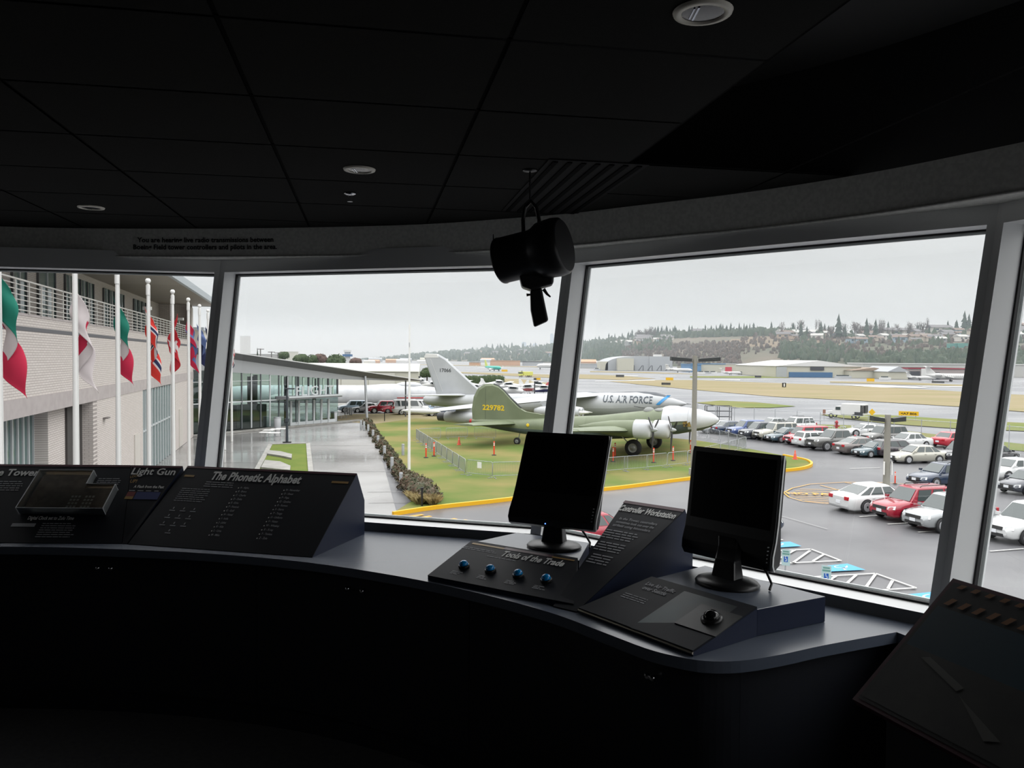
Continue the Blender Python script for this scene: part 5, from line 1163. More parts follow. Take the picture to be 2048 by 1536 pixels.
# ================================================================= CARS
CG=mat('car_glass',(.035,.05,.05),.04,spec=.9); CTR=mat('car_black_trim',(.015,.015,.016),.45); HL=mat('headlamp',(.75,.78,.78),.12); TL_=mat('tail_lamp',lin(190,25,40),.2); AMB=mat('amber_lamp',lin(225,110,40),.3); RIM=mat('alloy_rim',(.50,.51,.53),.3,.6); PLT=mat('number_plate',(.7,.72,.75),.5)
def paint(n,c,me=.0): return mat('paint_'+n,c,.22,me,coat=.8)
_wm={}
def wheelmesh(r):
    if r in _wm: return _wm[r]
    w=.22; m=MB(); m.lathe([(r*.62,-w/2),(r*.93,-w/2),(r,-w*.35),(r,w*.35),(r*.93,w/2),(r*.62,w/2)],ax=(0,1,0),n=24,m=RUBBER,cap=False)
    k=MB(); k.lathe([(r*.60,-w*.48),(r*.64,-w*.5),(r*.66,-w*.4),(r*.60,-w*.25),(.02,-w*.22)],ax=(0,1,0),n=24,m=mat('rim_inner',(.06,.06,.065),.5))
    for i in range(6):
        a=2*PI*i/6; d=Vector((cos(a),0,sin(a))); s=Vector((-sin(a),0,cos(a))); q=Vector((0,-w*.44,0))
        k.extr([q+s*-.045,q+d*r*.62+s*-.03,q+d*r*.62+s*.03,q+s*.045],(0,.03,0),RIM)
    k.lathe([(r*.60,-w*.5),(r*.66,-w*.52),(r*.67,-w*.4)],ax=(0,1,0),n=24,m=RIM); k.lathe([(.02,-w*.5),(.06,-w*.5),(.07,-w*.4)],ax=(0,1,0),n=10,m=RIM)
    a=m.build('wheel'); b=k.build('rim'); _wm[r]=(a.data,b.data); bpy.data.objects.remove(a); bpy.data.objects.remove(b); return _wm[r]
# style: L,W,H, ground clearance, belt z, hood z front, deck z rear, windscreen base x, roof front x, roof rear x, rear glass base x, wheel r, front axle x, rear axle x
ST={'sedan':(4.7,1.80,1.44,.20,.92,.72,.95,1.05,.30,-.95,-1.65,.32,1.40,-1.33),
'coupe':(4.55,1.80,1.20,.16,.80,.58,.86,.95,.15,-.75,-1.35,.32,1.38,-1.12),
'hatch':(4.1,1.70,1.46,.20,.93,.74,.98,1.15,.45,-1.45,-1.9,.30,1.30,-1.22),
'wagon':(4.75,1.78,1.50,.20,.93,.74,1.0,1.10,.40,-1.85,-2.2,.32,1.42,-1.33),
'suv':(4.5,1.82,1.72,.26,1.04,.90,1.08,1.05,.42,-1.75,-2.1,.36,1.35,-1.27),
'bigsuv':(4.8,1.90,1.82,.30,1.10,.98,1.12,1.0,.45,-1.95,-2.25,.38,1.45,-1.35),
'van':(4.85,1.96,1.95,.25,1.12,.95,1.12,1.45,.75,-2.2,-2.38,.34,1.50,-1.35),
'pickup':(5.8,2.00,1.90,.34,1.20,1.12,1.18,1.25,.60,-.80,-1.05,.42,1.80,-1.80),
'charger':(5.05,1.90,1.48,.18,.98,.78,1.02,1.05,.25,-1.0,-2.0,.37,1.55,-1.45)}
def car(px,py,hd,style,pt,lb,g='cars in the car park',rack=None,two=None,sc=1,loc=None,off=.85):
    L,W_,H,gc,bz,hz,dz,wb,rf,rr,rb,r,fa,ra=ST[style]
    if loc is None:
        p=G(px,py); d=Vector((p.x,p.y,0)).normalized(); p=p+d*off; loc=(p.x,p.y,GZ-.04)
    t=thing({'sedan':'car','coupe':'sports_car','hatch':'hatchback_car','wagon':'estate_car','suv':'suv_car','bigsuv':'suv_car','van':'van','pickup':'pickup_truck','charger':'car'}[style],lb,'car' if style not in('van','pickup') else ('van' if style=='van' else 'pickup truck'),loc,math.radians(hd),g,scale=sc)
    h=L/2; w=W_/2
    # body: stations (x, zlow, ztop, halfwidth)
    st=[(-h,gc+.20,dz-.18,w*.80),(-h+.06,gc+.06,dz-.06,w*.90),(-h+.30,gc,dz,w*.97),(ra,gc,dz if rb>ra or style=='charger' else max(dz,bz),w),(0,gc-.02,bz,w),(fa-.35,gc,min(bz,hz+.16),w),(wb+.1,gc,min(bz,hz+.15),w*.99),(h-.65,gc,hz+.08,w*.97),(h-.22,gc+.02,hz,w*.92),(h-.05,gc+.08,hz-.12,w*.84),(h,gc+.18,hz-.22,w*.74)]
    st.sort(key=lambda s:s[0]); rings=[]
    for x,zl,zt,hw in st:
        zm=zl+(zt-zl)*.55
        rings.append([(x,-hw*.92,zl),(x,-hw*.985,zl+.08),(x,-hw,zm),(x,-hw*.955,zt-.10),(x,-hw*.86,zt-.02),(x,-hw*.4,zt+.015),(x,hw*.4,zt+.015),(x,hw*.86,zt-.02),(x,hw*.955,zt-.10),(x,hw,zm),(x,hw*.985,zl+.08),(x,hw*.92,zl)])
    m=MB(); m.loft(rings,pt)
    m.build('body',t)
    if two: part(t,'lower_cladding',lambda m:m.box((0,0,gc+.14),(L*.9,W_*1.005,.22),two))
    # greenhouse
    gw=w*.90; rw=w*.70; zb=bz-.03
    def gh(m):
        b=[(wb,-gw,zb-.03),(wb,gw,zb-.03),(rb,gw,zb),(rb,-gw,zb)]; mid=[(wb*.35+rf*.65,-rw*1.08,zb+(H-zb)*.72),(wb*.35+rf*.65,rw*1.08,zb+(H-zb)*.72),(rb*.35+rr*.65,rw*1.08,zb+(H-zb)*.72),(rb*.35+rr*.65,-rw*1.08,zb+(H-zb)*.72)]
        tp=[(rf,-rw,H-.05),(rf,rw,H-.05),(rr,rw,H-.06),(rr,-rw,H-.06)]; t2=[(rf-.12,-rw*.82,H),(rf-.12,rw*.82,H),(rr+.12,rw*.82,H-.01),(rr+.12,-rw*.82,H-.01)]
        m.loft([b,tp,t2],pt,True,False)
    part(t,'cabin_roof',gh,bevel=.05)
    B=lambda x,s:(x,s*gw,zb); 
    def sidept(a,v,s): # a 0 front..1 rear, v 0 belt..1 roof
        xb=wb+(rb-wb)*a; xr=rf+(rr-rf)*a; x=xb+(xr-xb)*v; y=gw+(rw-gw)*v; z=zb+(H-.05-zb)*v; return (x,s*(y+.012),z)
    def glass_side(m):
        for s in (-1,1):
            cuts=((.03,.40),(.44,.72),(.76,.96)) if style not in('pickup','coupe') else ((.04,.48),(.54,.94))
            if style=='coupe': cuts=((.04,.70),)
            for a,b in cuts:
                q=[sidept(a+.10*(a<.1),.08,s),sidept(b,.08,s),sidept(b,.88,s),sidept(a+.02,.88,s)]; m.poly(q if s>0 else q[::-1],CG)
    part(t,'side_windows',glass_side)
    def endpt(a,v,fr):
        if fr: xb,xr=wb,rf
        else: xb,xr=rb,rr
        x=xb+(xr-xb)*v; y=(gw+(rw-gw)*v)*a; z=zb+(H-.05-zb)*v; e=.014*(1 if fr else -1); return (x+e,y,z+.012)
    part(t,'windscreen',lambda m:m.poly([endpt(-.90,.06,1),endpt(.90,.06,1),endpt(.88,.92,1),endpt(-.88,.92,1)],CG)); part(t,'rear_window',lambda m:m.poly([endpt(.86,.12,0),endpt(-.86,.12,0),endpt(-.84,.90,0),endpt(.84,.90,0)],CG))
    a,b=wheelmesh(r)
    for x in (fa,ra):
        for s in (-1,1):
            o=bpy.data.objects.new('wheel',a); COL.objects.link(o); o.parent=t; o.location=(x,s*(w-.065),r); o.rotation_euler=(0,0,0 if s<0 else PI)
            o2=bpy.data.objects.new('rim',b); COL.objects.link(o2); o2.parent=o
    def arches(m):
        for x in (fa,ra):
            for s in (-1,1):
                pts=[(x+cos(k*PI/10)*(r+.055),s*(w*1.0+.004),r+sin(k*PI/10)*(r+.05)) for k in range(11)]; pts=pts+[(x-r*.9,s*(w+.004),gc-.02),(x+r*.9,s*(w+.004),gc-.02)]
                m.poly(pts if s<0 else pts[::-1],CTR)
    part(t,'wheel_arches',arches)
    for s in (-1,1):
        part(t,'headlight',lambda m:m.extr([(h-.30,s*w*.90,hz-.05),(h-.055,s*w*.62,hz-.09),(h-.02,s*w*.60,hz-.24),(h-.22,s*w*.935,hz-.22)],(.035,s*.015,.01),HL)); part(t,'tail_light',(lambda m:m.box((-h+.055,s*w*.64,dz-.21),(.16,w*.34,.20),TL_)) if H<1.6 else (lambda m:m.box((-h+.09,s*w*.82,bz-.16),(.18,w*.16,.36),TL_)),bevel=.03)

        part(t,'wing_mirror',lambda m:m.box((wb-.18,s*(w+.06),bz+.04),(.12,.20,.13),pt))
        part(t,'door_handles',lambda m:[m.box((x,s*(w+.005),bz-.16),(.16,.03,.03),pt) for x in (-.1,-1.0)])
    part(t,'grille',lambda m:m.extr([(h-.035,-w*.5,hz-.11),(h-.035,w*.5,hz-.11),(h+.0,w*.5,hz-.26),(h+.0,-w*.5,hz-.26)],(.03,0,.0),CTR)); part(t,'bumper_intake',lambda m:m.box((h-.06,0,gc+.16),(.14,w*1.1,.14),CTR)); part(t,'number_plate',lambda m:(m.box((h+.02,0,gc+.30),(.03,.34,.16),PLT),m.box((-h-.01,0,gc+.38),(.03,.34,.16),PLT)))
    if rack: part(t,'roof_rails',lambda m:[m.tube([(rf-.2,s*rw*.85,H-.02),(rf-.35,s*rw*.85,H+.06),(rr+.35,s*rw*.85,H+.06),(rr+.2,s*rw*.85,H-.02)],.02,6,CTR) for s in (-1,1)])
    return t
WHT=paint('white',lin(226,228,228)); SLV=paint('silver',lin(176,180,182),.3); BGE=paint('beige',lin(190,188,176),.2); RED_=paint('red',lin(165,25,50)); RED2=paint('bright_red',lin(190,35,55)); GRY=paint('grey',lin(110,110,108),.3); TAU=paint('taupe',lin(120,112,110),.3); BLK=paint('black',lin(34,34,40)); NVY=paint('navy',lin(45,60,84)); BLUc=paint('blue',lin(78,98,150),.2); TEA=paint('teal',lin(60,86,96)); DGR=paint('dark_grey',lin(62,66,76),.2); MRN=paint('maroon_black',lin(50,40,48))
F=197.5; Rr_=17.5
car(1438,866,F,'sedan',SLV,'silver sedan at the far left end of the far row, by the bomber nose')
car(1464,868,Rr_,'sedan',NVY,'dark blue sedan second from left, tail toward the camera')
car(1494,872,F,'suv',BLUc,'light blue suv third from left in the far row')
car(1520,877,F,'suv',DGR,'dark grey suv fourth from left in the far row')
car(1552,880,F,'bigsuv',BGE,'beige and grey suv fifth from left in the far row',rack=1,two=CTR)
car(1575,884,F,'sedan',TEA,'dark teal sedan low between beige suv and red van')
car(1545,860,F,'sedan',SLV,'silver car behind the beige suv')
car(1592,864,F,'suv',WHT,'white suv behind the red van',rack=1)
car(1612,889,F,'van',RED2,'bright red van with chrome grille in the far row',sc=.92)
car(1634,894,Rr_,'wagon',WHT,'white and silver estate seen from behind beside the grey pickup',two=SLV)
car(1672,900,F,'pickup',GRY,'grey crew-cab pickup truck in the far row')
car(1723,908,Rr_,'charger',TAU,'taupe sedan seen from behind next to the pickup')
car(1768,888,F,'bigsuv',GRY,'grey suv behind the taupe sedan, near the second lamp post')
car(1752,914,F,'sedan',TEA,'dark green car front peeping between taupe sedan and black wagon',sc=.9)
car(1792,914,Rr_,'wagon',MRN,'black wagon with red tail lamps beside the second lamp post')
car(1815,896,F,'sedan',WHT,'white sedan roof showing behind the black wagon')
car(1834,926,190,'sedan',BGE,'beige sedan seen side-on right of the second lamp post')
car(1925,925,F,'suv',BLK,'black suv front cut off by the right mullion')
car(1729,872,186,'coupe',WHT,'low white sports car with dark roof at the back of the car park',sc=1.12)
car(1903,893,30,'sedan',RED2,'bright red sedan cut by the right mullion at the back')
car(1990,925,30,'sedan',BLK,'dark car seen through the strip window at the right')
# near row
car(1885,972,F,'wagon',NVY,'dark blue estate behind the white saloon and the red suv',rack=1)
car(1752,1022,Rr_,'charger',WHT,'white saloon with fastback roof seen from behind, nearest row',off=.75)
car(1828,1040,F,'suv',RED_,'red suv with silver grille in the nearest row',off=.75,rack=1)
car(1898,1060,F,'suv',SLV,'silver suv in the nearest row, cut by the right mullion',off=.75)
car(2062,988,F,'hatch',DGR,'dark grey hatchback in the strip window at the right edge')
car(2062,1082,F,'suv',WHT,'white suv in the strip window at the right edge',off=.6,sc=1.02)
car(2025,958,F,'sedan',WHT,'white car roof behind the dark hatchback at the right edge')
t=car(0,0,197,'sedan',RED_,'maroon car close below the tower between monitor and title board',loc=tuple(G(1160,1100)+Vector((.2,1.2,0))))
car(0,0,20,'sedan',NVY,'dark car hidden behind the nearer monitor with only its tail corner showing',loc=(G(1526,1062).x-1.5,G(1526,1062).y-.3,GZ-.04))
# dark soft top on the white sports car
# cars before the wrapped aircraft
car(706,824,200,'suv',paint('pale_blue',lin(170,190,205)),'pale blue car left in the row before the wrapped aircraft','cars before the wrapped aircraft')
car(732,825,200,'sedan',SLV,'silver car second in the row before the wrapped aircraft','cars before the wrapped aircraft')
car(766,826,200,'bigsuv',RED_,'dark red suv in the row before the wrapped aircraft','cars before the wrapped aircraft')
car(792,826,200,'sedan',RED2,'red sedan in the row before the wrapped aircraft','cars before the wrapped aircraft')
v1=car(822,829,15,'van',WHT,'white van with red ladders on its roof beyond the tall pole','cars before the wrapped aircraft',sc=1.1)
part(v1,'ladder_rack',lambda m:[m.box((0,s*.4,2.15),(3.6,.08,.10),mat('ladder_red',lin(205,50,50),.5)) for s in (-1,0,1)])
car(848,826,15,'van',WHT,'plain white van right of the ladder van','cars before the wrapped aircraft'); car(866,826,200,'sedan',paint('light_blue',lin(150,175,200)),'light blue car half hidden by the silver tail cone','cars before the wrapped aircraft'); car(880,832,200,'sedan',NVY,'dark blue car under the silver tailplane','cars before the wrapped aircraft')
# utility truck on the apron
ut=thing('utility_truck','white utility truck with open rear box on the taxiway edge','truck',tuple(G(1688,838)+Vector((.6,1.2,0))),math.radians(140),scale=.82); 
part(ut,'box_body',lambda m:m.box((-1.6,0,1.65),(3.8,2.1,1.9),WPL),bevel=.08); part(ut,'cab',lambda m:(m.loft([[(.3,-1,.6),(.3,1,.6),(.3,1,2.2),(.3,-1,2.2)],[(1.2,-1,.6),(1.2,1,.6),(1.2,.9,2.1),(1.2,-.9,2.1)],[(1.8,-1,.6),(1.8,1,.6),(1.8,1,1.35),(1.8,-1,1.35)],[(2.9,-.95,.6),(2.9,.95,.6),(2.9,.9,1.2),(2.9,-.9,1.2)]],WPL,True,False)),bevel=.05)
part(ut,'cab_windows',lambda m:(m.box((.85,0,1.75),(.8,2.04,.5),CG),)); part(ut,'open_rear_bay',lambda m:(m.box((-3.2,.2,1.75),(.7,1.7,1.3),BLACK),m.box((-3.56,0,1.75),(.06,1.5,1.2),BLACK))); part(ut,'worker_gear',lambda m:m.box((-2.6,1.1,.95),(1.3,.25,.6),DKG))
a,b=wheelmesh(.42)
for x in (2.0,-1.8):
    for s in (-1,1): o=bpy.data.objects.new('wheel',a); COL.objects.link(o); o.parent=ut; o.location=(x,s*.95,.42)
# fire truck
ft=thing('fire_engine','yellow-green airport fire engine on the taxiway','fire engine',tuple(G(1051,754)),math.radians(205),scale=.75); YG=mat('fire_yellow',lin(225,225,120),.4)
part(ft,'body',lambda m:m.box((-1.2,0,2.0),(6,2.6,2.2),YG),bevel=.1); part(ft,'cab',lambda m:m.box((3.0,0,1.9),(2.0,2.5,2.4),YG),bevel=.15); part(ft,'cab_windows',lambda m:m.box((3.2,0,2.4),(1.75,2.56,.9),CG)); part(ft,'roof_monitor',lambda m:m.box((2.4,0,3.3),(.8,.5,.4),DKG))
a2,b2=wheelmesh(.6)
for x in (3,-1.2,-2.8):
    for s in (-1,1): o=bpy.data.objects.new('wheel',a2); COL.objects.link(o); o.parent=ft; o.location=(x,s*1.15,.6)
# ================================================================= BARRIERS, CONES, POSTS
BAR=mat('barrier_steel',lin(176,180,184),.4,.4)
pth=PX((1000,880),(940,878),(832,881),(931,952),(988,958.5),(1100,955),(1210,948),(1292,941),(1375,931.5),(1440,915),(1492,899),(1440,884),(1395,874))
bar0=None; BL_=2.3; cnt=0
def barrier():
    t=thing('crowd_barrier','x','barrier',(0,0,0),0,'crowd barriers around the bomber'); l=BL_/2-.05
    part(t,'frame',lambda m:m.tube([(-l,0,.18),(-l,0,1.0),(-l+.09,0,1.09),(l-.09,0,1.09),(l,0,1.0),(l,0,.18),(-l,0,.18)],.020,6,BAR))
    part(t,'bars',lambda m:[m.cyl((-l+k*(2*l/19),0,.18),(-l+k*(2*l/19),0,1.08),.0075,n=5,m=BAR,cap=False) for k in range(1,19)])
    for s in (-1,1): part(t,'foot',lambda m:(m.cyl((s*(l-.2),0,.18),(s*(l-.2),0,.0),.018,n=6,m=BAR),m.box((s*(l-.2),0,.015),(.05,.6,.03),BAR)))
    return t
for i in range(len(pth)-1):
    a,b=pth[i],pth[i+1]; L=(b-a).length; n=max(1,round(L/BL_)); d=(b-a)/n; rz=math.atan2(d.y,d.x)
    lbl=['steel crowd barrier in the back row behind the bomber tail','steel crowd barrier in the back row left of the bomber tail','steel crowd barrier in the slanting left run','steel crowd barrier at the front left corner with a small white notice','steel crowd barrier in the front run partly behind the farther monitor','steel crowd barrier in the front run behind the farther monitor','steel crowd barrier in the front run under the bomber wheels','steel crowd barrier in the front run before the lamp post','steel crowd barrier behind the nearer monitor','steel crowd barrier at the far right tip above the nearer monitor','steel crowd barrier in the far right return run','steel crowd barrier in the return run toward the bomber nose'][i]
    for k in range(n):
        p=a+d*(k+.5); p=(p.x,p.y,GZ+.06)
        if bar0 is None: bar0=barrier(); o=bar0; o.location=p; o.rotation_euler=(0,0,rz); o['label']=lbl
        else: o=dup(bar0,p,rz,lbl)
        o['group']='crowd barriers: '+lbl[21:60]
        if i==3 and k==0: part(o,'notice',lambda m:m.box((.0,-.03,.8),(.35,.02,.42),WHITE),label='small white notice')
ORG=mat('delineator_orange',lin(240,75,40),.5); CONO=mat('cone_orange',lin(235,100,75),.5)
d0=None
for x,y,lb in ((852,917,'orange delineator post left of its twin outside the left barriers'),(868,914,'orange delineator post right of its twin outside the left barriers'),(988,912,'orange delineator post under the bomber tailplane'),(1226,925,'orange delineator post with white base tag right of the farther monitor'),(1230,915,'orange delineator post behind the tagged one'),(1307,927,'orange delineator post before the nearer bomber wheel'),(1346,923,'orange delineator post left of the lamp post'),(1381,909,'orange delineator post close behind the lamp post'),(1385,903,'orange delineator post behind and right of the lamp post'),(1768,968,'small orange post left of the second lamp post'),(1790,968,'small orange post right of the second lamp post')):
    p=G(x,y); p.z+=.05 if x<1700 else 0
    if d0 is None:
        d0=thing('delineator_post',lb,'delineator',p,0,'orange delineator posts'); part(d0,'post',lambda m:m.lathe([(.06,.06),(.06,1.12),(.04,1.18)],n=12,m=ORG)); part(d0,'base',lambda m:m.lathe([(.2,0),(.2,.05),(.07,.08)],n=8,m=RUBBER)); part(d0,'reflective_bands',lambda m:(m.lathe([(.062,.82),(.063,.83),(.063,.91),(.062,.92)],n=12,m=WHITE),m.lathe([(.062,.98),(.063,.99),(.063,1.04),(.062,1.05)],n=12,m=WHITE)))
    else: dup(d0,p,0,lb,None,.7 if x>1700 else None)
c0_=None
for x,y,lb in ((918,891,'orange and white traffic cone under the bomber tail tip'),(1590,920,'orange and white traffic cone on the tip of the lawn')):
    p=G(x,y); p.z+=.06
    if c0_ is None:
        c0_=thing('traffic_cone',lb,'traffic cone',p); part(c0_,'cone',lambda m:m.lathe([(.16,.03),(.04,.72),(.03,.74)],n=14,m=CONO)); part(c0_,'base',lambda m:m.box((0,0,.015),(.4,.4,.03),CONO)); part(c0_,'reflective_band',lambda m:m.lathe([(.105,.33),(.075,.52)],n=14,m=WHITE))
    else: dup(c0_,p,0,lb)
# lamp posts
def lamppost(X,Z,h,bw,lb):
    t=thing('parking_lamp_post',lb,'lamp post',(X,Z,GZ)); PM=mat('pole_concrete',lin(150,148,138),.7)
    part(t,'pole',lambda m:m.cyl((0,0,0),(0,0,h),.20,.16,n=10,m=PM)); 
    for s in (-1,1): part(t,'lamp_head',lambda m:m.loft([[(s*.25,-.18,h-.42),(s*.25,.18,h-.42),(s*.25,.18,h-.2),(s*.25,-.18,h-.2)],[(s*bw,-.25,h-.36),(s*bw,.25,h-.36),(s*bw,.25,h-.08),(s*bw,-.25,h-.08)]],DKG if 0 else mat('lamp_housing_dark',lin(52,56,56),.5),True,False),bevel=.02)
    part(t,'base',lambda m:m.cyl((0,0,0),(0,0,.5),.32,n=12,m=CONC))
    return t
u=(1389.5-1024)/1600
lamppost(.2285*56,56,8.42,1.72,'tall concrete lamp post with two dark lamp heads behind the nearer monitor')
l2=lamppost(.471*45.6,45.6,5.1,.93,'shorter lamp post with two dark lamp heads among the parked cars'); part(l2,'white_band',lambda m:(m.box((-.22,-.15,2.05),(.05,.1,.75),WHITE),m.box((.22,-.15,2.05),(.05,.1,.75),WHITE)),label='white strips on the pole')
# small airfield signs
YS=mat('sign_yellow',lin(240,190,35),.4)
def sign(x,y,w,h,lb,mm,hh=.5,txt=None,nm='airfield_sign'):
    p=G(x,y); t=thing(nm,lb,'sign',p); d=Vector((p.x,p.y,0)).normalized(); rz=math.atan2(d.x,d.y)*-1; t.rotation_euler=(0,0,rz)
    part(t,'sign_panel',lambda m:m.box((0,0,hh+h/2),(w,.15,h),mm)); part(t,'legs',lambda m:[m.cyl((s*w*.35,0,0),(s*w*.35,0,hh),.04,n=6,m=STEEL) for s in (-1,1)])
    if txt: part(t,'sign_lettering',lambda m:m.text(txt,h*.7,Matrix.Translation((0,-.09,hh+h*.24))@Matrix.Rotation(PI/2,4,'X'),BLACK,sx=1,off=.02,width=w*.8))
for a in ((1817,840,2.5,.6,'yellow runway sign with black lettering beyond the second lamp post',YS,.6,'<A7 B06'),(1339,762,2.8,1.0,'small yellow airfield sign before the arched hangar',YS,.3,None),(1741,764,2.8,1.2,'yellow airfield sign at the right end of the taxiway',YS,.2,None),(1075,761,2.2,.8,'yellow airfield sign beyond the light aircraft',YS,.2,None),(1009,744,3.5,1.2,'yellow airfield sign under the turquoise airliner',YS,.2,None),
    (1240,755,3.6,1.0,'dark airfield sign left of the arched hangar',DKG,.2,None),(1332,771,2.8,.7,'dark low airfield sign on the grass island',DKG,.2,None),(1516,756,2.8,.9,'dark airfield sign before the hangar opening',DKG,.2,None),(1876,767,4.2,.7,'dark flat airfield sign below the business jets',DKG,.2,None),(1070,761,1.0,.7,'tiny dark airfield sign beside the yellow one',DKG,.2,None)): sign(*a)
s8=G(1568,775); t=thing('distance_marker','black distance marker with white 8 on the grass island','sign',s8); part(t,'marker_panel',lambda m:m.box((0,0,.75),(1.1,.3,1.3),BLACK)); part(t,'marker_number',lambda m:m.text('8',1.3,Matrix.Translation((0,-.17,.3))@Matrix.Rotation(PI/2,4,'X'),WHITE,off=.03))
p=G(1743,850); t=thing('warning_sign','yellow diamond sign above a white plate by the fence','sign',p); part(t,'post',lambda m:m.cyl((0,0,0),(0,0,1.9),.03,n=6,m=STEEL)); part(t,'sign_diamond',lambda m:m.box((0,-.05,1.65),(.62,.03,.62),YS,Matrix.Rotation(PI/4,3,'Y'))); part(t,'sign_plate',lambda m:m.box((0,-.05,.95),(.4,.03,.35),WHITE))
p=G(1648,842); t=thing('small_notice','small brown notice board on the fence','sign',p); part(t,'panel',lambda m:m.box((0,0,1.2),(.35,.05,.7),mat('notice_brown',lin(150,105,85)))); part(t,'post',lambda m:m.cyl((0,0,0),(0,0,1.5),.03,n=6,m=STEEL))
p=G(1673,862); t=thing('red_hydrant','red hydrant assembly beside the gate at the back of the car park','hydrant',p); part(t,'body',lambda m:(m.lathe([(.14,0),(.14,.9),(.20,.95),(.12,1.2),(.02,1.25)],n=12,m=mat('hydrant_red',lin(190,40,55),.4)),m.cyl((-.3,0,.6),(.3,0,.6),.1,n=8,m=MC['hydrant_red']))); part(t,'pipework',lambda m:[m.tube([(s*.5,0,0),(s*.5,0,.5),(s*1.0,0,.5),(s*1.0,0,0)],.06,6,STEEL) for s in (-1,1)])
# chain-link fence
CH=bpy.data.materials.new('chain_link'); CH.use_nodes=True; t_=CH.node_tree; b=t_.nodes['Principled BSDF']; b.inputs['Base Color'].default_value=(.35,.37,.38,1)
tr=nd(t_,'ShaderNodeBsdfTransparent'); mx=nd(t_,'ShaderNodeMixShader'); mx.inputs[0].default_value=.10; ou=t_.nodes['Material Output']; t_.links.new(tr.outputs[0],mx.inputs[1]); t_.links.new(b.outputs[0],mx.inputs[2]); t_.links.new(mx.outputs[0],ou.inputs[0])
fe=thing('chain_link_fence','grey chain-link fence between car park and taxiway','fence',G(1400,843)); o=fe.location.copy(); fp=PX((1395,843),(1640,866),(1900,889),(2150,912))
for a,b in zip(fp[:-1],fp[1:]):
    a=a-o;b=b-o; part(fe,'mesh_panel',lambda m:m.poly([a,b,b+Vector((0,0,2.2)),a+Vector((0,0,2.2))],CH)); part(fe,'top_rail',lambda m:m.cyl(a+Vector((0,0,2.2)),b+Vector((0,0,2.2)),.025,n=6,m=STEEL))
    n=round((b-a).length/3)
    for k in range(n): q=a.lerp(b,k/n); part(fe,'fence_post',lambda m:m.cyl(q,q+Vector((0,0,2.35)),.035,n=6,m=STEEL))
gt_=thing('steel_gate_frame','open steel gate frame in front of the utility truck','gate',G(1640,868)); part(gt_,'gate_frame',lambda m:m.tube([(-1.6,0,.1),(-1.6,0,1.5),(1.6,0,1.5),(1.6,0,.1),(-1.6,0,.1)],.05,6,BAR)); part(gt_,'cross_bars',lambda m:(m.cyl((-1.6,0,.8),(1.6,0,.8),.03,n=6,m=BAR),m.cyl((0,0,.1),(0,0,1.5),.03,n=6,m=BAR)))
sc_=thing('scaffold_rack','dark steel rack standing behind the bomber nose','rack',G(1438,846)); part(sc_,'uprights',lambda m:[m.cyl((x,y,0),(x,y,2.2),.05,n=6,m=DKG) for x in (-1.6,0,1.6) for y in (0,1)]); part(sc_,'rails',lambda m:[m.cyl((-1.6,y,z),(1.6,y,z),.04,n=6,m=DKG) for y in (0,1) for z in (.8,1.5,2.2)])
# ================================================================= FAR FIELD
R5=random.Random(5)
ridge=[(560,716,3200),(640,716,3200),(720,714,3100),(780,711,3000),(830,706,2800),(880,704,2700),(950,701,2500),(1000,697,2400),(1060,694,2300),(1110,692,2150),(1170,685,1900),(1230,680,1700),(1300,675,1500),(1400,670,1300),(1500,667,1180),(1600,669,1120),(1700,672,1080),(1800,672,1050),(1900,664,1030),(1960,660,1020),(2100,652,1000),(2300,650,1000)]
def rid(px):
    for a,b in zip(ridge[:-1],ridge[1:]):
        a=(a[0],a[1]+(5 if a[0]<1240 else 0),a[2]); b=(b[0],b[1]+(5 if b[0]<1240 else 0),b[2])
        if a[0]<=px<=b[0]: t=(px-a[0])/(b[0]-a[0]); return a[1]+(b[1]-a[1])*t,a[2]+(b[2]-a[2])*t
    return (ridge[0][1:] if px<ridge[0][0] else ridge[-1][1:])
def hillpt(px,v):
    """v 0 foot .. 1 ridge .. 1.25 behind"""
    y,D=rid(px); top=AT(px,y,D); d0=D*.66; t=min(v,1); D_=d0+(D-d0)*v; X=(px-1024)/1600*D_
    z=GZ+(top.z-GZ)*(t**.8)*(1+.05*sin(px*.013+v*5)*(1-t)); 
    if v>1: z=top.z-(v-1)*120
    return Vector((X,D_,z))
HILL=mat('hillside',lin(108,100,86),1,nz=(.006,lin(78,84,66),6)); HILLB=mat('hillside_brown',lin(128,112,90),1,nz=(.01,lin(112,100,82),5))
m=MB(); xs=list(range(560,2301,20)); vsn=[i/12 for i in range(13)]+[1.15,1.5]
vs=[hillpt(x,v) for v in vsn for x in xs]; nx=len(xs); fa_=[];fb_=[]
for j in range(len(vsn)-1):
    for i in range(nx-1):
        x=xs[i]; f=(j*nx+i,j*nx+i+1,(j+1)*nx+i+1,(j+1)*nx+i); (fb_ if (1380<x<1680 and .35<vsn[j]<.86 and vsn[j]<(.2+(x-1330)/250)) else fa_).append(f)
m.add(vs,fa_,HILL,True); m.add(vs,fb_,HILLB,True); m.build('ground_hills',kind='structure',label='long wooded hillside beyond the airfield')
CF=mat('conifer_dark',lin(52,66,54),.95,nz=(.2,lin(66,80,64),3)); BT=mat('bare_wood',lin(104,92,84),.95,nz=(.2,lin(84,78,72),3)); MIDG=mat('hill_evergreen',lin(64,80,62),.95,nz=(.1,lin(82,92,74),3))
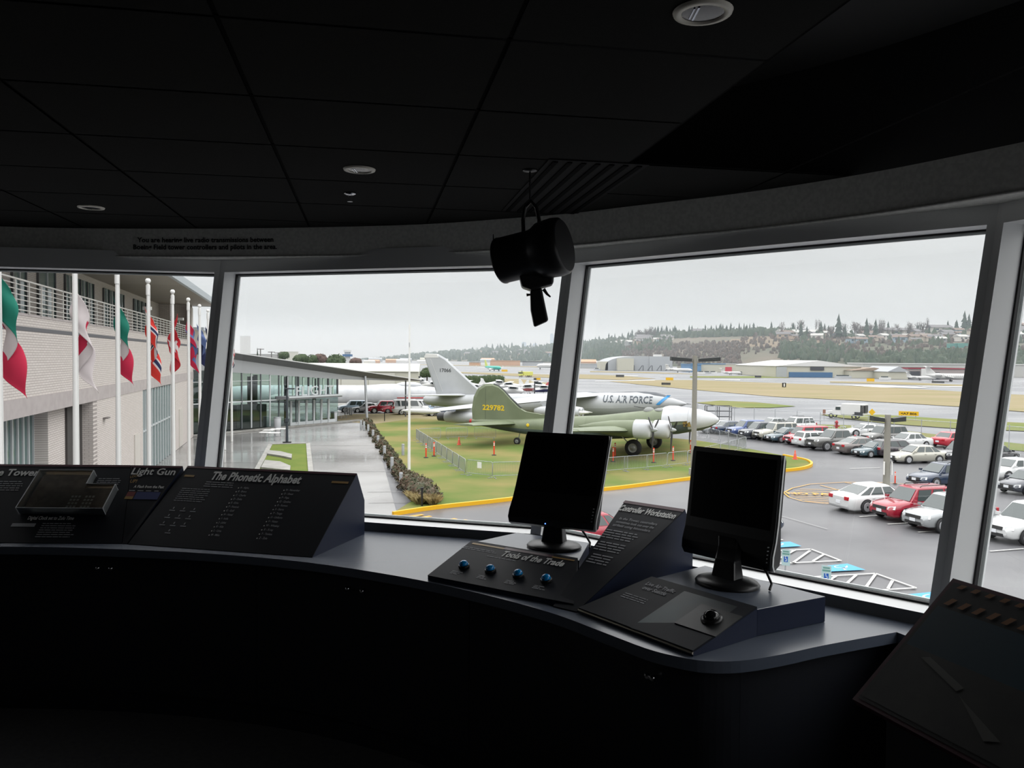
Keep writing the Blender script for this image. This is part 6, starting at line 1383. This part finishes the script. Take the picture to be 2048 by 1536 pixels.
def conifer_mesh(seed,h=1.,r=.2):
    rn=random.Random(seed); m=MB(); m.cyl((0,0,0),(0,0,.2),.02,n=5,m=BARK); n=9; L=7
    for k in range(L):
        z0=.10+k*.86/L; z1=min(1.0,z0+.26); rr=r*(1-k/L)**.8*rn.uniform(.85,1.1); ring=[(cos(2*PI*i/n+k)*rr*rn.uniform(.75,1.2),sin(2*PI*i/n+k)*rr*rn.uniform(.75,1.2),z0-.02*rn.random()) for i in range(n)]
        m.add(ring+[(0,0,z1)],[(i,(i+1)%n,n) for i in range(n)],CF)
    return m
def bare_mesh(seed):
    rn=random.Random(seed); m=MB(); m.cyl((0,0,0),(0,0,.5),.02,.012,n=5,m=BT)
    for k in range(46):
        a=rn.uniform(0,2*PI); z=rn.uniform(.2,.6); L=rn.uniform(.25,.45); sp=rn.uniform(.1,.45); e=(cos(a)*L*sp*1.6,sin(a)*L*sp*1.6,z+L); m.cyl((0,0,z),e,.009,.003,n=3,m=BT,cap=False)
    leafblob(m,(0,0,.62),.24,70,BT,.035,(1,1,1.2),rn); return m
def protos(fn,name,seeds): 
    L=[]
    for s in seeds: o=fn(s).build(name); L.append(o)
    return L
used_={}
def place(proto,loc,h,w,name,label,cat,group,rz=0):
    k=proto.name
    if k not in used_: used_[k]=1; o=proto
    else: o=proto.copy(); COL.objects.link(o)
    o.location=loc; o.scale=(w,w,h); o.rotation_euler=(0,0,rz); tag(o,label,cat,group); return o
con=protos(conifer_mesh,'conifer_tree',(1,2,3,4)); bare=protos(bare_mesh,'bare_tree',(5,6,7))
# skyline conifers
for i in range(150):
    px=R5.choice((R5.uniform(1170,1600),R5.uniform(1170,2060),R5.uniform(940,1160),R5.uniform(1250,1480))); v=R5.uniform(.93,1.03); p=hillpt(px,v); D=p.y; h=R5.uniform(11,21)*(D/1150)**.45; place(R5.choice(con),p-Vector((0,0,1)),h,h*R5.uniform(.7,1.3),'c','dark conifer on the skyline of the far hill','tree','skyline conifers on the far hill',R5.random()*6)
for px,h in ((1675,24),(1688,14),(1731,20),(1749,19),(1774,15),(1926,20),(1935,17),(1893,12),(1832,11),(1600,16),(1612,12),(1640,17)):
    p=hillpt(px,.82 if px<1760 else .98); place(con[0],p,h*1.35,h*1.5,'c','large dark conifer standing out on the upper hill','tree','large conifers on the upper hill')
for i in range(60):
    px=R5.choice((R5.uniform(1540,2050),R5.uniform(1270,1310),R5.uniform(1560,1800))); p=hillpt(px,R5.uniform(.8,1.02)); h=R5.uniform(12,24); place(R5.choice(bare),p-Vector((0,0,1)),h,h*R5.uniform(.7,1.1),'b','bare leafless tree on the far hill','tree','bare trees on the far hill',R5.random()*6)
# tall poplars
for px in (1757,1761,1765,1852,1630,1636): 
    p=hillpt(px,.95); place(bare[1],p,24,9,'b','tall narrow leafless poplar on the far hill','tree','tall poplars on the far hill')
# woods that nobody could count
def woods(name,n,x0,x1,v0,v1,mm,h0,h1,label,cone=.5):
    m=MB()
    for i in range(n):
        px=R5.uniform(x0,x1); p=hillpt(px,R5.uniform(v0,v1)); h=R5.uniform(h0,h1)*(p.y/1100)**.35*min(1,max(.2,(px-640)/260)); r=h*R5.uniform(.22,.5); k=7; ph=R5.random()*6
        ring=[(p.x+cos(2*PI*i_/k+ph)*r*R5.uniform(.8,1.2),p.y+sin(2*PI*i_/k+ph)*r,p.z) for i_ in range(k)]
        if R5.random()<cone: m.add(ring+[(p.x,p.y,p.z+h)],[(i_,(i_+1)%k,k) for i_ in range(k)],mm)
        else:
            r2=[(q[0],q[1],p.z+h*.55) for q in ring]; r3=[(p.x+(q[0]-p.x)*.55,p.y+(q[1]-p.y)*.55,p.z+h*R5.uniform(.8,.95)) for q in ring]; m.loft([ring,r2,r3],mm,True,True)
    m.build(name,label=label,cat='woodland',kind='stuff')
woods('evergreen_woods',520,1690,2200,.0,.22,MIDG,7,12,'dense green woods at the foot of the right hill',.6)
woods('evergreen_woods',220,1560,1690,.1,.5,MIDG,6,10,'green woods beside the brown slope',.6)
woods('evergreen_woods',1500,660,1240,.0,1.0,MIDG,7,14,'blue-green woods covering the far left hill',.6)
woods('brown_woods',1100,1180,1480,.0,.55,BT,3,6,'brown leafless woods low on the middle hillside',.15)
woods('brown_woods',1100,1480,2250,.2,.95,BT,3,6,'grey-brown scrub between the hillside houses',.2)
woods('evergreen_woods',500,1180,1600,.86,1.0,MIDG,7,12,'evergreen belt below the skyline of the middle hill',.7)
woods('evergreen_woods',240,1180,1340,.3,.9,MIDG,6,11,'evergreens around the houses of the middle hill',.7)
woods('evergreen_woods',170,1600,2200,.45,.97,MIDG,6,11,'scattered evergreens among the hillside houses',.7)
# hillside houses
HW=[mat('house_wall_%s'%c,lin(*v),.7) for c,v in (('white',(215,212,205)),('cream',(195,185,170)),('grey',(160,162,162)),('tan',(180,160,140)),('blue',(150,170,185)))]
HR=[mat('house_roof_%s'%c,lin(*v),.8) for c,v in (('grey',(110,108,110)),('brown',(120,104,94)),('light',(185,185,182)))]
def housemesh(i):
    m=MB(); w=HW[i%5]; r=HR[i%3]; m.bbox((-6,-4,-2),(6,4,3),w); m.extr([(-6.5,-4.6,2.9),(-6.5,4.6,2.9),(-6.5,0,5.2)],(13,0,0),r); m.bbox((-4,-4.06,.6),(-2,-4,2),GLD); m.bbox((1,-4.06,.6),(4,-4,2),GLD); return m
hs=[housemesh(i).build('hillside_house') for i in range(6)]
cnt=0
for i in range(150):
    z_=R5.choice((0,0,0,1,2)); 
    if z_==0: px,v=R5.uniform(1560,2060),R5.uniform(.55,1.0)
    elif z_==1: px,v=R5.uniform(1225,1340),R5.uniform(.62,.85)
    else: px,v=R5.uniform(930,1120),R5.uniform(.25,.85)
    if z_==0 and 1560<px<1690 and v<.75: v=.9
    p=hillpt(px,v); s=R5.uniform(.8,1.4)*(1.4 if z_==2 else 1); q=hs[i%6]; o=place(q,p+Vector((0,0,2)),s,s,'h','small pale house among trees on the far hillside','house','houses on the far hillside',R5.uniform(-.6,.6))
for px,v,sx in ((1795,.97,3.),(1875,.97,1.8),(1290,.8,2.2),(1285,.68,1.8),(1395,.97,1.3)):
    p=hillpt(px,v); o=place(hs[0],p+Vector((0,0,3)),1.6,sx*1.2,'h','larger pale building near the top of the far hill','building','larger buildings on the far hill')
for px in (1905,1921): 
    p=hillpt(px,.33); MB().bbox((-5,-3,0),(5,3,4.5),mat('turquoise_roof',lin(90,150,142),.6)).build('turquoise_shed',loc=p+Vector((0,0,2)),label='small turquoise building in the woods at the foot of the hill',cat='building',group='turquoise sheds')
# city towers
CTM=mat('city_tower',lin(130,150,172),.7)
for px,w,yt,dp in ((1048,9,684,0),(1058,5,691,1),(1070,9,687,0),(1077,6,692,1),(1104,7,667,0),(1090,6,691,1)):
    p=AT(px,yt,4600); b=Vector((p.x,p.y,GZ)); H_=p.z-GZ; ww=w/1600*4600/2; t=thing('skyscraper','pale blue city tower on the horizon, '+{1048:'left of the group',1058:'low one right of the leftmost',1070:'broad one in the middle',1077:'low one beside the broad one',1104:'tallest one beside the mullion',1090:'low one left of the tallest'}[px],'building',b)
    part(t,'shaft',lambda m:m.bbox((-ww,-ww,0),(ww,ww,H_*.96),CTM)); part(t,'crown',lambda m:m.bbox((-ww*.7,-ww*.7,H_*.96),(ww*.7,ww*.7,H_),CTM))
# ---- hangars: helper builds a gabled / flat shed between two image columns at a ground row
def shed(x0,x1,yb,yt,lb,wm,rm,depth=30,gable=0,name='hangar',extra=None,yt2=None):
    a=G(x0,yb); Z=a.y; b=Vector(((x1-1024)/1600*Z,Z,GZ)); a=Vector(((x0-1024)/1600*Z,Z,GZ)); W2=(b.x-a.x)/2; H_=AT((x0+x1)/2,yt,Z).z-GZ
    t=thing(name,lb,'building',((a.x+b.x)/2,Z,GZ)); g=gable*H_
    part(t,'wall',lambda m:m.bbox((-W2,0,0),(W2,depth,H_-g),wm))
    if gable: part(t,'roof',lambda m:m.extr([(-W2-.5,-.6,H_-g),(W2+.5,-.6,H_-g),(0,-.6,H_)],(0,depth+1,0),rm))
    else: part(t,'roof',lambda m:m.bbox((-W2-.3,-.4,H_-.5),(W2+.3,depth,H_),rm))
    if extra:
        for nm,u0,u1,v0,v1,mm in extra: part(t,nm,lambda m:m.bbox((-W2+2*W2*u0,-.5,H_*v0),(-W2+2*W2*u1,0.2,H_*v1),mm))
    return t
c_=lambda n,*v:mat(n,lin(*v),.7)
CRM=c_('shed_cream',200,198,182); SLR=c_('shed_silver',178,182,186); BLS=c_('shed_blue',95,140,180); REDD=c_('door_red',205,60,80); DKO=c_('opening_dark',70,72,78); WRF=c_('roof_white',222,222,220); BRR=c_('roof_brown',150,132,115); TAN=c_('shed_tan',205,165,135); BLD=c_('door_blue',70,110,150); REDT=c_('trim_red',160,60,75)
# arched hangar
a=G(1278,741); Z=a.y; t=thing('arched_hangar','large arched silver hangar in the distance','building',a); hw=68/1600*Z; H_=(741-712)/1600*Z
part(t,'arched_roof',lambda m:m.loft([[(-hw*cos(k*PI/14)**1 if 0 else -hw*cos(k*PI/14)*(1),y,H_*sin(k*PI/14)**.55) for k in range(15)] for y in (0,60)],SLR)); part(t,'front_block',lambda m:m.bbox((-45/1600*Z,-8,0),(-14/1600*Z,0,H_*.82),CRM)); part(t,'truss_frames',lambda m:[m.cyl((-12/1600*Z+k*3.2,-5,0),(-12/1600*Z+k*3.2+(2.6 if k%2 else 0),-5,H_*.36),.3,n=4,m=DKO) for k in range(8)]); part(t,'side_annexe',lambda m:m.bbox((-78/1600*Z,0,0),(-62/1600*Z,20,H_*.6),CRM)); part(t,'roof_box',lambda m:m.bbox((35/1600*Z,5,H_*.9),(48/1600*Z,15,H_*1.12),WRF)); part(t,'flat_end',lambda m:m.bbox((20/1600*Z,-1,0),(66/1600*Z,50,H_*.98),SLR))
shed(1381,1402,744,728,'small blue and cream hangar left part beside the lamp post',BLS,BLS,30); shed(1402,1450,744,727,'cream hangar with blue roof edge',CRM,BLS,30)
shed(1450,1515,743,727,'long pale hangar with a red door',CRM,WRF,40,0,'hangar',[('hangar_door',-.16,.20,0,.55,REDD)])
shed(1515,1552,747,727,'hangar with dark opening and blue end',BLS,SLR,30,0,'hangar',[('dark_opening',.02,.5,0,.75,DKO)])
shed(1552,1722,754,721,'very large hangar with white gabled roof in the distance',CRM,WRF,70,.35,'hangar',[('window_band',.40,.56,.42,.62,DKO),('low_blue_front',.15,.66,0,.30,BLD),('side_door',.0,.12,0,.6,SLR)])
shed(1685,1705,755,742,'small blue-doored shed before the brown roofed hangar',BLS,BRR,14); shed(1703,1790,756,735,'long low hangar with brown roof',CRM,BRR,30,.3)
shed(1776,1816,758,733,'pale gabled hangar beside the brown roofed one',CRM,SLR,26,.42)
shed(1816,1930,758,736,'flat hangar with dark red trim behind the business jets',c_('shed_taupe',170,160,158),REDT,30,0,'hangar',[('dark_opening',.0,.2,0,.7,DKO),('white_block',.22,.34,.1,.95,WRF),('opening_right',.36,.55,0,.6,DKO)])
shed(1725,2060,752,727,'very long pale building behind the right-hand hangars',c_('long_wall',190,190,186),WRF,20)
shed(980,1040,731,721,'orange-tan warehouse beyond the turquoise airliner',TAN,TAN,40); shed(1045,1085,731,723,'grey warehouse left of the middle mullion',SLR,DKO,40); shed(938,958,731,724,'pinkish distant shed left of the orange-tan warehouse',TAN,SLR,40); shed(1150,1200,736,727,'distant grey shed right of the mullion',SLR,WRF,30); shed(1365,1382,741,733,'small cream shed right of the arched hangar',CRM,CRM,20)
# left hangar
lh=thing('beige_hangar','long beige hangar with pale roof behind the museum roof tip','building',(-40,178,GZ),.10)
part(lh,'wall',lambda m:m.bbox((-30,0,0),(19,22,5.0),CRM)); part(lh,'roof',lambda m:m.extr([(19.2,-.4,4.9),(19.2,22.4,4.9),(19.2,11,6.6)],(-49.4,0,0),c_('roof_pale_green',205,208,198)))
part(lh,'hangar_door',lambda m:[m.bbox((-16+k*6,-.15,0),(-10.2+k*6,0,4.6),c_('door_pale',210,208,196)) for k in range(5)]); part(lh,'end_lamps',lambda m:m.bbox((19,3,3.4),(19.4,3.5,3.8),DKO))
shed(480,497,716,672,'tall pale building above the museum roof at the left mullion',c_('block_pale',192,188,180),EAVE,20,0,'building')
shed(560,590,722,703,'cream low building among the dark trees',CRM,CRM,20,0,'building'); shed(480,560,722,708,'long dim roofline beyond the museum roof',c_('dim_wall',150,146,140),c_('dim_roof',160,158,152),20,0,'building')
# control tower with blue band
p=G(695,741); k_=p.y/1600; t=thing('airport_sign_tower','white airport tower with blue band beyond the trees','tower',p); part(t,'shaft',lambda m:m.bbox((-4.5*k_,-4*k_,0),(4.5*k_,4*k_,28*k_),WRF)); part(t,'blue_band',lambda m:m.bbox((-8.5*k_,-8*k_,28*k_),(8.5*k_,8*k_,32.5*k_),BLD)); part(t,'cab',lambda m:(m.bbox((-5*k_,-5*k_,32*k_),(5*k_,5*k_,37*k_),SLR),m.bbox((-6.5*k_,-6*k_,37*k_),(6.5*k_,6*k_,41*k_),WRF)))
# round dark trees left
def round_tree(px,yb,r,h,lb,mm=LEAF2,g=None):
    p=G(px,yb); t=thing('broad_tree',lb,'tree',p,group=g); k=p.y/1600; r*=k;h*=k
    def f(m):
        for j in range(7): a=j*.9; m.ball((cos(a)*r*.45,sin(a)*r*.4,h-r*.75+R5.uniform(-.25,.2)*r),r*.52,9,mm,6)
        leafblob(m,(0,0,h-r*.9),r*.95,420,mm,r*.11,(1,1,.8),R5)
    part(t,'crown',f); part(t,'trunk',lambda m:m.cyl((0,0,0),(0,0,h-r),r*.09,n=8,m=BARK))
round_tree(567,750,12,48,'small green tree above the museum roof, leftmost'); round_tree(603,752,17,46,'dark bushy tree above the museum roof, second from left'); round_tree(624,752,16,44,'dark bushy tree above the museum roof, third from left'); round_tree(641,752,14,46,'reddish tree above the museum roof',mat('red_brown_leaf',lin(104,84,76),.9)); round_tree(672,754,20,48,'largest dark tree beside the blue banded tower'); round_tree(711,752,13,38,'brown leafless tree right of the blue banded tower',MC['red_brown_leaf'])
round_tree(854,768,15,34,'dark evergreen tree left of the silver fin'); round_tree(866,766,14,36,'dark evergreen tree touching the silver fin'); round_tree(836,762,8,20,'small dark tree beyond the beige hangar')
for px,h in ((521,60),(543,54),(556,52),(497,40)):
    p=G(px,756); k=p.y/1600; t=thing('utility_pole','wooden utility pole above the museum roof line','utility pole',p,group='utility poles beyond the museum'); part(t,'pole',lambda m:m.cyl((0,0,0),(0,0,h*k*.98),.22,n=6,m=c_('pole_grey',120,118,116))); part(t,'crossarm',lambda m:m.box((0,0,h*k*.96),(2.6,.25,.25),MC['pole_grey']))
p=G(515,752); place(con[2],p,58*p.y/1600,5,'c','tall slim tree above the museum roof','tree','slim tree')
# clipped conifer hedge behind the olive fin
p0_=G(908,770);p1_=G(1005,768); hd=thing('conifer_hedge','long dark green clipped conifer hedge behind the olive fin','hedge',p0_); o=p0_
def hf(m):
    n=34
    for i in range(n):
        q=p0_.lerp(p1_,i/(n-1))-o; h=2.7*R5.uniform(.92,1.08); m.loft([[(q.x+cos(a)*.62*w_,q.y+sin(a)*.8*w_,z) for a in [k*PI/4 for k in range(8)]] for z,w_ in ((0,.9),(h*.5,1),(h*.85,.85),(h,.15))],LEAF2)
        leafblob(m,(q.x,q.y,h*.5),.8,40,LEAF2,.16,(1,1,1.9),R5)
part(hd,'foliage',hf)
# distant clutter: parked jets and low sheds beyond the runway
for i in range(34):
    px=R5.uniform(715,980) if i<20 else R5.uniform(1150,1240); yb=R5.uniform(722,727) if i<20 else R5.uniform(731,737); s=R5.uniform(.6,1.4); p=G(px,yb)
    MB().add([(-9,0,0),(9,0,0),(9,8,0),(-9,8,0),(-9,0,5),(9,0,5),(9,8,5),(-9,8,5),(-9,4,7),(9,4,7)],[(0,1,5,4),(1,2,6,5),(2,3,7,6),(3,0,4,7),(4,5,9,8),(6,7,8,9),(5,6,9),(7,4,8)],R5.choice((WRF,SLR,CRM,TAN))).build('distant_shed',loc=p,label='tiny pale shed in the row beyond the runway',cat='shed',group='tiny sheds beyond the runway').scale=(s,1,s*.8)
for i,(x,y) in enumerate(((1575,751),(1590,752),(1604,752),(1402,748),(1414,748),(1426,748),(1680,757),(1692,757),(1770,760),(1250,741),(1262,741),(1194,741),(1560,749),(1480,749))):
    p=G(x,y); t=thing('distant_vehicle','tiny pale vehicle parked before the far hangars','vehicle',p,group='tiny vehicles before the far hangars'); part(t,'body',lambda m:m.box((0,0,.7),(4.4,1.8,.9),R5.choice((WPL,SIL_)))); part(t,'cabin',lambda m:m.box((-.2,0,1.35),(2.4,1.6,.55),CG))
# lone dark post on the apron
t=thing('apron_lamp_post','short dark lamp post standing on the apron behind the silver wing','lamp post',G(1069,800)); part(t,'pole',lambda m:m.cyl((0,0,0),(0,0,3.6),.12,n=8,m=DKG)); part(t,'lamp_head',lambda m:m.box((.3,0,3.6),(.9,.3,.15),DKG))
# haze of the damp air over the far field
HZm=bpy.data.materials.new('damp_air'); HZm.use_nodes=True; t_=HZm.node_tree; t_.nodes.clear(); vsn_=nd(t_,'ShaderNodeVolumeScatter'); vsn_.inputs['Color'].default_value=(.80,.90,.98,1); vsn_.inputs['Density'].default_value=.00024; ou=nd(t_,'ShaderNodeOutputMaterial'); t_.links.new(vsn_.outputs[0],ou.inputs['Volume'])
m=MB(); m.bbox((-5000,230,GZ-1),(5000,5600,170),HZm); m.build('damp_air_haze',label='thin grey haze in the damp air over the far airfield',cat='haze',kind='stuff')
